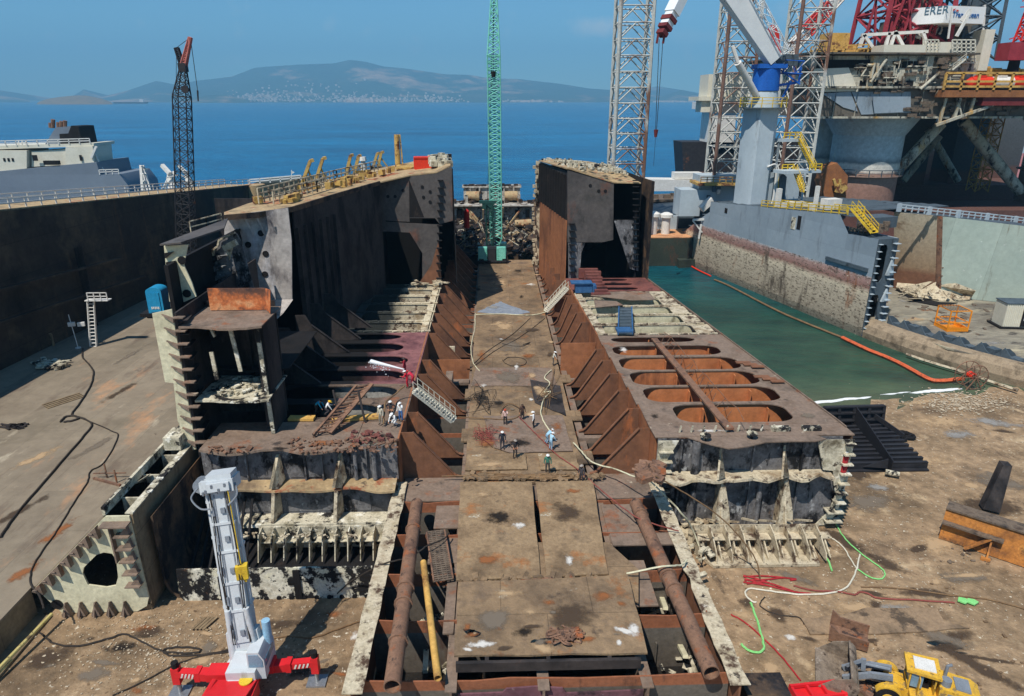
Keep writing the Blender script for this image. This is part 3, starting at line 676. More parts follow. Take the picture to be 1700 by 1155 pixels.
for x in (-16.2, -11.6):
    w = M()
    w.prism([(x, 45.55, 7.2), (x - .05, 45.3, 7.1), (x - .4, 44.1, 5.1), (x + .1, 44.1, 5.1), (x + .2, 45.55, 5.1)], (.22, 0, 0))
    w.prism([(x - .1, 44.85, 4.8), (x - .25, 44.1, 4.8), (x - .4, 43.5, 2.55), (x - .1, 44.85, 2.55)], (.24, 0, 0))
    w.build('buttress_web', m_burnt, ship)
# longitudinals and the mottled bottom band
w = M(); w.bx(-17.4, -8.0, 43.2, 43.3, .6, 2.42)
for k in range(11):
    x = -17.2 + k * .92
    w.prism([(x, 43.2, .5), (x, 43.2, 2.42), (x, 42.3, 2.3), (x, 41.6, .5)], (.07, 0, 0)); w.bx(x + .08, x + .84, 42.5, 43.19, 1.5, 1.56)
w.build('stiffener_row', m_creamd, ship)
w = M(); n = 40; prof = []
prof = [(-20.9, -.3), (-21.4, .4), (-21.3, 2.55), (-8.3, 2.5), (-8.4, -.35)]
w.xz(prof, 38.3, .15)
for k in range(9):
    x = -15.6 + k * .85; w.tube((x, 38.29, .15), (x, 38.2, .15), .16, .16, 8, mi=1)
for x in (-18.4, -13.4): w.bx(x - .2, x + .25, 38.16, 38.28, .1, 2.0 if x < -15 else 2.4, 1)
w.bx(-14.0, -13.5, 38.2, 38.28, 1.2, 1.7, 1)
w.build('bottom_band', [m_band, m_black], ship)
w = M(); w.prism([(-21.3, 38.5, .2), (-8.3, 38.5, .2), (-7.6, 46, .2), (-21.8, 46, .2)], (0, 0, -.15))
for k in range(7): x = -21.2 + k * .6; w.bar((x, 39 + k * .15, .4), (x - .6, 45.5, 3.4 + .2 * k), .16, .16)
w.build('bilge_plating', m_black, ship)
w = M()  # curved bilge at the left corner
pr = [(-22.4, 6.5)] + [(-22.4 + .0, 2.6)] + [(-22.4 + 1.6 * (1 - math.cos(a)), 1.6 - 1.9 * math.sin(a)) for a in [rad(15 * k) for k in range(7)]]
pr += [(p[0] + .14, p[1] + .1) for p in reversed(pr)]
w.prism([(p[0], 38.6, p[1]) for p in pr], (0, 9.5, 0)); w.build('bilge_plating', m_wall, ship)

# ---------------------------------------------------------------- left tower of frames
tower = M(); tower.bx(-22.45, -22.3, 46.6, 64, 0, 17.9); tower.bx(-16.9, -16.75, 47.6, 50.6, 7.9, 16.9)
tower.bx(-22.3, -16.9, 51.4, 51.5, 8, 17.4)
for z in [8.6 + .95 * k for k in range(10)]:
    tower.prism([(-22.3, 46.7, z), (-21.7, 46.7, z + .05), (-22.0, 48.4, z), (-22.3, 48.4, z)], (0, 0, .07))
tower.bx(-20.2, -19.2, 51.2, 51.39, 8.3, 10.0)
tower.bx(-19.3, -19.1, 51, 51.39, 11.3, 17); tower.bx(-17.6, -16.95, 48.2, 48.4, 8.0, 16.9)
tower.build('frame_tower', m_soot, ship)
t = M(); ragged(t, -22.2, -16.4, 46.2, 51.3, 16.95, .3, n=12); t.build('tower_shelf', m_stringer, ship)
t = M(); ragged(t, -22.0, -16.6, 46.4, 51.3, 11.2, .15, n=12)
for k in range(60): t.box((RN.uniform(-21, -17.6), RN.uniform(47, 50.5), 11.25 + RN.uniform(0, .25)), (RN.uniform(.1, .6), RN.uniform(.1, .4), .12), RN.uniform(0, 3))
t.build('tower_shelf', m_creamd, ship)
t = M(); t.bx(-21.4, -17.2, 50.2, 50.3, 17.0, 18.7); t.prism([(-17.2, 50.2, 17), (-16.6, 49.2, 17), (-16.4, 49.2, 18.8), (-17.2, 50.2, 18.7)], (0, .1, 0)); t.build('scorched_plate', m_flame, ship)
t = M()
for (x, y, z0, z1, dx) in ((-20.6, 47.6, 12.4, 14.6, .1), (-18.6, 47.2, 13.2, 16.8, .35), (-16.9, 47.4, 8.0, 16.6, .2), (-20.0, 47.0, 16.0, 16.9, .3)): t.bar((x, y, z0), (x - dx, y, z1), .28, .14)
t.each('hanging_strip', m_creamd, ship)
# cream cut edge of the side shell with its stiffener ends
t = M(); zz = [7.2, 9, 12, 15, 18.3]; t.xz([(-23.9, 17.9), (-22.5, 18.2), (-22.5, 7.2), (-23.1, 7.0), (-23.5, 9.6), (-23.3, 12.6), (-23.9, 12.7)], 46.5, .12)
t.build('cut_side_web', m_cream, ship)
t = M()
for k in range(11):
    z = 7.8 + k * .98; t.prism([(-22.45, 46.4, z), (-23.2, 46.3, z + .28), (-22.45, 46.3, z - .35)], (0, .5, 0)); t.bx(-22.5, -21.7, 46.2, 46.7, z - .02, z + .06)
t.each('stiffener_end', m_stringer, ship)
# upper remnant: deck corner, cream web and dark torn web
q = [at(265, 405, y=51), at(300, 402, y=51), at(372, 378, y=55), at(378, 362, y=59), at(330, 385, y=56)]
t = M(); t.prism(q, (0, 0, -.12)); t.build('deck_remnant', m_dgrey, ship)
w = M(); w.xz(PX([(272, 408), (312, 406), (305, 440), (318, 468), (326, 492), (290, 508), (281, 500)], 51.5), 51.5, .12)
rw_ = w.build('remnant_web', m_cream, ship)
w = M()
for (a, c) in ((302, 432), (310, 487)): p = at(a, c, y=51.45); w.tube((p.x, 51.49, p.z), (p.x, 51.4, p.z), .32, .32, 10)
for k in range(6): p = at(273 + k * 3, 420 + 15 * k, y=51.4); w.prism([(p.x, 51.3, p.z), (p.x + .7, 51.3, p.z + .1), (p.x, 51.3, p.z - .4)], (0, .3, 0))
w.each('remnant_hole', m_black, rw_)
t = M(); a = [at(318, 390, y=56), at(345, 383, y=57), at(370, 376, y=58)]; t.rail([p + V((0, 0, .1)) for p in a], 1.0, .9, .04); t.build('remnant_rail', m_burnt, ship)
w = M(); w.bx(-24.2, -23.9, 50, 75, 0, 20.5); w.build('side_shell', m_black, ship)
y = 58.5
w = M(); w.xz(PX([(362, 402), (392, 386), (400, 400), (428, 502), (402, 512), (342, 516), (350, 470)], y), y, .12)
for k in range(6):
    p = at(352 - 1.3 * k, 425 + 17 * k, y=y - .4); w.prism([(p.x, y - .5, p.z), (p.x + 1.2, y - .5, p.z + .05), (p.x, y - .5, p.z - .6)], (0, .45, 0))
w.build('torn_web', m_sootg, ship)
t = M()
pts = [(350, 512), (344, 486), (349, 452), (352, 425), (354, 414), (362, 408), (364, 398), (390, 386)]
pp = [at(a, c, y=y - .3) for a, c in pts]
for a, c in zip(pp, pp[1:]): t.bar(a, c, .3, .14)
t.prism([at(375, 418, y=57.6), at(388, 405, y=57.6), at(381, 432, y=57.6)], (0, .1, 0))
t.bar(at(372, 412, y=57.6), at(392, 402, y=57.6), .5, .5); t.build('web_flange', m_burnt, ship)
t = M(); ragged(t, -22.2, -16.2, 50.6, 60, 12.0, .2, n=8); t.build('tower_shelf', m_black, ship)
# grey holed plate, the sloped pieces under it, the long dark wall behind
w = M(); yp = 65.5
w.xz(PX([(372, 358), (478, 345), (484, 400), (485, 497), (425, 500), (374, 480)], yp), yp, .14)
for k in range(4): p = at(390 + 19 * k, 366 - 2 * k, y=yp); w.prism([(p.x, yp - .55, p.z + .1), (p.x + .12, yp - .55, p.z + .1), (p.x + .5, yp - .02, p.z - 1.6), (p.x + .38, yp - .02, p.z - 1.6)], (.06, 0, .1))
hp_ = w.build('holed_plate', m_grey, ship)
w = M()
for (a, c) in ((433, 387), (412, 406), (441, 421), (412, 440), (440, 455)):
    p = at(a, c, y=yp - .02); w.tube((p.x, yp - .01, p.z), (p.x, yp - .06, p.z), .3, .3, 14)
w.each('hole_and_shadow', m_black, hp_)
w = M(); w.prism([at(420, 499, y=65.3), at(486, 498, y=65.3), at(470, 520, y=63.5), at(424, 521, y=63.5)], (0, .1, .05)); w.prism([at(424, 522, y=63.4), at(469, 521, y=63.4), at(447, 541, y=62), at(426, 550, y=61.5)], (0, .1, .05)); w.each('slanted_plate', m_grey, ship)
DE = [at(372, 359, z=22), at(430, 354, z=22), at(485, 345, z=22), at(560, 322, z=22), at(630, 302, z=22), at(682, 290, y=92.5), at(725, 285, y=92.5), at(748, 274, y=92.5)]
DF = [at(372, 352, z=22), at(410, 338, z=22), at(500, 314, z=22), at(600, 284, z=22.2), at(650, 275, z=22.6), at(690, 267, z=23), at(720, 266, z=23.4), at(746, 267, z=23.8)]
d = M()
for i in range(7): d.prism([DE[i], DE[i + 1], DF[i + 1], DF[i]], (0, 0, -.15))
d.build('upper_deck', m_tan, ship)
t = M()
for a, c in zip(DE[:5], DE[1:5]): t.bar(a + V((0, 0, -.12)), c + V((0, 0, -.12)), .2, .5)
t.build('deck_edge_bar', m_wall, ship)
w = M()
wl = [DE[2] + V((.0, .2, 0)), DE[3], DE[4]]
for a, c in zip(wl, wl[1:]): w.prism([(a.x, a.y, .3), (c.x, c.y, .3), (c.x, c.y, c.z - .2), (a.x, a.y, a.z - .2)], (-.14, 0, 0))
for k in range(6):
    p = wl[0].lerp(wl[1], k / 6) if k < 6 else wl[1]; w.bx(p.x + .02, p.x + .35, p.y, p.y + .12, 8, 20)
w.build('long_bulkhead', m_soot, ship)
# section facing the camera, left: y = 92.5
yS = 92.5
w = M()
w.xz(PX([(618, 306), (676, 291), (680, 368), (640, 366), (640, 384), (612, 386)], yS), yS, .15)
w.xz(PX([(676, 291), (726, 286), (750, 276), (752, 366), (730, 372), (722, 362), (680, 362)], yS), yS + .02, .15)
w.xz(PX([(640, 368), (729, 373), (728, 478), (700, 477), (701, 470), (701, 420), (680, 386), (640, 384)], yS), yS + .04, .13)
sw_ = w.build('section_web', m_dgrey, ship)
w = M(); w.xz(PX([(679, 297), (704, 360), (680, 360)], yS), yS - .03, .02)  # the triangle is a cast shadow painted as a black patch
for (a, c) in ((669, 316), (644, 326), (656, 326), (701, 310), (714, 318), (703, 327), (714, 335)): p = at(a, c, y=yS - .02); w.tube((p.x, yS - .01, p.z), (p.x, yS - .05, p.z), .22, .22, 10)
w.each('hole_and_shadow', m_black, sw_)
w = M(); w.xz(PX([(716, 440), (728, 400), (734, 476), (690, 478)], yS), yS - .04, .05); w.build('brown_toe', m_web, sw_)
w = M()
for k in range(14): p = at(728 - .2 * k, 300 + 12.5 * k, y=yS - .3); w.bx(p.x - .1, p.x + .6, yS - .5, yS, p.z, p.z + .12)
w.each('stiffener_end', m_black, ship)
w = M(); pz = [at(612, 302, y=95), at(563, 320, y=95)]
w.xz(PX([(563, 322), (614, 303), (622, 480), (560, 520)], 94.0), 94.0, .15)
for (a, c, a2, c2) in ((611, 306, 618, 480), (581, 432, 581, 468), (581, 449, 614, 447), (599, 452, 599, 480)):
    p, q = at(a, c, y=93.7), at(a2, c2, y=93.7); w.bar(p, q, .35, .3)
w.build('cross_bulkhead', m_wall, ship)
w = M(); w.prism([(-4.9, 92.6, 8), (-8.3, 142, 6), (-8.3, 142, 18.0), (-5.1, 92.6, 23.5)], (-.15, 0, 0)); w.prism([(-24, 70.5, 0), (-19.3, 106, 0), (-19.3, 106, 22), (-24.3, 70.5, 21.8)], (-.15, 0, 0))
w.prism([(-19.3, 106, 0), (-13.2, 125, 0), (-13.2, 125, 19.5), (-19.3, 106, 22)], (-.15, 0, 0)); w.prism([(-13.2, 125, 0), (-8.4, 142, 0), (-8.4, 142, 17), (-13.2, 125, 18)], (-.15, 0, 0))
w.build('side_shell', m_black, ship)
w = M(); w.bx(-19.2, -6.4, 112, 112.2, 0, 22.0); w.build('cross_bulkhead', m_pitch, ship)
# left wing inner decks in the shade
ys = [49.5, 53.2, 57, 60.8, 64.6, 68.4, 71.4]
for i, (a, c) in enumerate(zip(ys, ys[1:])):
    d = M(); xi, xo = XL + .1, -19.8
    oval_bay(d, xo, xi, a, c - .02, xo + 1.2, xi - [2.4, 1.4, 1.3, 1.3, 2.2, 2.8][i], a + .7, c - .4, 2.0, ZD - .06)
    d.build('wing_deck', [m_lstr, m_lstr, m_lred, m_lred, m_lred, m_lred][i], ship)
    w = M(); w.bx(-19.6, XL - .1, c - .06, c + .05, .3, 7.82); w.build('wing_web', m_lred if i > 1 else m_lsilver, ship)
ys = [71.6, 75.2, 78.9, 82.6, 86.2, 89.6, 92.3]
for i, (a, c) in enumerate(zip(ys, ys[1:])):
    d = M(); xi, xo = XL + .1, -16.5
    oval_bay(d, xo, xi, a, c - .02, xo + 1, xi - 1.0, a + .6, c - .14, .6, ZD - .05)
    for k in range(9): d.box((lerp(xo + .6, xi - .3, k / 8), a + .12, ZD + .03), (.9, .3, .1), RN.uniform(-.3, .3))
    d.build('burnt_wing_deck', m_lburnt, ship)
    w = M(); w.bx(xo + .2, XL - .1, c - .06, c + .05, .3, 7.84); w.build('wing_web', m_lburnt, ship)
d = M()
for k in range(16): d.box((lerp(-11, -6.4, RN.random()), RN.uniform(90.5, 92.3), 8.2 + RN.uniform(0, .3)), (RN.uniform(.4, 1.2), RN.uniform(.3, .7), RN.uniform(.1, .4)), RN.uniform(0, 3))
d.build('rubble', m_burnt, ship)
for i, y in enumerate((57, 61, 65, 69, 73)):
    w = M(); x0 = -21 + .12 * (y - 53); w.xz([(x0, 7.9), (x0, 12), (x0 + 1.0, 12), (x0 + 1.5, 11), (x0 + 5.0, 8.0)], y, .08)
    w.bar((x0 + 1.5, y, 11), (x0 + 5.0, y, 8.1), .3, .06); w.build('side_bracket', m_soot, ship)

# ---------------------------------------------------------------- upper block on the right, section at y = 95
yS = 95.0
w = M()
w.xz(PX([(942, 282), (1019, 303), (1018, 398), (1000, 402), (942, 402)], yS), yS, .15)
w.build('section_web', m_dgrey, ship)
w = M()
for k in range(11): t_ = (k + .5) / 11; w.bx(lerp(10.3, 7.9, t_) - .4, lerp(10.3, 7.9, t_) - .02, lerp(95.2, 114, t_), lerp(95.2, 114, t_) + .12, 16.4, 22.3)
for (a, c) in ((980, 308), (994, 317), (1005, 317)): p = at(a, c, y=yS - .02); w.tube((p.x, yS - .01, p.z), (p.x, yS - .05, p.z), .24, .24, 10)
w.each('section_stiffener', m_black, ship)
w = M(); w.xz(PX([(943, 402), (1000, 402), (975, 395), (965, 420), (963, 452), (975, 474), (944, 478)], yS), yS + .05, .1)
w.xz(PX([(1019, 365), (1056, 365), (1060, 450), (1046, 446)], yS), yS + .03, .1)
w.build('section_web', m_sootg, ship)
w = M()
for k in range(15): p = at(1059, 300 + 10.2 * k, y=yS - .3); w.bx(p.x - .7, p.x + .1, yS - .6, yS, p.z, p.z + .1)
for k in range(9): p = at(945, 372 + 11.5 * k, y=yS - .3); w.bx(p.x, p.x + .8, yS - .5, yS, p.z, p.z + .1)
w.each('stiffener_end', m_black, ship)
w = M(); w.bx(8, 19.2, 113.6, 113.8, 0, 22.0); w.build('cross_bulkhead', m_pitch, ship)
w = M(); w.prism([(10.3, 95.2, 16.22), (7.9, 114, 16.22), (7.9, 114, 22.5), (10.3, 95.2, 22.8)], (.14, 0, 0)); w.build('tall_bulkhead', m_soot, ship)
w = M(); w.prism([(10.3, 95.2, 4), (7.9, 114, 4), (7.9, 114, 16.2), (10.3, 95.2, 16.2)], (.14, 0, 0)); w.prism([(7.9, 114, 4), (7.9, 130, 4), (7.9, 130, 14), (7.9, 114, 16.2)], (.14, 0, 0))
w.build('tall_bulkhead', m_bulk, ship)
w = M(); w.prism([(7.0, 114.2, 5), (7.9, 114.2, 5), (7.9, 114.2, 22.5), (7.2, 114.2, 22.7)], (0, .2, 0))
for k in range(22): w.box((7.1 + RN.uniform(-.3, .3), 114 - RN.random(), 6 + .75 * k), (.4, .4, .5), RN.uniform(-.4, .4))
w.build('torn_edge', m_burnt, ship)
d = M(); A = [V((10.1, 94.9, 23.3)), at(945, 279, y=94.9), at(1019, 302, y=94.9), at(1065, 291, y=94.9)]
A[3].z = A[2].z - .1
Bk = [V((7.6, 114, 22.8)), V((10.4, 114, 23.0)), V((15.6, 114, 22.6)), V((19.4, 114, 21.9))]
for i in range(3): d.prism([A[i], A[i + 1], Bk[i + 1], Bk[i]], (0, 0, -.15))
d.build('upper_deck', m_tan, ship)
w = M(); w.prism([(20.3, 95, 0), (19.2, 114, 0), (19.4, 114, 21.8), (20.5, 95, 22.0)], (.12, 0, 0)); w.prism([(19.2, 114.1, 0), (17, 140, 0), (17, 140, 11), (19.3, 114.1, 15)], (.12, 0, 0)); w.build('side_shell', m_black, ship)
d = M()
for k in range(190):
    y = RN.uniform(95.2, 113.5); x = RN.uniform(lerp(10.4, 7.9, (y - 95) / 19), 19.2); s = RN.uniform(.12, .55)
    d.box((x, y, 23.3 - max(0, x - 11) * .12 - (y - 95) * .02 + RN.uniform(-.1, .25)), (s, s * RN.uniform(.4, 1.6), s * RN.uniform(.4, 1.3)), RN.uniform(0, 3))
d.build('deck_rubble', m_creamd, ship)
# ruin of the stern beyond the crane
m_gshabby = mat('shabby_white_bulkhead', [S(150, 144, 134), S(196, 190, 178), S(120, 110, 98)], .4, .8, bump=.3, spots=[(S(60, 52, 46), .56, .5), (S(140, 100, 66), .62, .7)])
def scrapheap(n, fx, fy, fz, s0, s1):
    d = M()
    for k in range(n):
        x, y = fx(), fy(); s = RN.uniform(s0, s1)
        mt = Matrix.Rotation(RN.uniform(0, 3), 3, 'Z') @ Matrix.Rotation(RN.uniform(-.5, .5), 3, 'X') @ Matrix.Rotation(RN.uniform(-.5, .5), 3, 'Y')
        d.box((x, y, fz(x, y)), (s * RN.uniform(.6, 2.2), s, s * RN.uniform(.1, .7)), 0, 0, mt)
    return d
for n_, m_, s0, s1 in ((160, m_soot, .2, 1.3), (110, m_wall, .2, 1.2), (90, m_tan, .15, .8), (60, m_creamd, .15, .8)):
    d = scrapheap(n_, lambda: RN.uniform(-9.5, 9.5), lambda: RN.uniform(127, 156), lambda x, y: 3.9 + (y - 128) * .05 + RN.uniform(0, 1.1) * (1 + .5 * math.sin(x)), s0, s1)
    for k in range(26):
        x, y = RN.uniform(-9, 9), RN.uniform(128, 156); p = V((x, y, 4.2 + (y - 128) * .05)); d.bar(p, p + V((RN.uniform(-2.5, 2.5), RN.uniform(-1.5, 1.5), RN.uniform(.2, 2.4))), RN.uniform(.08, .3), .1)
    d.build('stern_scrap', m_, ship)
w = M(); w.bx(-10, 10, 156, 156.3, 0, 9.6); w.bx(-10, 10.2, 154, 162, 9.6, 9.8); w.bx(-6.5, 6.5, 160, 160.3, 9.8, 13.0); w.bx(-6.8, 6.8, 159.6, 164, 13.0, 13.3)
for x in (-5, -2.8, 2.8, 5): w.bx(x - .15, x + .15, 159.4, 159.9, 9.8, 13)
for x in (-6.2, 5.8): w.bx(x, x + .7, 158, 160, 9.8, 11.6)
w.build('stern_bulkhead', m_gshabby, ship)
w = M()
for k in range(40): x = RN.uniform(-9.5, 9.8); w.box((x, 156 + RN.uniform(0, 5), 9.9 + RN.uniform(0, .4)), (RN.uniform(.3, 1.4), .6, RN.uniform(.2, .9)), RN.random())
for k in range(26): x = RN.uniform(-6.5, 6.5); w.box((x, 160.5, 13.3 + RN.uniform(0, .3)), (RN.uniform(.3, 1.2), .6, RN.uniform(.2, .7)), RN.random())
for x in (-8, -6.9, 5.2, 7.6): w.bx(x, x + .9, 155.4, 155.9, 5.5, 8.6)
w.build('stern_rubble', m_wall, ship)
w = M()
for (a, z0, a2, z1) in ((-6.8, 9.4, -3.2, 5.2), (-6.2, 9.4, -2.6, 5.2), (-5.6, 9.4, -2.0, 5.2), (-2, 5, -2, 9), (6.6, 9, 3.6, 5.4), (2.2, 4.8, 2.4, 9.4)): w.bar((a, 155, z0), (a2, 153.5, z1), .35, .3)
for x in (-4.4, 4.4): w.tube((x - 1.5, 159.2, 11.2), (x + 1.5, 159.2, 11.2), 1.1, 1.1, 12)
w.tube((5, 150, 6.4), (8.6, 150, 6.6), .8, .8, 12); w.build('stern_machinery', m_tan, ship)
w = M(); w.bx(-21, 21, 132, 165, -2, 3.4); w.prism([(-9.5, 165, -2), (9.5, 165, -2), (4, 176, -2), (-4, 176, -2)], (0, 0, 8)); w.build('stern_hull', m_wall, ship)
# ================================================================ LEFT: the neighbouring cut hull, cranes, the grey ship
def ringpoly(mb, outer, hole, y, t, n=48, mi=0):
    """plate in the XZ plane with a real hole; both outlines are lists of (x, z)"""
    cx = sum(p[0] for p in hole) / len(hole); cz = sum(p[1] for p in hole) / len(hole)
    def hit(poly, a):
        d = (math.cos(a), math.sin(a)); best = None
        for (p, q) in zip(poly, poly[1:] + poly[:1]):
            ex, ez = q[0] - p[0], q[1] - p[1]; det = d[0] * -ez + ex * d[1]
            if abs(det) < 1e-9: continue
            rx, rz = p[0] - cx, p[1] - cz
            tt = (rx * -ez + ex * rz) / det; s_ = (d[0] * rz - d[1] * rx) / det
            if tt > 0 and -1e-6 <= s_ <= 1 + 1e-6 and (best is None or tt < best): best = tt
        return (cx + d[0] * best, cz + d[1] * best)
    an = sorted(set([round(math.atan2(p[1] - cz, p[0] - cx), 5) for p in outer + hole] + [round(-math.pi + 2 * math.pi * k / n + .001, 5) for k in range(n)]))
    O = [hit(outer, a) for a in an]; I = [hit(hole, a) for a in an]
    mb.ring([(p[0], y, p[1]) for p in O], [(p[0], y, p[1]) for p in I], (0, t, 0), mi)
m_floorL = mat('dusty_tank_floor', [S(122, 110, 92), S(146, 132, 112), S(130, 116, 98)], .09, .85, bump=.15, fine=.2, seams=('yx', 11, 3.4, .72),
               spots=[(S(110, 94, 80), .6, .3, (1, .22, 1), .14), (S(188, 142, 104), .63, .22, (1, .4, 1), .14), (S(190, 176, 152), .66, .5, (1, .3, 1), .12), (S(96, 82, 72), .7, .9, (1, 1, 1), .06)])
m_olive = mat('olive_shell_plate', [S(124, 108, 84), S(146, 128, 100), S(112, 98, 78)], .2, .75, bump=.12, seams=('yz', 4, 3, .6), spots=[(S(70, 56, 46), .58, .3, (1, 1, .4), .14)])
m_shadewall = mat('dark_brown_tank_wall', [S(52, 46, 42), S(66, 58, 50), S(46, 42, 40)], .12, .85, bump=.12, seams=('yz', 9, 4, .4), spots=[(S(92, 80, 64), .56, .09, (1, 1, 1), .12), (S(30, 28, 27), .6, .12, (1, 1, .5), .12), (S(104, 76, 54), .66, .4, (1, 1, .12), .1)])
m_rail = mat('white_painted_rail', [S(214, 210, 200), S(232, 228, 220)], 1, .6, bump=0)
m_yel = mat('yellow_paint', [S(214, 178, 40), S(232, 196, 60), S(196, 160, 50)], 1.2, .5, bump=.05, spots=[(S(120, 96, 60), .68, 1.2)])
hull = thing('cut_hull', 'dusty empty hull with flat tan tank floor and cream cut end with triangular hole', 'ship wreck', (-40, 60, 0))
f = M()
f.xy([(-75, 10), (-30.2, 10), (-30.2, 37.3), (-30.0, 37.4), (-29.9, 128), (-75, 128)], 2.2, .15)
f.prism([(-30.0, 37.4, 2.2), (-24.6, 37.4, 7.4), (-24.6, 92, 7.4), (-30.0, 92, 2.2)], (0, 0, -.12)); f.build('tank_floor', m_floorL, hull)
w = M(); w.bx(-30.35, -30.2, 10, 37.2, 0, 2.05); w.bx(-30.2, -29.2, 10, 37.0, 0, .2); w.build('floor_side', m_olive, hull)
sec = [(-30.0, 2.1), (-24.6, 7.3), (-24.4, 7.45), (-22.95, 7.45), (-22.85, 1.2), (-23.1, .5), (-23.8, .08), (-28.7, .05)]
hole = [(p.x, p.z) for p in (at(a, c, y=37.3) for a, c in ((137, 952), (139, 942), (160, 921), (172, 917), (186, 919), (193, 930), (196, 958), (192, 972), (176, 975), (146, 971)))]
w = M(); ringpoly(w, sec, hole, 37.3, .12); w.build('section_web', m_cream, hull)
w = M(); p = at(95, 1003, y=37.28); w.tube((p.x, 37.29, p.z), (p.x, 37.24, p.z), .38, .38, 12); w.build('drain_hole', m_black, hull)
w = M()
for k in range(7):
    t = .06 + k * .135; x, z = lerp(-30, -24.6, t), lerp(2.1, 7.3, t)
    w.prism([(x - .25, 37.2, z - .25), (x + .35, 37.2, z + .3), (x + .45, 37.2, z - .55)], (0, -.35, .0)); w.bar((x, 36.8, z - .1), (x + .1, 37.3, z - .5), .3, .06)
for k in range(5):
    x = -28.2 + k * .95; w.prism([(x - .3, 37.2, .1), (x + .3, 37.2, .1), (x + .05, 37.2, .95)], (0, -.3, 0)); w.bar((x, 36.8, .1), (x, 37.2, 1.0), .08, .3)
for k in range(5):
    z = 2.4 + k * .95; w.bx(-23.9, -22.95, 36.7, 37.28, z, z + .08); w.prism([(-23.6, 37.2, z + .1), (-23.0, 37.2, z + .1), (-23.1, 37.2, z + .7)], (0, -.25, 0))
w.bx(-24.6, -22.9, 36.6, 37.28, 7.0, 7.1); w.bx(-24.2, -24.1, 36.9, 37.28, 4.2, 7.0)
w.each('end_stiffener', m_stringer, hull)
w = M(); w.bx(-22.95, -22.8, 37.42, 47.5, .6, 7.45); w.bx(-23.9, -22.9, 37.5, 47.5, .1, .5); w.build('outer_shell', m_olive, hull)
w = M(); w.bx(-24.7, -24.5, 37.5, 92, 7.41, 8.0); w.bx(-23.3, -22.8, 37.5, 47, 7.46, 7.55)
for y in (39.5, 42.4, 45.2, 46.6): w.bx(-24.5, -22.9, y, y + .12, 6.2, 7.4)
w.prism([(-24.5, 41, 7.5), (-23.9, 42.2, 7.6), (-24.4, 42.4, 6.9)], (0, .1, 0)); w.bx(-24.4, -23.2, 45.6, 47.4, 7.6, 8.6)
w.build('trough_edge', m_creamd, hull)
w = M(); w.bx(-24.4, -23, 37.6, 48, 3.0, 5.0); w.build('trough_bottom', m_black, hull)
w = M()
FA, FB = (-59.5, 55), (-51.0, 150)
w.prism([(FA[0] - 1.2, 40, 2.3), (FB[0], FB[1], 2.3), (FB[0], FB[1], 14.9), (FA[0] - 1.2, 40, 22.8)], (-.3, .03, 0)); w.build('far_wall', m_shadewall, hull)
w = M(); w.prism([(-61, 40, 23.0), (FB[0], FB[1], 15.0), (FB[0] - 5.5, FB[1], 15.1), (-67, 40, 23.2)], (0, 0, -.15)); w.tube((-50.6, 150, 0), (-50.6, 150, 15.0), 2.2, 2.2, 16); w.build('side_deck', m_tan, hull)
w = M(); w.rail([(-61.2, 42, 22.9), (-51.4, 149, 15.1)], 1.1, 2.6, .07); w.rail([(-66.4, 44, 23.2), (-56.3, 149, 15.1)], 1.1, 2.6, .07); w.build('deck_rail', m_rail, hull)
w = M(); w.bx(-50.8, -24, 128.1, 128.4, 0, 15.0); w.prism([(-57.2, 92, 2.4), (-55, 92, 2.4), (-55, 92.2, 13.6), (-57.0, 92.2, 13)], (0, .12, 0)); w.build('cross_bulkhead', m_soot, hull)
pr = at(150, 515, y=84); w = M(); w.stairs((pr.x - .6, 84, 2.2), (pr.x, 84.5, 8.2), .8, (1, 0, 0), 0, False); w.bx(pr.x - .5, pr.x + 2.4, 84, 85, 8.2, 8.3); w.rail([(pr.x, 84, 8.3), (pr.x + 2.4, 84, 8.3)], 1, .8, .05); w.build('access_ladder', m_rail, hull)
w = M()
for x0, z0, L_ in ((-57, 12, 30), (-56.6, 8.5, 34)): w.bar((x0, 70, z0), (x0 + L_ * .09, 70 + L_, z0 - L_ * .06), .5, .3)
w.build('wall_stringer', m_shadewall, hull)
m_ypale = mat('faded_yellow_pipe', [S(190, 172, 104), S(208, 190, 124)], 1, .6, bump=.05, spots=[(S(120, 100, 70), .6, 1.4)])
b = M(); b.tube(at(-20, 1128, z=.6), at(86, 1019, z=.9), .11, .11, 8); b.tube(at(-20, 1136, z=.35), at(20, 1095, z=.5), .07, .07, 6)
solo(b, 'handrail_pipe', m_ypale, 'faded yellow pipe lying along the foot of the cut tank floor', 'pipe', loc=at(40, 1066, z=0))
# stuff lying on the tank floor
def cable(pts, z, r, m, label, cat='cable', group=None, name='cable', sub=6):
    q = smoothpts([at(a, c, z=(z[i] if isinstance(z, (list, tuple)) else z) + r) for i, (a, c) in enumerate(pts)], sub)
    q = [p + V((RN.uniform(-.03, .03), RN.uniform(-.03, .03), 0)) for p in q]
    mb = M(); mb.pipe(q, r, 6)
    return solo(mb, name, m, label, cat, group, loc=q[len(q) // 2])
cable([(0, 892), (30, 850), (90, 780), (140, 722), (152, 705), (140, 695), (120, 688), (130, 672), (150, 640), (155, 618), (148, 605), (137, 592), (138, 578)], 2.2, .09, m_hose, 'long black cable curving across the tan tank floor from the lamp post')
cable([(118, 688), (150, 700), (185, 715), (196, 725), (172, 768), (150, 782), (145, 800), (120, 838), (95, 880), (60, 930), (50, 965), (66, 990), (72, 1010)], 2.2, .06, m_hose, 'thin dark cable wandering beside the long black cable to the floor edge')
cable([(100, 700), (108, 692), (122, 690), (130, 694), (120, 698), (106, 700)], 2.2, .1, m_hose, 'small tangle of cable at the bend of the long black cable', 'cable')
b = M()
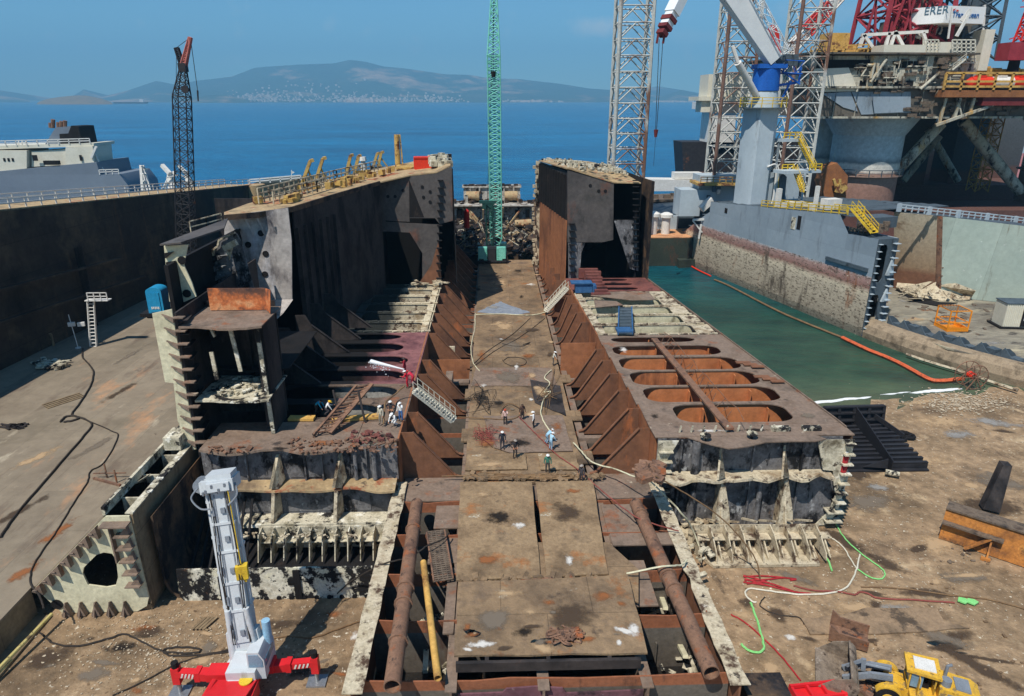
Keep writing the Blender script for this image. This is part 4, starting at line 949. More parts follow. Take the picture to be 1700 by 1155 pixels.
for k in range(26): p = at(RN.uniform(2, 38), RN.uniform(704, 712), z=2.3); b.box(p, (RN.uniform(.3, 1.2), .18, .15), RN.uniform(-.6, .6))
solo(b, 'debris_heap', m_soot, 'small dark heap of scrap near the left edge of the tank floor', 'scrap heap', loc=at(20, 708, z=2.2))
b = M()
for k in range(60): p = at(RN.gauss(88, 12), RN.gauss(606, 3), z=2.3); b.box(p + V((0, 0, RN.uniform(0, .4))), (RN.uniform(.4, 1.4), RN.uniform(.2, .6), .2), RN.uniform(0, 3))
solo(b, 'debris_heap', m_creamd, 'pale pile of scrap at the shadow edge on the tank floor', 'scrap heap', loc=at(88, 606, z=2.2))
b = M(); p, q = at(70, 672, z=2.25), at(132, 652, z=2.25)
for k in range(4): o_ = V((.35, -.3, 0)) * k; b.bar(p + o_, q + o_, .2, .06)
solo(b, 'timber_planks', m_wood, 'pale flat planks lying side by side on the tan tank floor', 'planks', loc=p)
b = M(); p = at(180, 795, z=2.2); b.bar(p + V((-1.2, 0, .1)), p + V((1.6, -1.2, .1)), .18, .18); b.bar(p + V((-.2, .2, 0)), p + V((-.2, .2, 1.3)), .1); b.bar(p + V((1.0, -.6, 0)), p + V((1.0, -.6, 1.2)), .1); b.bar(p + V((-1.2, .1, .5)), p + V((1.5, .1, .5)), .08)
solo(b, 'broken_rail', m_piper, 'broken brown rail with two stub posts on the tank floor beside the cream trough', 'railing', loc=p)
# lamp post and shed front in the shade
p = at(130, 578, z=2.2); t = thing('work_lamp', 'thin white lamp post with two floodlights standing at the shadow edge on the tank floor', 'lamp post', p)
b = M(); b.tube(p, p + V((-.9, 1.0, 4.2)), .06, .05, 6); b.tube(p + V((0, 0, .02)), p + V((0, 0, .12)), .35, .35, 8); b.build('pole', m_rail, t)
for dx in (-.3, .9):
    b = M(); b.box(p + V((dx - .3, .7, 3.0)), (.8, .3, .5), .3); b.build('floodlight', m_rail, t)
p = at(75, 574, z=2.2); b = M()
for a, c in (((-1.1, 0), (-1.1, 1.6)), ((1.1, 0), (1.1, 1.6)), ((-1.1, 1.6), (1.1, 1.6)), ((-1.1, .9), (1.1, .9))): b.bar(p + V((a[0], 0, a[1])), p + V((c[0], 0, c[1])), .2, .2)
solo(b, 'timber_stand', m_wood, 'small open timber stand in the shade of the far wall', 'stand', loc=p)
# blue tank
p = at(266, 515, z=7.45); p = V((-24.4, 52.5, 13.2)); p = at(266, 516, y=54); t = thing('site_toilet', 'bright blue toilet cabin with domed top beside the cut side of the broken ship', 'portable toilet', p)
m_blue = mat('bright_blue_plastic', [S(30, 136, 178), S(44, 150, 190)], .8, .5, bump=0)
b = M(); pts = [(-.62, 0), (.62, 0), (.62, 1.75)] + [(.62 * math.cos(rad(a)), 1.75 + .35 * math.sin(rad(a))) for a in range(20, 180, 20)] + [(-.62, 1.75)]
b.prism([(p.x + a, p.y - .6, p.z + c) for a, c in pts], (0, 1.2, 0)); cb_ = b.build('cabin', m_blue, t)
b = M(); b.bx(p.x - .42, p.x + .42, p.y - .66, p.y - .61, p.z + .12, p.z + 1.7); dr_ = b.build('door', m_blue, cb_)
b = M(); 
for k in range(5): b.bx(p.x - .3 + .13 * k, p.x - .21 + .13 * k, p.y - .69, p.y - .67, p.z + .35 + .03 * (k % 2), p.z + .55)
b.build('white_marking', m_rail, cb_)
b = M(); b.tube((p.x - 1.2, p.y + .3, p.z - .35), (p.x + .9, p.y + .3, p.z - .35), .35, .35, 10); b.bx(p.x - 1.3, p.x + 3, p.y - .7, p.y + 1.2, p.z - .3, p.z - .02); b.build('support', m_black, t)
# ---------------------------------------------------------------- black lattice crane on the left
m_cblk = mat('black_lattice_steel', [S(36, 36, 40), S(54, 52, 54)], 1, .7, bump=0, spots=[(S(110, 70, 50), .68, .3)])
m_cred = mat('faded_red_lattice', [S(170, 92, 84), S(190, 116, 104)], 1, .7, bump=0)
cb = V((-50.5, 112, 2.2)); t = thing('lattice_crane', 'black lattice boom crane with a reddish fork head in front of the dark left wall', 'crane', cb)
hd = at(304, 112, y=112)
b = M(); b.lattice(cb + V((0, 0, 3)), at(302, 160, y=112), 2.3, 2.0, 17, .1, .05, mode='x'); b.lattice(at(302, 160, y=112), hd, 2.0, .7, 4, .1, .05, mode='x'); b.build('boom', m_cblk, t)
b = M(); b.lattice(hd, at(316, 62, y=112), .7, .35, 6, .13, .07, mode='x'); b.tube(at(313, 85, y=112) , at(316, 62, y=112), .25, .35, 8); b.build('jib', m_cred, t)
b = M(); b.lattice(hd, at(293, 79, y=112), .6, .5, 4, .11, .05, mode='x'); b.box(hd, (1.1, 1.1, 1.2)); pp = at(308, 148, y=111); b.tube(pp, pp + V((0, -.3, 0)), .55, .55, 12); b.build('head_mast', m_cblk, t)
b = M(); a = at(316, 62, y=112); c = at(328, 150, y=112); b.tube(a, c, .05, .05, 4); b.tube(c, at(329, 168, y=112), .14, .1, 6); b.tube(a, at(293, 79, y=112), .04, .04, 4); b.tube(at(293, 79, y=112), cb + V((-2, 0, 4)), .04, .04, 4); b.build('hoist_rope', m_cblk, t)
b = M(); b.box(cb + V((0, 2, 2.2)), (3.2, 6, 2.2)); b.box(cb + V((1.9, -.5, 2.2)), (1, 1.8, 2)); b.build('machine_house', m_cblk, t)
for s_ in (-1, 1):
    b = M(); b.box(cb + V((s_ * 2, 1, .5)), (.9, 6, 1)); b.build('track', m_black, t)
# ---------------------------------------------------------------- grey ship with the funnel
m_shipg = mat('grey_ship_paint', [S(112, 122, 134), S(122, 132, 142)], .1, .6, bump=.05, fine=.08, seams=('xz', 9, 3, .9))
m_beige = mat('cream_house_paint', [S(206, 200, 180), S(220, 214, 196)], .2, .6, bump=.05, fine=.12)
yg = 178
t = thing('grey_ship', 'grey ship with a cream deckhouse and a grey black funnel, moored behind the left hull', 'ship', at(60, 330, y=yg))
G = lambda pts, y=yg: [(p.x, p.z) for p in (at(a, c, y=y) for a, c in pts)]
b = M(); b.xz(G([(-90, 290), (0, 284), (160, 269), (166, 290), (198, 289), (213, 308), (217, 325), (216, 352), (-90, 352)]), yg, 16); b.build('hull', m_shipg, t)
b = M(); b.xz(G([(-60, 250), (40, 250), (40, 280), (-60, 290)]), yg + 1, 9); b.build('deckhouse', m_beige, t)
b = M(); b.xz(G([(44, 252), (108, 248), (108, 274), (44, 278)]), yg + 2, 9); b.xz(G([(104, 245), (149, 243), (152, 270), (104, 274)]), yg + 1.2, 9); b.xz(G([(-60, 244), (150, 238), (150, 243), (-60, 250)]), yg + 1.5, 10); b.build('deckhouse', m_beige, t)
b = M()
for x in (7, 14, 21): q = G([(x, 265), (x + 3, 269)], yg + .9)[0]; b.box((q[0], yg + .95, q[1]), (.5, .1, .8))
for x in (56, 60, 134): q = G([(x, 262)], yg + .9)[0]; b.box((q[0], yg + .95, q[1]), (.6, .1, 1.4))
q = G([(85, 270)], yg)[0]; b.box((q[0], yg + .3, q[1]), (3.6, 1, 1)); b.each('window', m_black, t)
b = M(); b.xz(G([(62, 241), (80, 212), (105, 210), (112, 226), (112, 241)]), yg + 3, 6); fn_ = b.build('funnel', m_shipg, t)
b = M(); b.xz(G([(90, 241), (88, 223), (103, 222), (108, 209), (120, 210), (127, 241)]), yg + 2.6, 7); b.build('funnel_panel', m_black, fn_)
b = M()
for x, h_ in ((84, 204), (88, 198), (97, 203), (102, 201), (108, 200)): a, c = at(x, 212, y=yg + 5), at(x, h_, y=yg + 5); b.tube(a, c, .45, .5, 8)
b.each('exhaust_pipe', m_piper, fn_)
b = M(); b.rail([at(-60, 244, y=yg + 1.4), at(150, 238, y=yg + 1.4)], 1.2, 2.5, .1); b.rail([at(166, 290, y=yg), at(198, 289, y=yg)], 1.2, 1.5, .1); b.bar(at(152, 243, y=yg + 2), at(176, 292, y=yg + 2), .3, .3); b.bar(at(152, 262, y=yg + 1), at(160, 243, y=yg + 1), .5, .5)
for x in (30, 36, 42): b.bar(at(x, 246, y=yg + 3), at(x + 1, 234, y=yg + 3), .25)
b.bar(at(26, 238, y=yg + 3), at(44, 236, y=yg + 3), .3); b.build('deck_rail', m_rail, t)
# white A-frames on the far hull's side deck
def aframe(pts, label):
    base = at(*pts[0], y=146); t = thing('white_davit', label, 'davit', base, 0, 'white davits on the far hull')
    b = M()
    for a, c, r in pts[1]: b.bar(at(a[0], a[1], y=146), at(c[0], c[1], y=147), r, r)
    b.build('frame', m_rail, t); b = M()
    for a, c, r in pts[2]: b.bar(at(a[0], a[1], y=145.5), at(c[0], c[1], y=146.4), r, r)
    b.build('brace', m_rail, t)
aframe(((240, 316), [((237, 316), (234, 274), .5), ((250, 316), (238, 274), .3), ((234, 275), (244, 282), .3)], [((238, 300), (245, 302), .25), ((237, 288), (242, 290), .25), ((244, 316), (238, 290), .25)]), 'narrow white davit, leftmost on the far hull side deck')
aframe(((284, 313), [((284, 313), (282, 286), .9), ((282, 288), (269, 274), .7), ((272, 312), (282, 290), .4), ((290, 312), (288, 284), .3)], [((274, 304), (290, 300), .3), ((276, 295), (296, 290), .25)]), 'white davit with a bent arm pointing left on the far hull')
aframe(((312, 312), [((312, 310), (308, 284), .6), ((308, 286), (297, 275), .5), ((320, 310), (310, 284), .3), ((300, 290), (318, 300), .3)], [((302, 300), (318, 305), .3), ((304, 284), (322, 304), .25)]), 'white davit behind the black lattice crane boom')
m_dkgreen = mat('dark_green_hull', [S(46, 54, 48), S(60, 66, 56)], .3, .8, bump=.1, spots=[(S(90, 60, 44), .64, .4, (1, 1, .4), .1)])
t = thing('moored_hulk', 'dark green hulk moored beyond the yellow davits of the broken ship', 'ship wreck', at(455, 340, y=178))
b = M(); b.xz([(p.x, p.z) for p in (at(a, c, y=178) for a, c in ((415, 306), (520, 298), (520, 350), (415, 350)))], 178, 14); b.build('hull', m_dkgreen, t)
b = M(); b.rail([at(415, 306, y=178), at(500, 299, y=178)], 1.2, 2.4, .14); b.bar(at(484, 300, y=179), at(484, 282, y=179), .16); b.prism([at(484, 283, y=179), at(489, 286, y=179), at(484, 289, y=179)], (0, .1, 0)); b.build('deck_rail', m_rail, t)
# ---------------------------------------------------------------- things on the broken ship's upper left deck
m_davit = mat('rusty_yellow_davit', [S(186, 150, 80), S(206, 170, 96), S(150, 110, 64)], .8, .7, bump=.1, spots=[(S(110, 66, 44), .56, .8)])
names = ['first', 'second', 'third', 'fourth', 'fifth', 'sixth']
for i, (bx_, by_, tx, ty) in enumerate(((499, 312, 515, 267), (521, 310, 536, 263), (573, 296, 582, 258), (587, 294, 595, 259), (618, 282, 626, 255), (627, 280, 633, 253))):
    yy = [95, 97, 110, 112, 122, 124][i]
    bs = at(bx_, by_, y=yy); tp = at(tx, ty, y=yy)
    t = thing('boat_davit', 'rust stained yellow davit arm on the upper left deck, %s from the left' % names[i], 'davit', bs, 0, 'yellow davits on the upper deck')
    b = M(); b.bar(bs, tp, .46, .4); b.bar(tp, tp + V((.4, .2, .1)), .5, .4); b.build('arm', m_davit, t)
    b = M(); b.bar(bs + V((1.9, .4, 0)), bs.lerp(tp, .72), .22, .22); b.bar(bs + V((-.2, 0, .2)), bs + V((2.2, .4, .2)), .3, .3); b.build('stay', m_davit, t)
b = M(); pl = [at(430, 338, z=22.1), at(505, 318, z=22.1), at(560, 302, z=22.1), at(628, 285, z=22.4)]
b.rail(pl, 1.5, 1.0, .06, (1, .66, .33)); b.rail([p + V((1.6, -.4, 0)) for p in pl[:3]], 1.3, 1.2, .06); solo(b, 'deck_railing', m_burnt, 'long row of rusty guard rails along the upper left deck', 'railing', loc=pl[1])
b = M()
for k in range(40):
    t_ = RN.random(); p = pl[0].lerp(pl[3], t_) + V((RN.uniform(-1, 2.2), RN.uniform(-2, 1), RN.uniform(0, .6))); b.box(p, (RN.uniform(.2, 1.6), RN.uniform(.2, .6), RN.uniform(.2, .9)), RN.uniform(0, 3))
solo(b, 'deck_scrap', m_davit, 'scattered yellowish scrap between the davits on the upper left deck', 'scrap heap', loc=pl[1])
b = M(); a = at(661, 280, y=104); c = at(658, 223, y=104); b.tube(a, c, .42, .36, 10); b.bar(a + V((.7, .2, 0)), c + V((.45, .2, 0)), .2, .2); b.box(a, (1.6, 1.4, .5)); solo(b, 'deck_post', m_davit, 'tall yellowish post standing alone on the upper left deck', 'post', loc=a)
m_red = mat('red_paint', [S(196, 40, 32), S(214, 52, 40)], .6, .5, bump=.05)
m_orange = mat('orange_red_paint', [S(214, 52, 28), S(226, 62, 34)], .6, .55, bump=.05)
p = at(702, 284, y=99); t = thing('red_skip', 'bright red steel box on the upper left deck', 'skip', p)
b = M(); b.box(p + V((0, 0, .95)), (2.2, 1.8, 1.8), .1); b.build('box', m_orange, t)
b = M(); b.box(p + V((0, 0, 1.9)), (2.4, 2.0, .16), .1); b.box(p + V((1.15, -.3, .5)), (.3, 1.2, 1.0), .1); b.box(p + V((-1.16, 0, .9)), (.14, .16, 1.8), .1); b.build('rim', m_orange, t)
b = M()
for k in range(60): q = at(RN.uniform(716, 746), RN.uniform(268, 277), z=23.4); b.box(q + V((0, 0, RN.uniform(0, .9))), (RN.uniform(.3, 1.2), RN.uniform(.3, .9), RN.uniform(.3, 1)), RN.uniform(0, 3))
solo(b, 'deck_scrap', m_creamd, 'pale heap of scrap right of the red box on the deck corner', 'scrap heap', loc=at(730, 273, z=23.4))
b = M(); q = at(690, 276, z=22.9); b.box(q, (5.5, 6, .3), .1); solo(b, 'hatch_cover', m_davit, 'flat sandy yellow cover plate behind the red box', 'hatch cover', loc=q)
q = at(604, 284, y=112); b = M(); b.tube(q, q + V((0, 0, 1.6)), .45, .35, 8); b.tube(q + V((0, 0, 1.6)), q + V((0, 0, 2.2)), .6, .5, 8); b.bar(q + V((-.9, 0, 1.1)), q + V((0, 0, 1.1)), .3); solo(b, 'vent_head', m_rail, 'white mushroom vent between the davits on the upper left deck', 'vent', loc=q)
# ---------------------------------------------------------------- green crawler crane on the lane
m_teal = mat('mint_green_paint', [S(120, 204, 186), S(136, 216, 196)], .5, .5, bump=.04, spots=[(S(70, 120, 110), .66, 1.0)])
cg = V((.1, 122.5, 4.2)); t = thing('crawler_crane', 'mint green crawler crane with tall lattice boom at the far end of the lane', 'crane', cg)
tip = at(820, -4, y=119.5); e1 = at(819.5, 92, y=120); e0 = cg + V((.6, 1.5, 4.2))
b = M(); b.lattice(cg + V((.3, 1.6, 1.6)), e0, .8, 2.0, 3, .1, .06); b.lattice(e0, e1, 2.05, 2.05, 30, .12, .075, mode='x'); b.lattice(e1, tip, 2.05, .9, 8, .12, .075, mode='x'); b.build('boom', m_teal, t)
for s_ in (-1, 1):
    b = M(); b.box(cg + V((s_ * 1.65 - .2, -1.2, 1.75)), (1.6, 1.0, 2.4))
    for k in range(6): b.box(cg + V((s_ * 1.65 - .2 - s_ * .62, -1.74, .75 + .38 * k)), (.16, .1, .2))
    b.build('counterweight', m_teal, t)
b = M(); b.box(cg + V((-.2, -.7, .45)), (5.2, 2.2, .35)); b.box(cg + V((-.2, 1.8, 1.7)), (3.0, 5, 2.2)); b.box(cg + V((-.2, -1.2, 1.7)), (1.3, .6, 2.1)); b.build('machine_house', m_cblk, t)
for s_ in (-1, 1):
    b = M(); b.box(cg + V((s_ * 2.1, 1.6, .45)), (.9, 6.6, .9)); b.build('track', m_black, t)
m_dteal = mat('dark_green_mast', [S(30, 70, 66), S(40, 84, 78)], .5, .6, bump=0)
b = M(); b.lattice(cg + V((-.55, 1, 2.8)), cg + V((-.55, -.2, 10.6)), 1.2, 1.2, 7, .12, .07); b.box(cg + V((-.9, -.2, 10.8)), (2.9, .9, .5)); b.box(cg + V((-.9, -.2, 10.1)), (1.9, .8, .9)); b.build('gantry_mast', m_dteal, t)
b = M(); b.tube(tip, at(819, 120, y=119.5), .05, .05, 4); b.tube(cg + V((-.9, -.2, 10.8)), tip, .04, .04, 4); b.tube(at(819, 118, y=119.4), at(819, 128, y=119.4), .45, .3, 8); b.build('hoist_rope', m_black, t)
b = M(); b.box(cg + V((1.9, 3.2, 1.9)), (1.2, 1.8, 2)); b.build('cab', m_teal, t)
q = at(775, 378, y=136); b = M(); b.tube(q, q + V((0, 0, 3.3)), .55, .55, 12); b.tube(q + V((0, 0, 3.3)), q + V((0, 0, 3.7)), .55, .2, 12); b.tube(q + V((0, 0, 1.6)), q + V((0, 0, 1.75)), .6, .6, 12); solo(b, 'red_cylinder', m_red, 'upright red cylinder among the stern ruins beyond the crane', 'cylinder', loc=q)
# ================================================================ RIGHT: cut grey hull, jack-up legs, oil rig
m_gw = mat('grey_hull_side', [S(190, 200, 204), S(206, 214, 216)], .12, .6, bump=.35, bsc=9, fine=.18, seams=('yz', 12, 4.6, .8),
           bands=[(-1, S(104, 92, 76)), (1.2, S(166, 150, 126)), (5.6, S(204, 186, 158)), (6.4, S(226, 208, 176)), (7.2, S(150, 98, 80)), (8.4, S(186, 146, 134)), (8.9, S(180, 194, 200)), (15, S(190, 204, 210))], bamp=.55,
           spots=[(S(150, 88, 44), .63, .16, (1, 1, .35), .08), (S(96, 84, 72), .6, .8, (1, .5, .12), .12), (S(88, 76, 62), .56, 5, (1, .35, 1), .1), (S(226, 214, 190), .66, 2.6, (1, .6, 1), .05)])
m_gtop = mat('blue_grey_strake', [S(140, 154, 164), S(156, 168, 176)], .1, .6, bump=.06, fine=.1, seams=('yz', 12, 2.9, .86), spots=[(S(112, 120, 126), .62, .3, (1, 1, .2), .12), (S(150, 100, 66), .72, .5, (1, .6, .2), .06), (S(90, 84, 80), .74, .3, (1, .3, .1), .05)])
m_gpaint = mat('grey_blue_paint', [S(166, 178, 184), S(184, 194, 198)], .15, .6, bump=.06, fine=.1, spots=[(S(110, 112, 112), .64, .3, (1, 1, .2), .1), (S(150, 100, 66), .74, .5, (1, 1, .25), .06)])
m_gdk = mat('dark_blue_grey', [S(70, 82, 90), S(88, 100, 108)], .3, .65, bump=.1, spots=[(S(40, 44, 48), .6, .5, (1, 1, .4), .1)])  # darker blue grey for decks, frames and fittings
m_ltgreen = mat('pale_green_bulkhead', [S(166, 180, 168), S(184, 196, 182)], .12, .65, bump=.1, fine=.15, seams=('xz', 4.6, 30, .72), spots=[(S(110, 88, 56), .615, .4, (1, 1, .1), .1), (S(150, 158, 150), .6, .2, (1, 1, .6), .12), (S(222, 226, 216), .7, .8, (1, 1, 1), .05)])
m_brnbulk = mat('stained_cream_bulkhead', [S(168, 150, 122), S(186, 168, 138)], .2, .7, bump=.1, bands=[(2, S(120, 76, 56)), (5.5, S(128, 84, 62)), (6.5, S(160, 134, 106)), (16, S(190, 180, 156))], spots=[(S(120, 96, 70), .6, .3, (1, .3, 1), .1)])
m_floorR = mat('grey_wet_tank_floor', [S(120, 112, 98), S(150, 142, 124), S(104, 96, 86)], .18, .8, bump=.3, st=(.4, 1, 1), spots=[(S(180, 168, 140), .6, .25, (.4, 1, 1), .1), (S(70, 64, 58), .62, .6, (.5, 1, 1), .1)])
GO = V((52.7, 90.8, 0)); GA = .262
def gl(p):   # world -> hull frame
    d = V(p) - GO; c, s_ = math.cos(GA), math.sin(GA); return V((d.x * c + d.y * s_, -d.x * s_ + d.y * c, d.z))
def gw(x, y, z): c, s_ = math.cos(GA), math.sin(GA); return GO + V((x * c - y * s_, x * s_ + y * c, z))
def hpt(px, py, xl=0.0):   # sight line to the hull side plane x = xl
    a = gl((0, 0, H)); b_ = gl(at(px, py, y=100)); t = (xl - a.x) / (b_.x - a.x); return a + (b_ - a) * t
gh = thing('cut_grey_hull', 'cut grey ship hull with rusty fouled side lying across the green water on the right', 'ship wreck', GO, GA)
TOP = [hpt(1442, 393), hpt(1408, 388), hpt(1408, 357), hpt(1290, 346), hpt(1180, 335), hpt(1180, 352), hpt(1106, 403)]
w = M()
Ymax = hpt(1180, 345).y
n = 26
prof = lambda y, zt: [(3.0, -1.2), (1.2, -1.0), (.25, -.3), (0, 1.2), (0, min(8.8, zt - .1))]
top_ = M()
def ztop(y):
    pts = [(TOP[0].y, TOP[0].z), (TOP[1].y - .01, TOP[1].z), (TOP[2].y, TOP[2].z), (TOP[3].y, TOP[3].z), (TOP[4].y, TOP[4].z), (TOP[4].y + .02, TOP[5].z), (TOP[6].y, TOP[6].z)]
    for a, c in zip(pts, pts[1:]):
        if a[0] <= y <= c[0]: return lerp(a[1], c[1], (y - a[0]) / max(1e-6, c[0] - a[0]))
    return pts[0][1] if y < pts[0][0] else pts[-1][1]
Y0 = 0.2; Yend = TOP[6].y
stn = sorted([Y0, TOP[1].y - .02, TOP[1].y + .02, TOP[4].y, TOP[4].y + .04] + [lerp(Y0, Yend, k / 22) for k in range(1, 23)])
def prow(y):   # the far end fines down to a stem
    t = max(0, (y - TOP[4].y) / (Yend - TOP[4].y)); return .8 * t * t
for a, c in zip(stn, stn[1:]):
    for (p, q, p2, q2) in zip(prof(a, ztop(a)), prof(a, ztop(a))[1:], prof(c, ztop(c)), prof(c, ztop(c))[1:]):
        w.add([(p[0] + prow(a), a, p[1]), (p2[0] + prow(c), c, p2[1]), (q2[0] + prow(c), c, q2[1]), (q[0] + prow(a), a, q[1])], [(0, 1, 2, 3)])
    if min(ztop(a), ztop(c)) > 9: top_.add([(prow(a), a, 8.8), (prow(c), c, 8.8), (prow(c), c, ztop(c)), (prow(a), a, ztop(a))], [(0, 1, 2, 3)])
w.build('side_shell', m_gw, gh, local=True); top_.build('top_strake', m_gtop, gh, local=True)
d = M()
for a, c in zip(stn, stn[1:]):
    if c - a < .1: continue
    d.prism([(.02 + prow(a), a, ztop((a + c) / 2) - .03), (.02 + prow(c), c, ztop((a + c) / 2) - .03), (3.4 if a < TOP[2].y + 6 else 26, c, ztop((a + c) / 2) - .03), (3.4 if a < TOP[2].y + 6 else 26, a, ztop((a + c) / 2) - .03)], (0, 0, -.1))
d.build('main_deck', m_gdk, gh, local=True)
w = M(); w.bx(3.2, 3.35, .3, 34, 2.4, ztop(2)); w.build('inner_side', m_gpaint, gh, local=True)
# the cut end: frame plate with two dark manholes and stiffeners
w = M(); zt = ztop(.3); ringpoly(w, [(0, .2), (3.3, .2), (3.3, 7.4), (0, 7.4)], [(.5, 1.2), (1.5, .9), (1.9, 1.4), (1.9, 5.4), (1.5, 6.2), (.6, 6.2), (.4, 5.6)], .05, .12)
ringpoly(w, [(0, 7.41), (3.3, 7.41), (3.3, zt), (0, zt)], [(.4, 8.2), (1.3, 8.0), (1.7, 8.6), (1.7, zt - 1.4), (1.4, zt - .8), (.4, zt - .8)], .05, .12); w.build('end_frame', m_gdk, gh, local=True)
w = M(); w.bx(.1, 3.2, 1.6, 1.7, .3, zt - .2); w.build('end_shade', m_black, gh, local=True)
w = M()
for k in range(13): z = 1.4 + k * 1.0; w.bx(2.4, 3.25, -.6, .04, z, z + .09); w.bx(-.02, .5, -.35, .04, z, z + .07)
w.prism([(2.0, .0, 9.0), (3.2, .0, 9.0), (2.6, -.1, 11.6)], (0, -.3, 0)); w.prism([(2.0, .0, 5.2), (3.2, .0, 5.2), (2.6, -.1, 7.2)], (0, -.3, 0)); w.build('end_stiffener', m_gpaint, gh, local=True)
w = M(); w.bx(-.35, -.02, 1.0, 9.2, 9.4, 9.9); w.build('fender_bar', m_gdk, gh, local=True)
p = hpt(1322, 372); w = M(); w.bx(-.06, .0, p.y - 1.0, p.y - .2, p.z - .7, p.z + 1.4); q = hpt(1206, 350); w.bx(-.06, 0, q.y - .3, q.y + .5, q.z - .4, q.z + .5); w.build('side_opening', m_black, gh, local=True)
w = M(); w.bx(-.06, .0, p.y + .2, p.y + 1.2, p.z - .9, p.z + 1.0); w.build('side_patch', m_creamd, gh, local=True)
# low bilge that runs on towards the beach
def bx_off(y): return .0105 * y * y if y < 0 else 0
w = M(); st_ = [.3 - 1.6 * k for k in range(26)]
for a, c in zip(st_, st_[1:]):
    pr = [(2.4, -1.3), (.9, -.9), (.15, -.1), (0, .9), (.35, 1.9), (1.1, 2.5), (2.0, 2.55)]
    for p, q in zip(pr, pr[1:]):
        w.add([(p[0] + bx_off(a), a, p[1]), (p[0] + bx_off(c), c, p[1]), (q[0] + bx_off(c), c, q[1]), (q[0] + bx_off(a), a, q[1])], [(0, 1, 2, 3)])
m_foul = mat('barnacled_bilge', [S(132, 114, 92), S(166, 146, 120), S(106, 92, 74)], .6, .9, bump=.6, bsc=10)
w.build('bilge_shell', m_foul, gh, local=True)
f = M(); f.prism([(1.9, .2, 2.35), (1.9, -12, 2.35), (5.6, -20, 2.35), (18, -40, 2.35), (60, -40, 2.35), (60, 30, 2.35), (1.9, 30, 2.35)], (0, 0, -.2)); f.build('tank_floor', m_floorR, gh, local=True)
for k in range(9):
    y = -1.8 - k * 2.5; x = bx_off(y) + 2.1; x2 = bx_off(y - 2.5) + 2.1
    w = M(); pts = []
    for j in range(9): t = j / 8; pts.append((lerp(x, x2, t), y - 2.5 * t, 2.5 + 1.25 * abs(2 * t - 1) ** 1.6))
    w.prism([(x, y, 2.3)] + pts + [(x2, y - 2.5, 2.3)], (.12, 0, 0)); w.prism([(x + .1, y, 2.3), (x + .1, y, 3.6), (x + .9, y, 3.5), (x + 1.8, y, 2.9), (x + 2.4, y, 2.3)], (0, .1, 0))
    w.bx(x + .5, x + 1.6, y - 1.6, y - .4, 2.38, 2.7 + .5 * (k % 2)); w.build('floor_web', m_gdk, gh, local=True)
# transverse bulkhead behind the tank
bl = [at(1485, 478, z=2.4), at(1552, 490, z=2.4), at(1560, 491, z=2.4), at(1760, 512, z=2.4)]
tp = []
for b_, (px_, py_) in zip(bl, ((1486, 352), (1556, 358), (1563, 359), (1775, 384))): tp.append(at(px_, py_, y=b_.y))
w = M(); w.prism([gl(bl[0]), gl(bl[1]), gl(tp[1]), gl(tp[0])], (0, .2, 0)); w.build('stained_bulkhead', m_brnbulk, gh, local=True)
w = M(); w.prism([gl(bl[2]), gl(bl[3]), gl(tp[3]), gl(tp[2])], (0, .2, 0)); w.build('pale_bulkhead', m_ltgreen, gh, local=True)
w = M(); a, c = gl(bl[1]), gl(tp[2]); w.prism([a, gl(bl[2]), c, gl(tp[1])], (0, -.25, 0))
for k in range(9): z = lerp(3, c.z, k / 9); w.bx(a.x - .3, a.x + .4, a.y - .6, a.y, z, z + .1)
w.build('edge_stiffener', m_piper, gh, local=True)
d = M(); a, c = gl(tp[0]), gl(tp[3]); d.prism([a + V((0, .0, .1)), c + V((0, 0, .1)), c + V((0, 9, 0)), a + V((0, 9, 0))], (0, 0, -.1)); d.build('bulkhead_deck', m_gdk, gh, local=True)
w = M(); a, c = gl(at(1492, 350, y=103)), gl(at(1775, 380, y=107)); w.rail([a, c], 1.0, 1.1, .08); 
for k in range(7): q = a.lerp(c, k / 6); w.box(q + V((0, 0, .5)), (.6, .4, 1.2))
w.build('deck_rail', m_gpaint, gh, local=True)
w = M(); q = gl(at(1470, 365, y=99)); w.box(q + V((0, 1.5, -.4)), (4.5, 3, 1.6)); w.build('deck_house', m_gdk, gh, local=True)
m_ruin = mat('rusty_cut_machinery', [S(80, 66, 56), S(120, 104, 88), S(60, 54, 50)], 1.2, .8, bump=.3)
w = M(); 
for k in range(34): q = hpt(RN.uniform(1412, 1448), RN.uniform(372, 386)); w.box(q + V((RN.uniform(.3, 3), 0, 0)), (RN.uniform(.3, 1.2), RN.uniform(.2, 1.2), RN.uniform(.2, 1.0)), RN.uniform(0, 3))
w.build('cut_pipework', m_ruin, gh, local=True)
w = M(); ya, yb = hpt(1405, 357).y, hpt(1262, 345).y
pl = [V((.2, lerp(ya, yb, k / 4), ztop(lerp(ya, yb, k / 4) + .05))) for k in range(5)]; w.rail(pl, 1.1, 1.4, .06, (1, .6, .2)); w.rail([p + V((2.8, 0, 0)) for p in pl], 1.1, 1.4, .06); w.build('deck_rail', m_yel, gh, local=True)
w = M(); w.stairs(gl(at(1418, 346, y=95)), gl(at(1452, 386, y=92.4)), 1.3, (1, .2, 0)); w.build('boarding_stairs', m_yel, gh, local=True)
w = M(); q = hpt(1374, 345, 2.5); w.box(q + V((.5, 0, .6)), (2.6, 1.6, 1.6)); q = hpt(1352, 350, 1.2); w.box(q + V((0, 0, 1.8)), (.5, .5, 4)); q = hpt(1343, 350, 1.2); w.box(q + V((0, 0, .5)), (1.4, 1.2, 1.2)); q = hpt(1290, 345, 1.4); w.box(q + V((0, 0, 1.2)), (.7, .7, 4)); w.box(q + V((3, 0, .3)), (4.5, 1.2, 1.2)); w.build('deck_box', m_rail, gh, local=True)
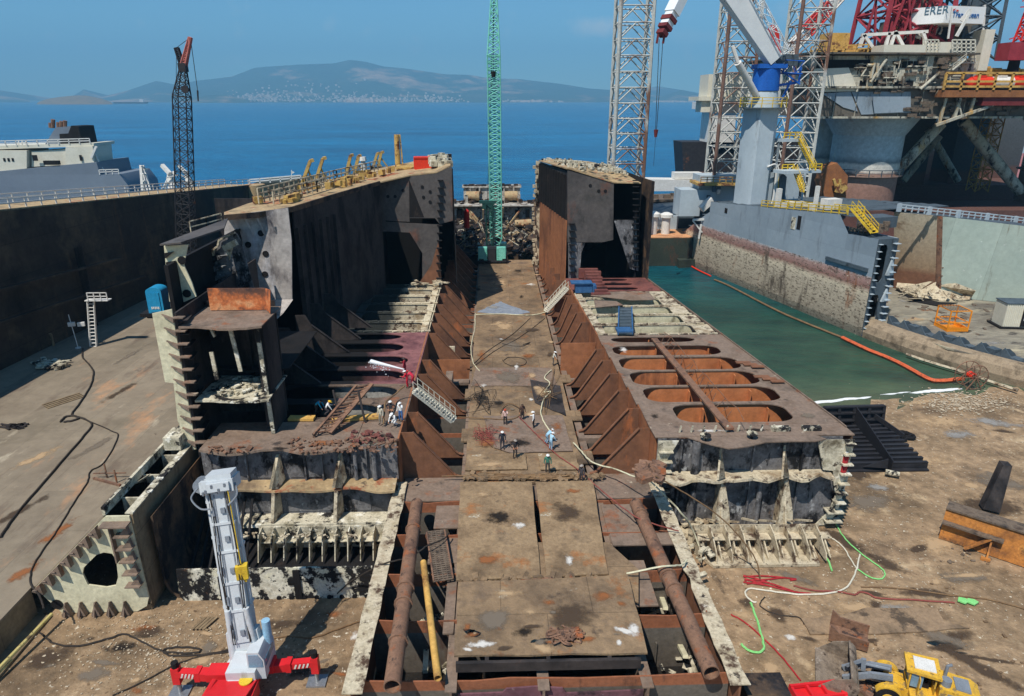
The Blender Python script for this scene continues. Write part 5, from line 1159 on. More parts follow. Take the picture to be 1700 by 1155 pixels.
# pedestal tower
pb = hpt(1247, 341, 3.9); zb = ztop(pb.y) - .1; pb.z = zb
w = M(); s8 = [(-2.2, -1.6), (-1.8, -2.2), (1.1, -2.4), (2.3, -1.4), (2.4, 2.4), (-2.2, 2.4)]
_pw = gw(pb.x, pb.y, 0); zl = at(1252, 178, y=_pw.y).z
w.prism([(pb.x + a, pb.y + c, zb) for a, c in s8], (0, 0, zl - zb)); 
n8 = 16; circ = [(3.6 * math.cos(2 * math.pi * k / n8), 3.6 * math.sin(2 * math.pi * k / n8)) for k in range(n8)]
w.tube((pb.x, pb.y, zl), (pb.x, pb.y, zl + 2.6), 2.6, 2.2, 20); w.build('crane_pedestal', m_gpaint, gh, local=True)
w = M(); w.bx(pb.x - 3.02, pb.x - 2.98, pb.y - 2, pb.y + 2, zb, zb + .1)
w.prism([(pb.x + 3.05, pb.y - 3.2, zb), (pb.x + 4.6, pb.y - 3.2, zb), (pb.x + 4.4, pb.y - 3.2, zb + 5), (pb.x + 3.05, pb.y - 3.2, zb + 6)], (0, 4, 0)); w.build('pedestal_foot', m_gdk, gh, local=True)
w = M(); 
for k in range(14):
    a = 2 * math.pi * k / 14; c = 2 * math.pi * (k + 1) / 14; f_ = lambda t, z: V((pb.x + 3.9 * math.cos(t), pb.y + 3.9 * math.sin(t), z))
    for z in (zl + .6, zl + 1.1, zl + 1.6): w.bar(f_(a, z), f_(c, z), .1, .1)
    w.bar(f_(a, zl), f_(a, zl + 1.6), .1, .1)
w.build('walkway_rail', m_yel, gh, local=True)
w = M(); w.tube((pb.x, pb.y, zl - .15), (pb.x, pb.y, zl), 4.0, 4.0, 20); w.build('walkway', m_gdk, gh, local=True)
# white landings and yellow stairs beside it
L1, L2, L3 = [hpt(a, c, 8.2) for a, c in ((1306, 232), (1335, 284), (1303, 284))]
w = M(); w.box(L1, (3.6, 3, .5)); w.box((L2 + L3) / 2 + V((.6, 0, 0)), (7.6, 3, .5))
for x in (-2.6, 3.2): w.bar(V((L3.x + 1.2 + x, L3.y, zb)), V((L3.x + 1.2 + x, L3.y, L3.z)), .3); w.bar(V((L1.x - 1.5, L1.y, L3.z)), V((L1.x - 1.5, L1.y, L1.z)), .3)
w.bx(L3.x - 2.6, L3.x + 4.6, L3.y + 1.2, L3.y + 1.4, zb, L3.z - .3); w.build('landing', m_gpaint, gh, local=True)
w = M(); w.stairs(L1 + V((1.4, -1.2, .3)), L2 + V((1.0, -1.2, .3)), 1.2, (.2, 1, 0)); w.stairs(L3 + V((.6, -1.8, .3)), hpt(1332, 318, 7.0), 1.2, (.2, 1, 0)); w.build('stairs', m_yel, gh, local=True)
w = M(); w.rail([L1 + V((-1.7, -1.4, .2)), L1 + V((1.7, -1.4, .2))], 1.1, .9, .07); w.rail([L2 + V((-.2, -1.5, .2)), L2 + V((2.2, -1.5, .2))], 1.1, .9, .07); w.rail([L3 + V((-1.8, -1.5, .2)), L3 + V((.4, -1.5, .2))], 1.1, .9, .07); w.rail([hpt(1292, 345, 7), hpt(1292, 300, 7)], .8, .8, .06); w.build('landing_rail', m_yel, gh, local=True)
w = M(); q = hpt(1277, 315, 5.5); w.pipe(smoothpts([q + V((-1.0, 0, 4)), q + V((.6, 0, 4.4)), q + V((1.0, 0, 3)), q + V((1.0, 0, -2)), q + V((0, 0, -3)), q + V((-1.2, 0, -3.4))]), .16, 8); w.build('vent_pipe', m_rail, gh, local=True)
# ---------------------------------------------------------------- the blue and white crane on the pedestal
m_cblue = mat('cobalt_crane_blue', [S(22, 84, 168), S(34, 100, 186)], .5, .5, bump=.04)
m_cwhite = mat('white_crane_boom', [S(218, 222, 222), S(232, 234, 232)], .3, .5, bump=.03, fine=.08, spots=[(S(170, 160, 140), .7, .6, (1, 1, .4), .06)])
pw = gw(pb.x, pb.y, zl + 2.6); cr = thing('pedestal_crane', 'big knuckle crane with cobalt blue body and white boom on the grey pedestal', 'crane', pw)
b = M(); b.tube(pw + V((0, 0, .1)), pw + V((0, 0, 3.6)), 2.35, 2.2, 16); b.box(pw + V((.2, -.2, 4.0)), (4.8, 4.0, .7)); b.build('slew_body', m_cblue, cr)
b = M(); q = pw + V((4.2, 0, 1.4)); b.lattice(q + V((-1.8, 0, 2.6)), q + V((1.6, 0, 2.4)), 2, 2, 3, .14, .08, (0, 0, 1)); b.bar(q + V((-2, 0, -.4)), q + V((1.6, 0, .1)), .5, .4); b.bar(q + V((1.6, 0, .1)), q + V((1.6, 0, 2.6)), .3, .3); b.bar(q + V((-1.8, 0, 2)), q + V((1.6, -.5, -.2)), .25, .25); b.bar(q + V((-1.2, 0, -3)), q + V((.2, 0, .4)), .3, .3); b.build('side_platform', m_cblue, cr)
pv = pw + V((.5, -1, 4.9)); kn = at(1168, -85, y=121)
dr = (kn - pv).normalized(); sd = V((0, 1, 0)); nm = dr.cross(sd).normalized()
b = M(); A1 = pv; wid = 1.3
b.prism([pv - nm * 1.1 - sd * wid, pv + nm * 1.1 - sd * wid, kn + nm * 2.0 - sd * wid, kn - nm * 2.2 - sd * wid], sd * 2 * wid); b.build('main_boom', m_cwhite, cr)
b = M(); b.lattice(pv + nm * -1.9 - sd * 1.5, kn + nm * -3.2 - sd * 1.5, 1.0, 1.0, 14, .08, .06)
b.lattice(pv + nm * 1.9 + V((1.6, 0, .5)), kn + nm * 3.0 + V((1.6, 0, 0)), .7, .7, 12, .07, .05); b.build('boom_walkway', m_cwhite, cr)
b = M(); b.tube(pw + V((-1.9, -1.6, -.8)), at(1225, 104, y=121), .6, .6, 10); b.tube(at(1225, 104, y=121), at(1216, 76, y=121), .35, .35, 8); b.build('luffing_cylinder', m_rail, cr)
b = M(); tipk = at(1098, 58, y=116); b.bar(kn, kn.lerp(tipk, .75), 1.9, 1.7); b.bar(kn.lerp(tipk, .7), kn.lerp(tipk, .9), 1.5, 1.4); b.build('knuckle_boom', m_cwhite, cr)
m_maroon = mat('maroon_paint', [S(104, 40, 40), S(124, 52, 50)], .8, .6, bump=0)
b = M(); b.bar(kn.lerp(tipk, .8), kn.lerp(tipk, .845), 1.95, 1.75); b.bar(kn.lerp(tipk, .89), kn.lerp(tipk, .93), 1.7, 1.6); b.bar(kn.lerp(tipk, .955), tipk, 1.4, 1.3)
for dx in (-.5, .5): b.bar(tipk + V((dx, 0, .2)), tipk + V((dx - .15, 0, -1.2)), .3, .3)
b.build('boom_head', m_maroon, cr)
b = M(); hk = at(1089, 218, y=116); b.tube(tipk + V((-.3, 0, -.6)), hk + V((-.08, 0, 0)), .05, .05, 4); b.tube(tipk + V((.3, 0, -.6)), hk + V((.08, 0, 0)), .05, .05, 4); b.tube(hk, hk - V((0, 0, 5.5)), .03, .03, 4); b.build('hoist_rope', m_cblk, cr)
b = M(); b.tube(hk + V((0, 0, .3)), hk - V((0, 0, .9)), .38, .22, 8); b.build('hook_block', m_maroon, cr)
b = M(); b.box(pw + V((1.6, -.6, 5.0)), (1.6, 1.4, 1.3)); b.box(pw + V((3.6, -.3, 5.0)), (2.2, 1.6, 1.8)); b.build('winch_house', m_gdk, cr)
# ---------------------------------------------------------------- jack-up legs and the barge under them
m_leg = mat('grey_white_lattice_leg', [S(178, 178, 170), S(202, 202, 194)], .3, .6, bump=0, spots=[(S(122, 88, 70), .56, .08, (1, 1, .6), .06)])
m_legr = mat('rust_brown_leg_chord', [S(110, 82, 70), S(134, 104, 90)], .3, .7, bump=0, spots=[(S(170, 168, 160), .6, .1, (1, 1, .5), .06)])
ju = thing('jackup_barge', 'barge with three tall white lattice legs standing behind the grey hull', 'jack-up barge', (44, 140, 0))
b = M()
for (px0, y_, wd, n_) in ((1040, 137, 5.9, 19), (1204, 142, 5.9, 19), (1311, 140, 5.9, 19)):
    b = M(); a = at(px0 - 4 if px0 < 1100 else px0 - 6, 330, y=y_); c = at(px0, -10, y=y_); c.x = a.x + (0 if px0 > 1100 else 0)
    a.z = 4; c = V((a.x, y_, 56))
    b.lattice(a, c, wd, wd, n_, .33, .12, mode='k'); b.build('lattice_leg', m_leg, ju)
    b = M(); b.tube(a + V((-wd / 2 - .12, -wd / 2 - .15, 0)), c + V((-wd / 2 - .12, -wd / 2 - .15, 0)), .36, .36, 8); b.build('leg_chord', m_legr if px0 > 1100 else m_leg, ju)
b = M(); b.bx(26, 72, 146, 172, 0, 9.0); b.build('barge_hull', m_gdk, ju)
b = M(); q = at(1203, 160, y=146); b.bx(q.x - 3.6, q.x + 5.2, 146, 152, q.z, q.z + 4.2); b.bx(q.x - 5.4, q.x + 6.2, 145.4, 153, q.z - .8, q.z - .02); b.bx(q.x - 4.6, q.x - 1, 146, 150, q.z - 3, q.z - .82); b.build('leg_cabin', m_beige, ju)
q1 = [at(a, c, y=138) for a, c in ((1122, 340), (1122, 322), (1174, 322), (1190, 318), (1222, 300))]
b = M(); a = at(1155, 358, y=138); b.box(a + V((0, 2, 2.6)), (7.2, 5, 5.2)); a = at(1190, 330, y=139); b.box(a + V((0, 2, 2.2)), (8, 5, 5.0)); b.build('deck_house', m_gpaint, ju)
b = M(); a = at(1202, 304, y=137); b.box(a + V((0, 2, -.1)), (11, 6, .5)); b.rail([a + V((-5, -1, .2)), a + V((5, -1, .2))], 1.1, 1.2, .07); b.build('deck_rail', m_davit, ju)
b = M(); 
for x_, y_ in ((1193, 316), (1176, 330), (1186, 312)): q = at(x_, y_, y=136.4); b.box(q + V((0, .05, 0)), (.8, .1, 1.5))
q = at(1175, 352, y=136); b.prism([q + V((-1.6, -.2, 1.4)), q + V((1.8, -.2, 1.6)), q + V((1.8, -.2, -.9)), q + V((-1.6, -.2, -.9))], (0, .3, 0)); b.build('dark_opening', m_gdk, ju)
b = M(); b.prism([at(1164, 345, y=134), at(1182, 328, y=134), at(1186, 336, y=134), at(1168, 352, y=134)], (0, 2, 0))
for k in range(5): b.bar(at(1160 + 9 * k, 396 - 4 * k, y=133), at(1164 + 9 * k, 372 - 4 * k, y=133), .3)
b.bar(at(1150, 365, y=133), at(1195, 362, y=133), .3, .4); b.bar(at(1150, 366, y=133), at(1166, 386, y=133), .25); b.bar(at(1166, 386, y=133), at(1184, 366, y=133), .25); b.build('gangway_truss', m_rail, ju)
# low work barge with vents
wb = thing('work_barge', 'low barge with an orange brown deck and white mushroom vents beside the broken ship', 'barge', at(1095, 398, z=0))
b = M(); a = at(1062, 388, y=136); b.prism([(a.x - 2, 136, -.5), (42.5, 136, -.5), (44, 150, -.5), (a.x - 2, 150, -.5)], (0, 0, 6.2)); b.build('hull', m_dkgreen, wb)
m_orgdeck = mat('orange_brown_deck', [S(190, 130, 90), S(214, 158, 112), S(160, 112, 82)], .4, .85, bump=.2)
b = M(); b.bx(a.x - 2, 42.4, 136, 149, 5.75, 5.9); b.build('deck', m_orgdeck, wb)
for px_, h_ in ((1085, 3.6), (1106, 3.4)):
    q = at(px_, 364, y=140); q.z = 5.9; b = M(); b.tube(q, q + V((0, 0, h_)), .9, .9, 14); b.tube(q + V((0, 0, h_)), q + V((0, 0, h_ + .6)), 1.35, 1.3, 14); b.tube(q + V((0, 0, h_ + .6)), q + V((0, 0, h_ + 1.0)), 1.3, .5, 14); b.build('mushroom_vent', m_rail, wb)
b = M()
for x_ in (1076, 1096, 1116): q = at(x_, 350, y=146); q.z = 5.9; b.box(q + V((0, 0, 1.4)), (2.4, 2, 2.8))
b.build('deck_locker', m_gpaint, wb)
q = at(1096, 328, y=168); b = M(); b.box(q, (13, 10, .5), .2)
for k in range(8): b.box(q + V((RN.uniform(-6, 6), RN.uniform(-4, 4), .6)), (RN.uniform(.5, 2), 1, RN.uniform(.5, 1.4)))
for k in range(5): b.tube(q + V((-5 + 2.5 * k, 0, 0)), q + V((-5 + 2.5 * k, 0, -9)), .3, .3, 6)
solo(b, 'jetty', m_ruin, 'cluttered grey jetty beyond the orange decked barge', 'jetty', loc=q)
q = at(1128, 300, y=205); b = M()
for t_ in (0,): pass
hp = [(-9, 0), (9, 0), (9, 3), (-11, 3.4)]
b.prism([(q.x + c, q.y - 3, q.z + z - 2.6) for c, z in hp], (0, 6, 0)); b.box(q + V((2, 0, 1.6)), (8, 4, 1.8)); solo(b, 'motor_boat', m_rail, 'small white boat on the blue water beyond the barge', 'boat', loc=(q.x, q.y, 0))
# white ship beyond the second leg
q = at(1172, 215, y=250); b = M(); t = thing('white_ship', 'white ship with a black hull partly hidden behind the rusty lattice leg', 'ship', q)
b.box(q + V((4, 0, 1)), (9, 10, 10)); b.box(q + V((3, 0, 8)), (14, 12, 2.4)); b.box(q + V((5, 0, 13)), (10, 9, 6)); b.build('deckhouse', m_rail, t)
b = M(); b.prism([(q.x - 6, q.y - 3, -2), (q.x + 60, q.y - 3, -2), (q.x + 60, q.y - 3, q.z - 4), (q.x - 9, q.y - 3, q.z - 4)], (0, 12, 0)); b.build('hull', m_cblk, t)
# small dark barge by the hull's far end
b = M(); pts = [at(a, c, z=1.6) for a, c in ((1094, 404), (1124, 397), (1150, 405), (1165, 430), (1128, 432))]; b.prism([p + V((0, 0, 0)) for p in pts], (0, 0, -2.0)); solo(b, 'pontoon', m_dkgreen, 'small dark pontoon under the far end of the grey hull', 'pontoon', loc=at(1125, 415, z=0))

# ---------------------------------------------------------------- the oil rig
m_rcol = mat('weathered_rig_column', [S(186, 194, 192), S(204, 210, 204)], .12, .7, bump=.1, bands=[(0, S(96, 70, 58)), (13.0, S(146, 100, 80)), (16.4, S(156, 120, 102)), (17.0, S(214, 208, 196)), (18.3, S(214, 208, 196)), (18.8, S(112, 122, 126)), (20.2, S(180, 192, 194)), (40, S(180, 192, 196))], bamp=.7, spots=[(S(146, 84, 52), .64, .14, (1, 1, .35), .1), (S(190, 178, 140), .66, .2, (1, 1, .3), .1)])
m_rdark = mat('dark_rig_underside', [S(84, 80, 74), S(112, 104, 92)], .25, .8, bump=.15, spots=[(S(110, 80, 58), .62, .4, (1, 1, .5), .1), (S(36, 36, 36), .6, .5, (1, 1, .6), .1)])
m_rdeck = mat('grimy_rig_plating', [S(178, 174, 158), S(200, 194, 174), S(150, 146, 132)], .25, .75, bump=.2, spots=[(S(84, 78, 70), .57, .4, (1, 1, .5), .1), (S(196, 158, 96), .6, .3, (1, 1, .25), .1), (S(60, 56, 54), .6, .8, (1, 1, .4), .06), (S(140, 90, 56), .64, .5, (1, 1, .3), .08)], seams=('xz', 5, 3, .7))
m_rred = mat('dull_red_derrick', [S(138, 44, 54), S(160, 58, 66)], .5, .65, bump=0, spots=[(S(196, 188, 176), .7, .2)])
m_rrust = mat('rusty_girder', [S(130, 84, 54), S(164, 108, 66)], .5, .8, bump=.1)
m_ryel = mat('rusty_yellow_plant', [S(196, 150, 70), S(216, 170, 92), S(160, 120, 66)], .4, .7, bump=.1, spots=[(S(120, 80, 52), .62, .6)])
m_white = mat('white_sign_panel', [S(226, 226, 222), S(236, 236, 232)], .2, .5, bump=.03, fine=.06)
m_rblk = mat('dark_rig_steel', [S(70, 70, 68), S(96, 92, 88)], .2, .8, bump=.1, bands=[(0, S(126, 76, 64)), (8, S(104, 70, 60)), (12, S(96, 70, 62)), (13, S(70, 72, 74)), (30, S(90, 96, 98))])  # darker steel tone for the inner columns and pontoons
rg = thing('oil_rig', 'huge rusty drilling rig on round columns with red derrick and white lettered panels', 'oil rig', (85, 160, 0))
for (px_, y_, r_) in ((1439, 160, 7.4), (1376, 205, 7.0), (1768, 168, 7.6), (1612, 228, 7.0), (1536, 232, 6.6)):
    c = at(px_, 240, y=y_); b = M(); b.tube((c.x, c.y, -2), (c.x, c.y, 29.5), r_, r_, 36)
    if y_ < 190: b.tube((c.x, c.y, 24.5), (c.x, c.y, 29.5), r_ + .03, r_ + 3.2, 36); b.tube((c.x, c.y, 15.8), (c.x, c.y, 16.0), r_ + .9, r_ + .9, 36)
    b.build('column', m_rcol, rg)
c0 = at(1439, 240, y=160)
c = at(1362, 260, y=172); b = M(); b.tube((c.x, c.y, -1), (c.x, c.y, 29), 4.6, 4.6, 24); b.build('column', m_rcol, rg)
for (px_, y_, w_) in ((1513, 196, 10), (1606, 200, 8.5), (1672, 214, 9)):
    c = at(px_, 260, y=y_); b = M(); b.bx(c.x - w_ / 2, c.x + w_ / 2, y_, y_ + 9, -1, 30); b.build('inner_column', m_rblk, rg)
b = M(); 
for k in range(20):
    a = 2 * math.pi * k / 20; a2 = a + 2 * math.pi / 20; f_ = lambda t, z: V((c0.x + 8.3 * math.cos(t), c0.y + 8.3 * math.sin(t), z))
    b.bar(f_(a, 16), f_(a, 17.3), .16, .16); b.bar(f_(a, 17.3), f_(a2, 17.3), .16, .16); b.bar(f_(a, 16.6), f_(a2, 16.6), .12, .12)
b.build('column_walkway', m_gdk, rg)
b = M(); b.bx(66, 160, 152, 168, -2, 8.5); b.bx(66, 160, 195, 236, -2, 9.0); b.each('pontoon', m_rblk, rg)
b = M()
for (p, q, r_) in ((at(1563, 205, y=158), at(1474, 300, y=158), 1.15), (at(1598, 200, y=166), at(1694, 318, y=166), 1.3), (at(1540, 214, y=196), at(1590, 300, y=196), 1.0), (at(1500, 300, y=190), at(1560, 226, y=190), .9)): b.tube(p, q, r_, r_, 16)
b.each('brace', m_rdeck, rg)
# anchor rack at the foot of the front column
b = M(); pts = [at(a, c, y=150) for a, c in ((1362, 300), (1372, 276), (1390, 270), (1408, 292), (1404, 330), (1372, 340))]; b.prism(pts, (0, 3, 0)); b.build('anchor_rack', m_rrust, rg)
b = M(); pts = [at(a, c, y=149.6) for a, c in ((1384, 318), (1388, 305), (1401, 303), (1404, 312), (1394, 320))]; b.prism(pts, (0, -1, 0)); b.bar(at(1387, 308, y=149), at(1384, 297, y=149), .5); b.bar(at(1394, 306, y=149), at(1394, 297, y=149), .5); b.build('anchor', m_davit, rg)
# hull box
X0, X1 = at(1335, 165, y=148).x, 142
b = M(); b.bx(X0 + 1.2, X1, 148.6, 228, 28.6, 34.2); b.build('lower_hull', m_rdark, rg)
b = M(); q = [at(a, c, y=148.4) for a, c in ((1414, 152), (1512, 152), (1512, 187), (1430, 190))]; b.prism(q, (0, .18, 0)); q = [at(a, c, y=148.4) for a, c in ((1365, 155), (1412, 152), (1424, 185), (1400, 178))]; b.prism(q, (0, .18, 0)); b.build('hull_panel', m_gtop, rg)
b = M()
for k in range(16): x = X0 + 2 + k * 4.6; b.bx(x, x + .12, 148.4, 148.59, 28.4, 34.2)
b.bx(X0, X1, 147.6, 148.58, 34.2, 34.6); b.bx(X0 + 1, X1, 148.0, 148.58, 28.3, 28.7); b.build('hull_rib', m_rdeck, rg)
b = M(); b.bx(X0 + .6, X0 + 26, 148.6, 180, 34.61, 40.4); b.bx(X0 + 26.01, X0 + 37, 151, 182, 34.61, 39.6); b.build('upper_house', m_rdeck, rg)
b = M(); b.prism([(X0 - 1.0, 146.2, 40.6), (X0 + 35, 148, 40.6), (X0 + 36, 190, 40.6), (X0 - 1.0, 190, 40.6)], (0, 0, .35)); b.build('upper_deck', m_rdark, rg)
b = M()
for k in range(5): q = at(1492 + 9.5 * k, 107, y=148.5); b.box(q, (1.0, .1, 1.3))
for a, c in ((1433, 139), (1456, 139), (1466, 139), (1362, 145), (1387, 146), (1490, 140), (1510, 139)): q = at(a, c, y=148.5); b.box(q, (1.5, .1, 2.2 if a < 1400 else 1.3))
q = at(1400, 106, y=148.5); b.box(q, (11, .1, 1.6)); b.each('window', m_black, rg)
b = M(); q = [at(a, c, y=148.4) for a, c in ((1350, 114), (1409, 112), (1425, 151), (1345, 153))]; b.prism(q, (0, .17, 0)); b.build('stained_panel', m_beige, rg)
b = M()
for k in range(44):
    x = RN.uniform(1415, 1590); z = RN.uniform(100, 150); p = at(x, z, y=147.8); q = p + (V((RN.uniform(1, 4), 0, 0)) if RN.random() < .5 else V((RN.uniform(-1, 1), 0, RN.uniform(-3, 3)))); r_ = RN.choice((.07, .1, .18)); b.tube(p, q, r_, r_, 6)
for a, c, d_, e in ((1472, 98, 1445, 136), (1452, 104, 1446, 130), (1458, 104, 1456, 128), (1560, 120, 1528, 148), (1440, 108, 1450, 108)): b.tube(at(a, c, y=147.6), at(d_, e, y=147.6), .3, .3, 8)
b.build('outside_pipework', m_rdeck, rg)
b = M()
for k in range(60):
    q = at(RN.uniform(1420, 1590), RN.uniform(98, 152), y=148.2); b.box(q, (RN.uniform(.3, 1.6), RN.uniform(.3, .9), RN.uniform(.2, 1.2)))
for k in range(40):
    q = at(RN.uniform(1500, 1700), RN.uniform(160, 196), y=148.0); b.box(q, (RN.uniform(.3, 2.6), RN.uniform(.2, .6), RN.uniform(.15, .9)))
b.build('outside_fitting', m_ruin, rg)
for px_, yy in ():
    c = at(px_, 250, y=yy); b = M(); b.tube((c.x, yy, -1), (c.x, yy, 29), 4.2, 4.2, 20); b.build('column', m_rcol, rg)
q = at(1648, 240, y=180); b = M(); b.lattice(V((q.x, 182, 9)), V((q.x, 182, 29)), 3.6, 3.6, 7, .16, .1, mode='x'); b.build('access_tower', m_ryel, rg)
b = M(); b.xz([(p.x, p.z) for p in (at(a, c, y=147.9) for a, c in ((1448, 160), (1500, 160), (1500, 186), (1452, 188)))], 147.9, .12); b.build('hull_panel', m_gtop, rg)
# pipe deck on the right with orange rails
q0, q1 = at(1566, 149, y=146), at(1760, 142, y=146)
b = M(); b.bx(q0.x, q1.x + 10, 146, 160, q0.z - 1.4, q0.z - .05); b.build('side_deck', m_rrust, rg)
b = M(); b.rail([q0, V((q1.x, 146, q0.z))], 3.2, 3.4, .2, (1, .5, .2)); b.build('deck_rail', m_ryel, rg)
b = M(); b.bx(q0.x + 9, q1.x + 10, 146.4, 160, q0.z - 3.0, q0.z - 1.42); b.build('deck_girder', m_maroon, rg)
b = M(); zz = q0.z - 1.5
for k in range(4): b.bar((q0.x + 1.5 + 3 * k, 147, zz), (q0.x + 1.5 + 3 * k, 147.5, zz - 5 + k), .5, .5)
b.bar((q0.x + .5, 147, zz - 5.4), (q0.x + 14, 147, zz - .6), .55, .55); b.bar((q0.x + 4, 147.2, zz), (q0.x + 6, 147.2, zz - 4), .3); b.build('support_truss', m_rdeck, rg)
for k in range(3):
    q = at(1628 + 34 * k, 137, y=149); b = M(); b.tube(q + V((-2.2, 0, 0)), q + V((2.2, 0, 0)), 1.15, 1.15, 12); b.tube(q + V((-2.2, 0, 0)), q + V((-3.2, 0, .2)), 1.15, .3, 12); b.tube(q + V((2.2, 0, 0)), q + V((3.2, 0, .2)), 1.15, .3, 12); b.box(q + V((-.3, 0, 1.1)), (1.8, 1.4, .6))
    solo(b, 'lifeboat', m_orange if k != 1 else m_rail, ['orange lifeboat at the left end of the rig side deck', 'white lifeboat between two orange ones on the rig side deck', 'orange lifeboat at the far right of the rig side deck'][k], 'lifeboat', 'lifeboats on the rig', loc=q)
b = M()
for k in range(40): q = at(RN.uniform(1590, 1760), RN.uniform(118, 132), y=153 + RN.random() * 8); b.box(q, (RN.uniform(.5, 3.5), RN.uniform(.5, 2), RN.uniform(.4, 2)))
b.build('deck_plant', m_ryel, rg)
# equipment on the upper deck
b = M(); q = at(1384, 72, y=156); b.box(q + V((0, 0, .3)), (4.6, 4, 3.2)); 
for k in range(30): q = at(RN.uniform(1350, 1450), RN.uniform(82, 94), y=RN.uniform(150, 160)); b.box(q, (RN.uniform(.6, 3.4), RN.uniform(.5, 2), RN.uniform(.3, 1.6)))
b.rail([at(1345, 92, y=148), at(1440, 88, y=148)], 1.6, 2, .12); b.build('roof_plant', m_ryel, rg)
b = M(); q = at(1490, 86, y=152); b.box(q, (8.6, 5, 2.4)); q = at(1525, 85, y=154); b.box(q, (8, 4, 2.0)); q = at(1600, 84, y=156); b.box(q + V((3.6, 0, 0)), (2, 4, 8)); q = at(1565, 86, y=153); b.box(q, (4, 4, 3.5)); b.each('white_module', m_beige, rg)
b = M()
for (xa, xb, ya, yb, nx_, nz_) in ((1533, 1558, 66, 93, 4, 5), (1581, 1619, 66, 104, 5, 6)):
    for k in range(nx_ + 1): b.bar(at(lerp(xa, xb, k / nx_), ya, y=150), at(lerp(xa, xb, k / nx_), yb, y=150), .22, .22)
    for k in range(nz_ + 1): b.bar(at(xa, lerp(ya, yb, k / nz_), y=150), at(xb, lerp(ya, yb, k / nz_), y=150), .22, .22)
b.stairs(at(1592, 96, y=149), at(1568, 114, y=149), 1.2, (0, 1, 0)); b.stairs(at(1600, 98, y=148), at(1578, 116, y=148), 1.2, (0, 1, 0)); b.build('scaffold_cage', m_beige, rg)
b = M(); b.bar(at(1344, 88, y=160), at(1372, 86, y=160), .5, .9)
for k in range(4): b.bar(at(1346 + 8 * k, 88, y=160), at(1346 + 8 * k, 100, y=160), .35)
b.build('red_trestle', m_rred, rg)
# derrick
dc = at(1489, 78, y=163)
b = M(); b.lattice(dc, dc + V((.6, 0, 26)), 14.5, 12.0, 4, .55, .3, mode='x'); b.build('derrick', m_rred, rg)
b = M()
for px_ in (1478, 1500, 1532): p = at(px_, 78, y=158); b.lattice(p, p + V((RN.uniform(-1, 1), 0, 22)), 2.4, 2.2, 7, .26, .14, mode='x')
for k in range(6): p = at(1432 + 20 * k, 78, y=155.5); b.bar(p, p + V((RN.uniform(2, 4) * RN.choice((-1, 1)), 0, 16)), .4, .4)
b.build('derrick_bracing', m_rred, rg)
b = M()
for a, c, d_, e in ((1427, 78, 1434, 58), (1448, 78, 1434, 58), (1430, 58, 1540, 52), (1470, 78, 1476, 54), (1486, 52, 1478, 78), (1486, 52, 1500, 78), (1540, 78, 1532, 54)): b.bar(at(a, c, y=154.6), at(d_, e, y=154.6), .6, .6)
for k in range(30): p = at(RN.uniform(1505, 1560), RN.uniform(52, 70), y=RN.uniform(156, 162)); b.bar(p, p + V((RN.uniform(-2.4, 2.4), 0, RN.uniform(-3, 3))), .3, .3)
b.build('derrick_foot', m_rail, rg)
b = M(); b.bx(dc.x - 4.2, dc.x - 1, 160, 164, dc.z - 1, dc.z + 5); b.bx(dc.x + .2, dc.x + 5, 159, 164, dc.z - 1, dc.z + 9); b.bx(dc.x + 9, dc.x + 14, 160, 166, dc.z - 2, dc.z + 8); b.build('drill_floor', m_rdark, rg)
b = M(); p = at(1489, 45, y=159)
for k in range(30): b.box(p + V((RN.uniform(-2, 2), RN.uniform(-1, 1), RN.uniform(-4, 10))), (RN.uniform(.4, 1.6), .6, RN.uniform(.4, 2.4)), RN.uniform(0, 1))
b.build('drilling_gear', m_rrust, rg)
# white lettered panels round the derrick
C0, Cl, Cr = at(1569, 23, y=152), at(1510, 27, y=157), at(1634, 28, y=154)
zt_, zb_ = at(1569, 9, y=152).z, at(1569, 37.5, y=152).z
for p in (C0, Cl, Cr): p.z = 0
b = M(); b.prism([V((p.x, p.y, zb_)) for p in (Cl, C0, C0 + V((1.2, 8, 0)), Cl + V((1, 6, 0)))], (0, 0, zt_ - zb_)); b.build('sign_panel', m_white, rg)
b = M(); b.prism([V((p.x, p.y, zb_)) for p in (C0 + V((.02, 0, 0)), Cr, Cr + V((-.5, 7, 0)), C0 + V((1.3, 8, 0)))], (0, 0, zt_ - zb_)); b.build('sign_panel', m_white, rg)
m_ltr = mat('grey_blue_lettering', [S(70, 104, 122)], 1, .6, bump=0, fine=0); m_ltb = mat('blue_lettering', [S(30, 96, 160)], 1, .6, bump=0, fine=0)
def text(s_, size, org, xdir, m, name, parent, bold=0.0):
    cu = bpy.data.curves.new(name, 'FONT'); cu.body = s_; cu.size = size; cu.extrude = .03; cu.offset = bold
    o = bpy.data.objects.new(name, cu); COL.objects.link(o); dg = bpy.context.evaluated_depsgraph_get(); dg.update()
    me = bpy.data.meshes.new_from_object(o.evaluated_get(dg)); bpy.data.objects.remove(o)
    x = V(xdir).normalized(); z = V((0, 0, 1)); y = z.cross(x); R3 = Matrix((x, z, -y)).transposed()
    for v in me.vertices: v.co = R3 @ v.co + V(org) - V(parent['_o'])
    me.materials.clear(); me.materials.append(m); q = bpy.data.objects.new(name, me); COL.objects.link(q); q.parent = parent; return q
dl = (C0 - Cl).normalized(); nl = V((dl.y, -dl.x, 0)) * .08
o_ = Cl + dl * ((C0 - Cl).length * .4) + nl; o_.z = lerp(zb_, zt_, .55); text('ERER', 2.1, o_, dl, m_ltr, 'lettering', rg)
d2 = (Cr - C0).normalized(); n2 = V((d2.y, -d2.x, 0)) * .08
o_ = C0 + d2 * 1.75 + n2; o_.z = lerp(zb_, zt_, .36); text('Transocean', 1.42, o_, d2, m_ltb, 'lettering', rg, .012)
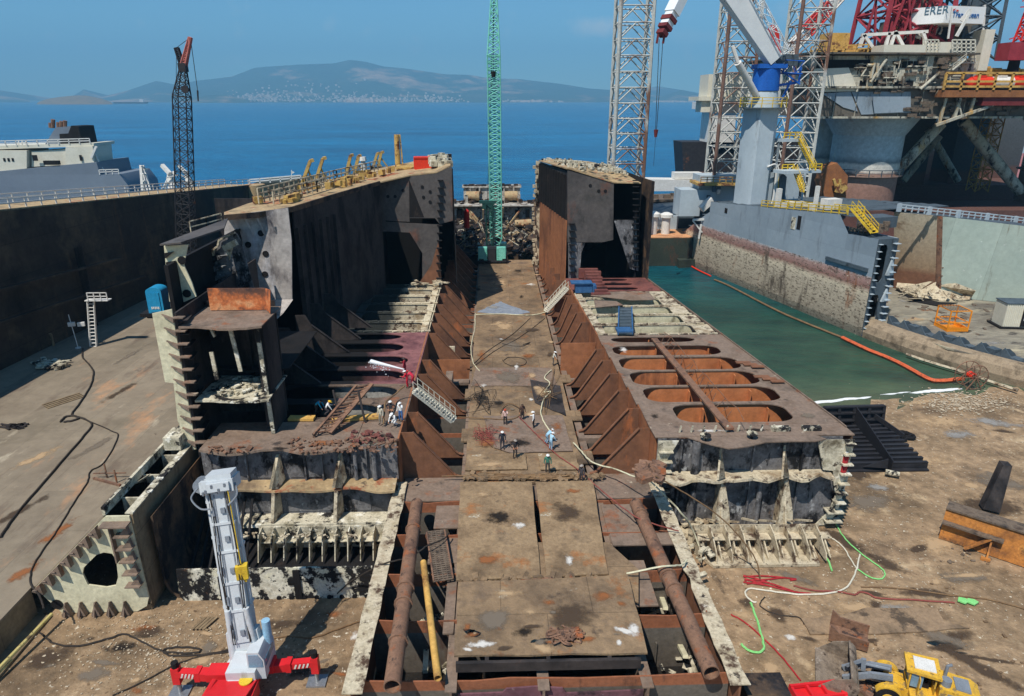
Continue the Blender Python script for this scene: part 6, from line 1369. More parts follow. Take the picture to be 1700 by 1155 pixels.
b = M(); o_ = C0 + d2 * 1.4 + n2; o_.z = lerp(zb_, zt_, .78)
b.prism([o_ + d2 * .0, o_ + d2 * .9 + V((0, 0, .2)), o_ + d2 * .3 + V((0, 0, -.3))], n2); b.prism([o_ + d2 * 1.1, o_ + d2 * 1.8 + V((0, 0, -.1)), o_ + d2 * 1.2 + V((0, 0, -.4))], n2); b.build('red_emblem', m_red, rg)
b = M(); b.bar(at(1608, 24, y=150), at(1588, 60, y=150), .5, .5); b.prism([at(1608, 15, y=150.4), at(1614, 14, y=150.4), at(1612, 24, y=150.4), at(1598, 36, y=150.4), at(1594, 33, y=150.4)], (0, .2, 0)); b.bar(at(1581, 12, y=151), at(1574, 64, y=151), .3); b.bar(at(1634, 8, y=160), at(1628, 110, y=160), .5); b.build('white_strut', m_rail, rg)
b = M(); p = at(1600, 100, y=164); b.lattice(p, p + V((0, 0, 26)), 8.5, 7.5, 6, .4, .22, mode='x'); b.bx(p.x - 2, p.x + 2.4, 162, 166, p.z + 1, p.z + 14); b.build('second_derrick', m_gdk, rg)
mv = thing('moored_vessel', 'pale grey vessel with a pink lower hull seen between the dark legs of the rig', 'ship', at(1600, 300, y=268))
c1, c2 = at(1540, 250, y=268), at(1720, 250, y=268)
b = M(); b.bx(c1.x, c2.x, 268, 290, 12.5, 34); b.build('upper_hull', m_gpaint, mv)
m_pink = mat('faded_pink_antifouling', [S(206, 130, 126), S(220, 150, 144)], .3, .7, bump=.1, spots=[(S(150, 96, 90), .6, .3)])
b = M(); b.bx(c1.x, c2.x, 267.9, 290, -1, 12.45); b.build('lower_hull', m_pink, mv)
# red deck crane at the far right
q = at(1683, 108, y=152); rc = thing('red_deck_crane', 'red deck crane with lattice mast standing on the rig at the right edge', 'crane', q)
b = M(); b.tube(q + V((0, 0, -1.5)), q + V((0, 0, 1)), 1.1, 1.0, 12); b.build('pedestal', m_black, rc)
b = M(); b.box(q + V((-.8, 0, 2.6)), (4.4, 4, 3.4)); b.box(q + V((1.8, 1, 2.2)), (3, 3, 2.4)); b.build('machine_house', m_rred, rc)
b = M(); b.lattice(q + V((.6, 0, 4.4)), q + V((1.4, 0, 14.2)), 2.2, 1.1, 6, .22, .12, mode='x'); b.bar(q + V((-2.2, 0, 5.0)), q + V((1, 0, 6)), .2); b.bar(q + V((-1.4, 0, 11)), q + V((2.5, 0, 11.2)), .2); b.rail([q + V((-1.2, 0, 12)), q + V((1.4, 0, 12))], 1.8, 1.2, .08); b.build('mast', m_red, rc)
b = M(); b.lattice(q + V((2, 0, 4)), q + V((14, 2, 12)), 1.4, 1.1, 9, .16, .1, mode='x'); b.build('boom', m_orange, rc)
# lattice boom (white and pink) behind the third leg, and the small red crane house there
q = at(1290, 118, y=170); c2 = thing('red_lattice_crane', 'red and white lattice boom crane behind the third lattice leg', 'crane', q)
b = M(); b.lattice(at(1296, 100, y=172), at(1400, -14, y=172), 2.2, 2.2, 12, .22, .12, mode='x'); b.build('boom', m_rail, c2)
b = M(); b.lattice(at(1338, 54, y=171.6), at(1376, 10, y=171.6), 2.5, 2.5, 4, .2, .14, mode='x'); b.prism([at(a, c, y=170) for a, c in ((1278, 118), (1278, 70), (1284, 40), (1293, 48), (1296, 84), (1300, 112))], (0, 3, 0)); b.build('machine_house', m_red, c2)
b = M(); b.tube(at(1288, 118, y=171.5), at(1290, 178, y=171.5), 1.2, 1.2, 12); b.build('pedestal', m_rdark, c2)
# ---------------------------------------------------------------- things on the right tank floor
q = at(1578, 545, z=2.36); cg_ = thing('man_basket', 'bright orange steel man basket standing on the grey tank floor', 'basket', q)
m_obask = mat('signal_orange_paint', [S(236, 140, 24), S(246, 156, 40)], .8, .5, bump=.03)
b = M(); bw, bh = 1.4, 2.9
for sx_ in (-1, 1):
    for sy_ in (-1, 1): b.bar(q + V((sx_ * bw, sy_ * bw, 0)), q + V((sx_ * bw, sy_ * bw, bh)), .14, .14)
for z in (.5, 1.25, bh):
    for s_ in (-1, 1): b.bar(q + V((-bw, s_ * bw, z)), q + V((bw, s_ * bw, z)), .12, .12); b.bar(q + V((s_ * bw, -bw, z)), q + V((s_ * bw, bw, z)), .12, .12)
b.build('frame', m_obask, cg_)
b = M(); b.box(q + V((0, -bw, .26)), (2 * bw, .06, .5)); b.box(q + V((bw, 0, .26)), (.06, 2 * bw, .5)); b.box(q + V((-bw, 0, .26)), (.06, 2 * bw, .5)); b.box(q + V((0, 0, .08)), (2 * bw, 2 * bw, .08)); b.build('kick_plate', m_obask, cg_)
b = M()
for k in range(7): b.bar(q + V((-bw + .4 * k, -bw, bh + .08)), q + V((-bw + .4 * k, bw, bh + .08)), .08, .06)
b.build('roof_grille', m_ruin, cg_)
q = at(1694, 541, z=2.36); ct = thing('site_container', 'weathered cream container hut with open doorways on the grey tank floor', 'container', q, -.12)
b = M(); b.bx(-3.2, 7, -1.3, 1.3, .25, 3.5)
for k in range(42): b.bx(-3.18 + k * .24, -3.06 + k * .24, -1.38, -1.3, .3, 3.45)
ctb = b.build('body', m_beige, ct, local=True)
b = M(); b.bx(-1.0, .2, -1.42, -1.36, .35, 2.8); b.bx(2.0, 3.2, -1.42, -1.36, .35, 2.8); b.each('doorway', m_black, ctb, local=True)
b = M(); b.bx(-3.6, 7.4, -1.6, 1.6, -.02, .24); b.build('skid', m_black, ct, local=True)
b = M(); b.bx(-3.3, 7.1, -1.45, 1.4, 3.51, 3.62); b.tube((1.4, 0, 4.3), (5, .4, 4.3), .8, .8, 12); b.build('roof', m_gdk, ct, local=True)
b = M(); b.bx(-.7, -.3, -1.46, -1.43, 1.2, 1.7); b.bx(2.4, 2.8, -1.46, -1.43, 1.1, 1.5); b.build('notice', m_rail, ct, local=True)
q = at(1545, 492, z=2.36); wr = thing('white_wreckage', 'crumpled white boat like wreckage lying on the grey tank floor before the pale bulkhead', 'wreckage', q)
b = M(); P3 = [at(a, c, z=z) for a, c, z in ((1488, 478, 2.8), (1492, 452, 4.6), (1530, 452, 5.0), (1562, 466, 4.0), (1588, 470, 4.8), (1620, 482, 4.2), (1612, 494, 2.6), (1580, 500, 2.4), (1545, 497, 2.4), (1515, 488, 2.4))]
cen = sum(P3, V()) / len(P3) + V((0, 0, .5))
for a, c in zip(P3, P3[1:] + P3[:1]): b.prism([a, c, cen + V((RN.uniform(-1.5, 1.5), RN.uniform(-.6, .6), RN.uniform(-.3, .9)))], (0, 0, -.12))
for k in range(22):
    q_ = at(RN.uniform(1494, 1612), RN.uniform(466, 496), z=2.9); w_, h_ = RN.uniform(.6, 2.6), RN.uniform(.4, 1.5)
    mt = Matrix.Rotation(RN.uniform(-.5, .5), 3, 'Z') @ Matrix.Rotation(RN.uniform(-.9, .9), 3, 'X') @ Matrix.Rotation(RN.uniform(-.5, .5), 3, 'Y'); b.box(q_, (w_, h_, .07), 0, 0, mt)
b.build('crumpled_shell', m_burnt, wr)
b = M()
for k in range(46):
    a = at(RN.uniform(1492, 1612), RN.uniform(458, 494), z=3.2); b.bar(a, a + V((RN.uniform(-1.8, 1.8), RN.uniform(-1, 1), RN.uniform(-.6, 1.1))), RN.uniform(.08, .5), .08)
b.build('torn_strips', m_burnt, wr)
b = M(); b.prism([at(a, c, z=2.5) for a, c in ((1490, 482), (1520, 492), (1560, 501), (1590, 502), (1560, 508), (1520, 500))], (0, 0, -.12)); b.build('bottom_edge', m_black, wr)
b = M()
for k in range(36): a = at(RN.gauss(1560, 50), RN.gauss(520, 14), z=2.37); b.box(a, (RN.uniform(.3, 1.6), RN.uniform(.2, .6), RN.uniform(.06, .3)), RN.uniform(0, 3))
solo(b, 'floor_scrap', m_ruin, 'thin scatter of scrap on the grey tank floor around the orange basket', 'scrap heap', loc=at(1560, 520, z=2.36))
# ================================================================ LOOSE THINGS ON AND AROUND THE BROKEN SHIP
def quadplate(pts, z, t, m, label, name='steel_plate', cat='steel plate', group=None, jag=0.0):
    q = [at(a, c, z=z) for a, c in pts]; out = []
    if jag:
        for a, c in zip(q, q[1:] + q[:1]):
            for k in range(5): out.append(a.lerp(c, k / 5) + (V((RN.uniform(-jag, jag), RN.uniform(-jag, jag), 0)) if k else V()))
    else: out = q
    b = M(); b.prism(out, (0, 0, -t)); c0 = sum(q, V()) / len(q)
    return solo(b, name, m, label, cat, group, loc=c0)
quadplate([(764, 800), (883, 799), (897, 957), (757, 963)], 4.55, .1, m_plate, 'large worn brown steel plate with white scuff, left of the two before the rubble row', jag=.04, group='plates on the lane')
quadplate([(889, 800), (984, 797), (1010, 952), (907, 957)], 4.53, .1, m_plate, 'worn brown steel plate on the right of the pair, beside the dark gap', jag=.04, group='plates on the lane')
quadplate([(761, 966), (1043, 955), (1075, 1083), (754, 1088)], 4.85, .12, m_keel, 'broad raised plate at the near end of the lane with dirty torn front edge', jag=.05, group='plates on the lane')
b = M(); b.bx(-2.1, 7.5, 27.5, 27.7, 4.15, 4.72); b.bx(-2.1, 7.5, 32.6, 32.8, 3.9, 4.72)
for x in (-.6, 2.6, 5.8): b.bx(x, x + .2, 27.7, 32.6, 4.0, 4.72)
solo(b, 'support_beam', m_soot, 'dark beams carrying the raised plate at the near end of the lane', 'beam', loc=(2.6, 30, 4.2))
quadplate([(765, 963), (960, 955), (1060, 1000), (1060, 945), (1010, 900), (760, 900)], 4.38, .08, m_keel, 'dirty cracked plate under the rubble row before the raised plate', group='plates on the lane')
quadplate([(802, 690), (934, 689), (951, 748), (848, 751), (820, 742)], 4.32, .06, m_stringer, 'dark grey plate on which most of the workers stand', jag=.05, group='plates on the lane')
quadplate([(775, 754), (872, 752), (875, 778), (772, 780)], 4.34, .07, m_plate, 'small plate with pale burnt edge in front of the dark grey plate', jag=.04, group='plates on the lane')
quadplate([(893, 752), (955, 752), (962, 778), (897, 779)], 4.35, .07, m_plate, 'small brown plate under the worker in green', jag=.04, group='plates on the lane')
quadplate([(880, 630), (930, 640), (940, 690), (888, 668)], 4.26, .05, m_soot, 'narrow dark torn strip along the right of the lane behind the workers', jag=.06, group='plates on the lane')
quadplate([(790, 610), (915, 610), (925, 640), (782, 640)], 4.25, .04, m_stringer, 'grey band of plate across the middle of the lane', jag=.03, group='plates on the lane')
m_blueg = mat('pale_blue_spill', [S(120, 128, 140), S(150, 156, 164)], 1.2, .8, bump=.2)
quadplate([(792, 518), (818, 505), (832, 500), (850, 508), (880, 518), (860, 522), (830, 520)], 4.22, .03, m_blueg, 'pale blue grey patch of spilled dust across the far lane', 'dust_patch', 'dust patch', jag=.2)
quadplate([(1330, 1026), (1400, 1020), (1440, 1008), (1556, 1010), (1566, 1030), (1610, 1042), (1455, 1052), (1345, 1052)], .14, .1, mat('muddy_ground_plate', [S(132, 110, 86), S(158, 132, 104), S(116, 98, 78)], .3, .9, bump=.5, spots=[(S(90, 76, 62), .6, .5)]), 'large muddy sheet of steel half sunk in the earth on the right', jag=.06)
def heap(px0, px1, py0, py1, n, z, m, label, s=(.15, .7), name='rubble', cat='rubble'):
    b = M()
    for k in range(n):
        p = at(RN.uniform(px0, px1), RN.uniform(py0, py1), z=z); q = RN.uniform(*s)
        mt = Matrix.Rotation(RN.uniform(0, 3), 3, 'Z') @ Matrix.Rotation(RN.uniform(-.6, .6), 3, 'X')
        b.box(p + V((0, 0, q * .2)), (q * RN.uniform(.6, 1.8), q * RN.uniform(.4, 1), q * RN.uniform(.2, .6)), 0, 0, mt)
    return solo(b, name, m, label, cat, loc=at((px0 + px1) / 2, (py0 + py1) / 2, z=z))
def tangle(cx, cy, w, h, z, n, r, m, label):
    b = M()
    for k in range(n):
        p = [at(cx + RN.gauss(0, w), cy + RN.gauss(0, h), z=z + RN.uniform(.02, .25)) for _ in range(6)]; b.pipe(smoothpts(p, 4), r, 4)
    return solo(b, 'rope_heap', m, label, 'rope heap', loc=at(cx, cy, z=z))
heap(768, 1000, 786, 797, 150, 4.3, m_keel, 'band of brown rubble across the lane behind the pair of large plates', (.1, .5))
tangle(870, 791, 60, 3, 4.3, 10, .05, m_rope, 'brown rope strands lying in the rubble band behind the large plates')
heap(770, 1010, 958, 974, 120, 4.4, m_keel, 'rubble row along the front edge of the two large plates', (.1, .55))
tangle(830, 972, 22, 4, 4.5, 16, .06, m_rope, 'brown rope heap at the left of the rubble row before the raised plate')
tangle(930, 967, 26, 4, 4.5, 18, .07, m_piper, 'brown rope heap at the right of the rubble row before the raised plate')
tangle(940, 1052, 16, 6, 4.9, 14, .06, m_piper, 'rusty wire heap lying on the raised plate')
tangle(800, 662, 14, 11, 4.25, 8, .025, m_hose, 'black cable heap on the left of the lane behind the workers')
m_redrope = mat('dusty_red_hose', [S(130, 66, 58), S(154, 84, 74)], 1, .8, bump=0)
tangle(806, 722, 14, 9, 4.34, 11, .022, m_redrope, 'dusty red hose heap on the lane left of the workers')
tangle(912, 650, 11, 18, 4.3, 4, .022, m_rope, 'thin brown strands along the dark strip on the right of the lane')
heap(1128, 1200, 848, 872, 70, .6, m_burnt, 'pale jumble of offcuts at the corner of the low flange and the tray', (.1, .5))
heap(1060, 1100, 770, 800, 40, 7.6, m_piper, 'brown torn strips at the corner of the right bulkhead', (.2, .9))
heap(700, 760, 885, 1120, 90, .9, m_creamd, 'pale debris at the bottom of the open bays left of the raised plate', (.15, .6))
heap(1030, 1180, 900, 1120, 120, .9, m_creamd, 'pale debris at the bottom of the open bays right of the raised plate', (.15, .6))
heap(480, 660, 728, 752, 150, 8.0, m_piper, 'rusty scraps along the front edge of the left wing deck', (.06, .32))
heap(345, 420, 742, 752, 30, 8.0, m_piper, 'brown rust flakes on the near left corner of the wing deck', (.08, .35))
heap(580, 650, 716, 736, 60, 8.0, m_dredb, 'dull red scraps near the workers on the left wing deck', (.06, .34))
heap(400, 620, 884, 894, 60, 2.5, m_burnt, 'small pale offcuts on the lower shelf of the cut left wing', (.06, .26))
# long pipes over the open bays
def pipe_thing(a, c, z0, z1, r, m, label, rings=()):
    p, q = at(*a, z=z0), at(*c, z=z1); t = thing('steel_pipe', label, 'pipe', p, 0, 'pipes over the open bays')
    b = M(); b.tube(p, q, r, r, 18, False, 0, True); b.build('tube', m, t)
    d = (q - p).normalized()
    for u in rings: b = M(); o = p.lerp(q, u); b.tube(o - d * .06, o + d * .06, r * 1.22, r * 1.22, 18); b.build('flange', m, t)
    return t
pipe_thing((692, 835), (651, 1140), 4.7, 4.9, .44, m_piper, 'thick brown pipe lying over the open bays on the left of the lane', (.2, .56, .64, .82))
pipe_thing((1055, 835), (1181, 1117), 4.7, 4.9, .44, m_piper, 'thick brown pipe lying over the open bays on the right of the lane', (.1, .52, .6))
pipe_thing((703, 933), (727, 1126), 4.5, 4.6, .2, m_ryel, 'thin yellowish pipe lying over the open bays beside the left thick pipe')
b = M(); b.bar(at(712, 990, z=1), at(706, 1115, z=2.2), .3, .2); b.bar(at(1090, 970, z=1), at(1105, 1010, z=2.5), .3, .2); b.bar(at(1118, 1050, z=1.0), at(1138, 1090, z=2.5), .3, .2)
solo(b, 'steel_bar', m_cream, 'pale steel bars standing in the open bays beside the pipes', 'bar', loc=at(712, 1040, z=1))
p4 = [at(a, c, z=4.3) for a, c in ((708, 883), (738, 880), (752, 960), (720, 965))]; gt = thing('grating_walkway', 'dark steel grating lying across the open bays left of the large plates', 'grating', p4[0])
b = M()
for s_ in (0, 1): b.bar(p4[0].lerp(p4[1], s_), p4[3].lerp(p4[2], s_), .1, .14)
b.build('side_rail', m_piper, gt); b = M()
for k in range(26): b.bar(p4[0].lerp(p4[3], k / 25), p4[1].lerp(p4[2], k / 25), .12, .04)
for k in range(1, 4): b.bar(p4[0].lerp(p4[1], k / 4), p4[3].lerp(p4[2], k / 4), .05, .06)
b.build('bars', m_ruin, gt)
# gangways
def gangway(a, c, w, label, side):
    t = thing('gangway', label, 'gangway', a); sd = V(side).normalized() * w / 2
    b = M()
    for q in (-1, 1): b.bar(a + sd * q, c + sd * q, .12, .3)
    n = 16
    for k in range(n + 1): p = a.lerp(c, k / n); b.bar(p - sd, p + sd, .3, .05)
    b.build('treads', m_beige, t)
    for q in (-1, 1):
        b = M()
        for hh in (.5, 1.0): b.bar(a + sd * q + V((0, 0, hh)), c + sd * q + V((0, 0, hh)), .06, .06)
        for k in range(8): p = a.lerp(c, k / 7) + sd * q; b.bar(p, p + V((0, 0, 1)), .06, .06)
        b.build('handrail', m_beige, t)
gangway(at(690, 648, z=8.1), at(753, 697, z=4.4), .9, 'cream gangway with rails sloping from the left wing deck down to the lane', (.35, 1, 0))
gangway(at(941, 478, z=8.2), at(906, 516, z=4.3), .9, 'cream gangway leaning on the far right brackets down to the lane', (-.35, 1, 0))
a, c = at(1086, 562, z=8.35), at(1212, 712, z=8.35); t = thing('plank_walkway', 'long rusty plank with bent rods lying diagonally over the oval openings', 'walkway', a)
b = M(); b.bar(a, c, .62, .16); b.build('plank', m_piper, t)
b = M()
for k in range(18): p = a.lerp(c, .06 + k * .05) + V((.4, 0, 0)); b.tube(p, p + V((RN.uniform(.2, .7), RN.uniform(-.2, .2), RN.uniform(.5, 1.0))), .03, .03, 5)
b.pipe([a.lerp(c, k / 12) + V((1.0 + .2 * (k % 2), 0, .7 + .1 * (k % 3))) for k in range(13)], .03, 5); b.build('bent_rods', m_piper, t)
a, c = at(1038, 512, z=8.3), at(1038, 554, z=8.3); t = thing('cable_tray', 'grey ladder tray with blue ends lying on the pale burnt deck', 'tray', a)
m_bluep = mat('worn_blue_paint', [S(40, 84, 130), S(70, 110, 150)], 1.5, .6, bump=.1)
b = M(); b.bar(a, c, 1.5, .1); 
for k in range(9): p = a.lerp(c, k / 8); b.bar(p + V((-.7, 0, .1)), p + V((.7, 0, .1)), .1, .1)
b.build('tray', m_gdk, t); b = M(); b.bar(c - V((0, 1.6, -.12)) + V((0, 1.6, 0)), c + V((0, 1.6, .12)), 1.6, .3); b.bar(a + V((-.78, 0, .1)), c + V((-.78, 0, .1)), .14, .4); b.bar(a + V((.78, 0, .1)), c + V((.78, 0, .1)), .14, .4); b.build('blue_end', m_bluep, t)
q = at(968, 484, z=8.1); b = M(); b.box(q + V((0, 0, .6)), (2.2, 1.2, 1.2)); b.box(q + V((-.3, 0, 1.3)), (2.8, 1.6, .16)); b.box(q + V((1.4, 0, .5)), (.5, 1.4, 1.0)); solo(b, 'tool_chest', [m_bluep], 'small blue chest at the foot of the dark right block', 'chest', loc=q)
a, c = at(520, 722, z=8.2), at(592, 640, z=10.4); t = thing('fallen_ladder', 'rusty fallen ladder frame leaning on the left wing deck beside the crouching worker', 'ladder', a)
b = M(); s_ = V((1.1, .4, 0))
b.bar(a, c, .2, .2); b.bar(a + s_, c + s_, .55, .12); b.build('side_rail', m_piper, t)
b = M()
for k in range(14): p = a.lerp(c, .04 + k / 14); b.bar(p, p + s_, .09, .09)
for k in range(12): p = a.lerp(c, RN.random() * .5); b.bar(p, p + V((RN.uniform(-.9, .9), RN.uniform(-.5, .5), -RN.uniform(.6, 1.6))), .07, .07)
b.build('rungs', m_piper, t)
for k, (x, lab) in enumerate(((565, 'thin dark post propping the fallen ladder on its left'), (606, 'thin dark post standing right of the fallen ladder'))):
    q = at(x, 700, z=8.0); b = M(); b.bar(q, q + V((-.4, .3, 2.6)), .14, .14); solo(b, 'prop_post', m_soot, lab, 'post', loc=q)
b = M(); b.bar(at(480, 694, z=8.1), at(522, 694, z=8.1), .7, .2); b.bar(at(548, 697, z=8.1), at(632, 690, z=8.1), .7, .2); solo(b, 'deck_beam', m_ryel, 'ochre beam lying across the left wing deck behind the crouching workers', 'beam', loc=at(560, 694, z=8))
q = at(790, 615, z=8); 
b = M(); q = at(747, 600, z=4.2); b.box(q + V((0, 0, .9)), (1.2, .4, 1.8)); b.box(q + V((0, -.22, 1.3)), (.9, .06, .7)); solo(b, 'white_panel_box', m_burnt, 'pale battered box standing in the dark gap left of the lane', 'box', loc=q)
# hoses and cables on the lane
cable([(789, 520), (788, 545), (782, 575), (785, 600), (796, 616)], 4.2, .05, m_cream, 'pale hose along the left edge of the far lane', 'hose')
cable([(786, 604), (810, 582), (850, 555), (880, 528)], 4.2, .035, m_hose, 'black cable crossing the lane diagonally, upper of the two')
cable([(788, 607), (825, 580), (862, 560), (905, 528)], 4.2, .035, m_hose, 'black cable crossing the lane diagonally, lower of the two')
cable([(836, 598), (845, 593), (866, 594), (874, 600), (868, 606), (850, 607), (838, 602), (834, 597)], 4.2, .035, m_hose, 'black cable coiled in an oval ring on the lane', 'cable')
cable([(834, 570), (850, 574), (868, 574), (880, 568), (868, 572)], 4.2, .04, m_hose, 'short dark cable lying behind the oval cable ring')
cable([(790, 522), (830, 521), (880, 523), (906, 518)], 4.22, .06, m_cream, 'pale hose running straight across the lane to the right gangway', 'hose')
cable([(915, 614), (904, 626), (913, 636), (904, 650), (914, 650), (902, 664), (898, 685), (904, 702), (912, 714), (918, 724)], 4.3, .06, m_cream, 'pale hose winding down the right of the lane to the pair in pale blue', 'hose')
cable([(755, 692), (800, 694), (842, 696), (862, 690), (866, 680), (850, 670), (838, 672), (830, 684)], 4.33, .05, m_rope, 'brown hose looping on the lane from the left gangway', 'hose')
cable([(862, 692), (885, 715), (905, 735), (925, 755), (958, 778), (1000, 815), (1037, 845), (1064, 862), (1100, 874), (1126, 881)], [4.4, 4.4, 4.4, 4.4, 4.4, 4.5, 4.6, 5.0, 4.7, 4.4], .045, m_redrope, 'long red hose from the workers across the right open bays to the low flange', 'hose')
cable([(952, 735), (966, 750), (985, 768), (1020, 778), (1050, 790), (1080, 800), (1130, 850), (1150, 880), (1166, 920)], [4.4, 4.6, 5.0, 5.5, 6, 6.5, 4.6, 2.4, .6], .06, m_cream, 'pale hose hanging over the right bulkhead corner down to the ground', 'hose')
cable([(1088, 790), (1140, 820), (1200, 862), (1250, 920), (1262, 960)], [8, 6.4, 4.6, 2, .2], .05, m_rope, 'thin slack rope hanging before the cut right wing', 'rope')
cable([(560, 985), (590, 960), (640, 935), (680, 925), (706, 908), (735, 895), (745, 885)], [.3, 2, 4.4, 4.5, 4.9, 4.6, 4.5], .05, m_hose, 'black cable slung over the left thick pipe to the grating')
cable([(1040, 952), (1102, 940), (1130, 938), (1140, 930)], [4.6, 5.4, 4.7, 4.5], .06, m_cream, 'pale strap looped over the right thick pipe', 'strap')
cable([(672, 640), (655, 655), (640, 668), (638, 690), (636, 704)], [9.2, 8.6, 9.2, 8.6, 8.1], .07, m_rope, 'brown fire hose from the fire crew down to the left wing deck', 'hose')
# hoses on the right ground
m_hgreen = mat('bright_green_hose', [S(130, 210, 120), S(150, 226, 140)], 1, .5, bump=0); m_hwhite = mat('off_white_hose', [S(214, 206, 184), S(228, 222, 202)], 1, .6, bump=0); m_hred = mat('bright_red_hose', [S(158, 36, 42), S(186, 52, 56)], 1, .6, bump=0)
cable([(1386, 868), (1404, 895), (1433, 921), (1462, 942), (1469, 953), (1462, 961), (1445, 958), (1424, 945)], .05, .05, m_hgreen, 'thin green hose curling to a hook beside the cut right wing', 'hose')
cable([(1358, 888), (1384, 895), (1401, 910), (1415, 933), (1423, 944)], .05, .05, m_hwhite, 'pale hose arching from the tray towards the thin green hose', 'hose')
cable([(1427, 920), (1421, 948), (1401, 978), (1346, 987), (1288, 982), (1247, 977), (1237, 985), (1247, 997), (1256, 1000)], .05, .06, m_hwhite, 'thick white hose sweeping across the earth below the red hoses', 'hose')
cable([(1246, 1000), (1255, 1023), (1263, 1049), (1268, 1069), (1266, 1079), (1257, 1083), (1242, 1079), (1231, 1069)], .05, .075, m_hgreen, 'thick bright green hose bending back to the low flange corner', 'hose')
cable([(1362, 914), (1375, 930), (1381, 947)], .05, .07, m_hgreen, 'short bright green hose at the right end of the tray', 'hose')
b = M()
for pts in ([(1234, 957), (1270, 956), (1320, 961), (1312, 963)], [(1236, 963), (1270, 962), (1300, 959), (1322, 961)], [(1234, 966), (1275, 972), (1318, 982), (1346, 985)], [(1236, 960), (1262, 968), (1300, 978), (1330, 984)], [(1240, 969), (1268, 966), (1296, 974)], [(1234, 955), (1258, 961), (1285, 970), (1322, 983)]): b.pipe(smoothpts([at(x, y, z=.12) for x, y in pts]), .055, 6)
solo(b, 'hose_bundle', m_hred, 'bundle of bright red hoses lying on the earth before the tray', 'hose', loc=at(1280, 967, z=.2))
cable([(1317, 972), (1352, 980), (1392, 982), (1418, 987), (1426, 983), (1439, 984), (1450, 990), (1462, 993), (1520, 996), (1585, 1000)], .05, .06, m_redrope, 'long dark red hose running right from the red bundle', 'hose')
cable([(1430, 974), (1500, 977), (1578, 988), (1636, 994), (1700, 1010), (1750, 1024)], .05, .05, m_rope, 'long brown rope running out to the right edge of the yard', 'rope')
cable([(1214, 1020), (1242, 1037), (1293, 1085), (1330, 1130)], .05, .05, m_hred, 'thin red hose running down past the green hose bend', 'hose')
cable([(1270, 990), (1262, 1005), (1290, 1020), (1325, 1024), (1335, 1036)], .05, .04, m_hose, 'thin black wire curling on the earth below the white hose', 'wire')
for k, (x, y) in enumerate(((1598, 998), (1613, 1000))):
    q = at(x, y, z=.15); b = M(); b.prism([q + V((a, c, .03 * (i % 2))) for i, (a, c) in enumerate(((-.35, 0), (-.1, .3), (.3, .2), (.4, -.1), (0, -.3)))], (0, 0, .1)); solo(b, 'green_glove', m_hgreen, ['larger bright green cloth scrap on the earth', 'smaller green cloth scrap right of the larger one'][k], 'cloth', loc=q)
def flakes(cx, cy, w, h, n, z, m, s=.16):
    b = M()
    for k in range(n):
        p = at(RN.gauss(cx, w), RN.gauss(cy, h), z=z + k * .00006); r = abs(RN.gauss(0, s * .8)) + .03; a0 = RN.random() * 6
        b.prism([p + V((r * RN.uniform(.5, 1.2) * math.cos(a0 + i * 1.05), r * RN.uniform(.5, 1.2) * math.sin(a0 + i * 1.05), 0)) for i in range(6)], (0, 0, .02))
    return tag(b.build('shell_grit', m), kind='stuff')
m_grit = mat('pale_shell_grit', [S(176, 156, 128), S(206, 190, 164)], 2, .95, bump=.2)
m_lime = mat('white_chalk_dust', [S(200, 192, 180), S(226, 220, 212)], 2, .95, bump=.2)
flakes(1600, 668, 40, 9, 900, .06, m_grit, .1); flakes(300, 1075, 130, 40, 900, .02, m_grit, .035); flakes(1450, 900, 170, 90, 500, .08, m_grit, .025)
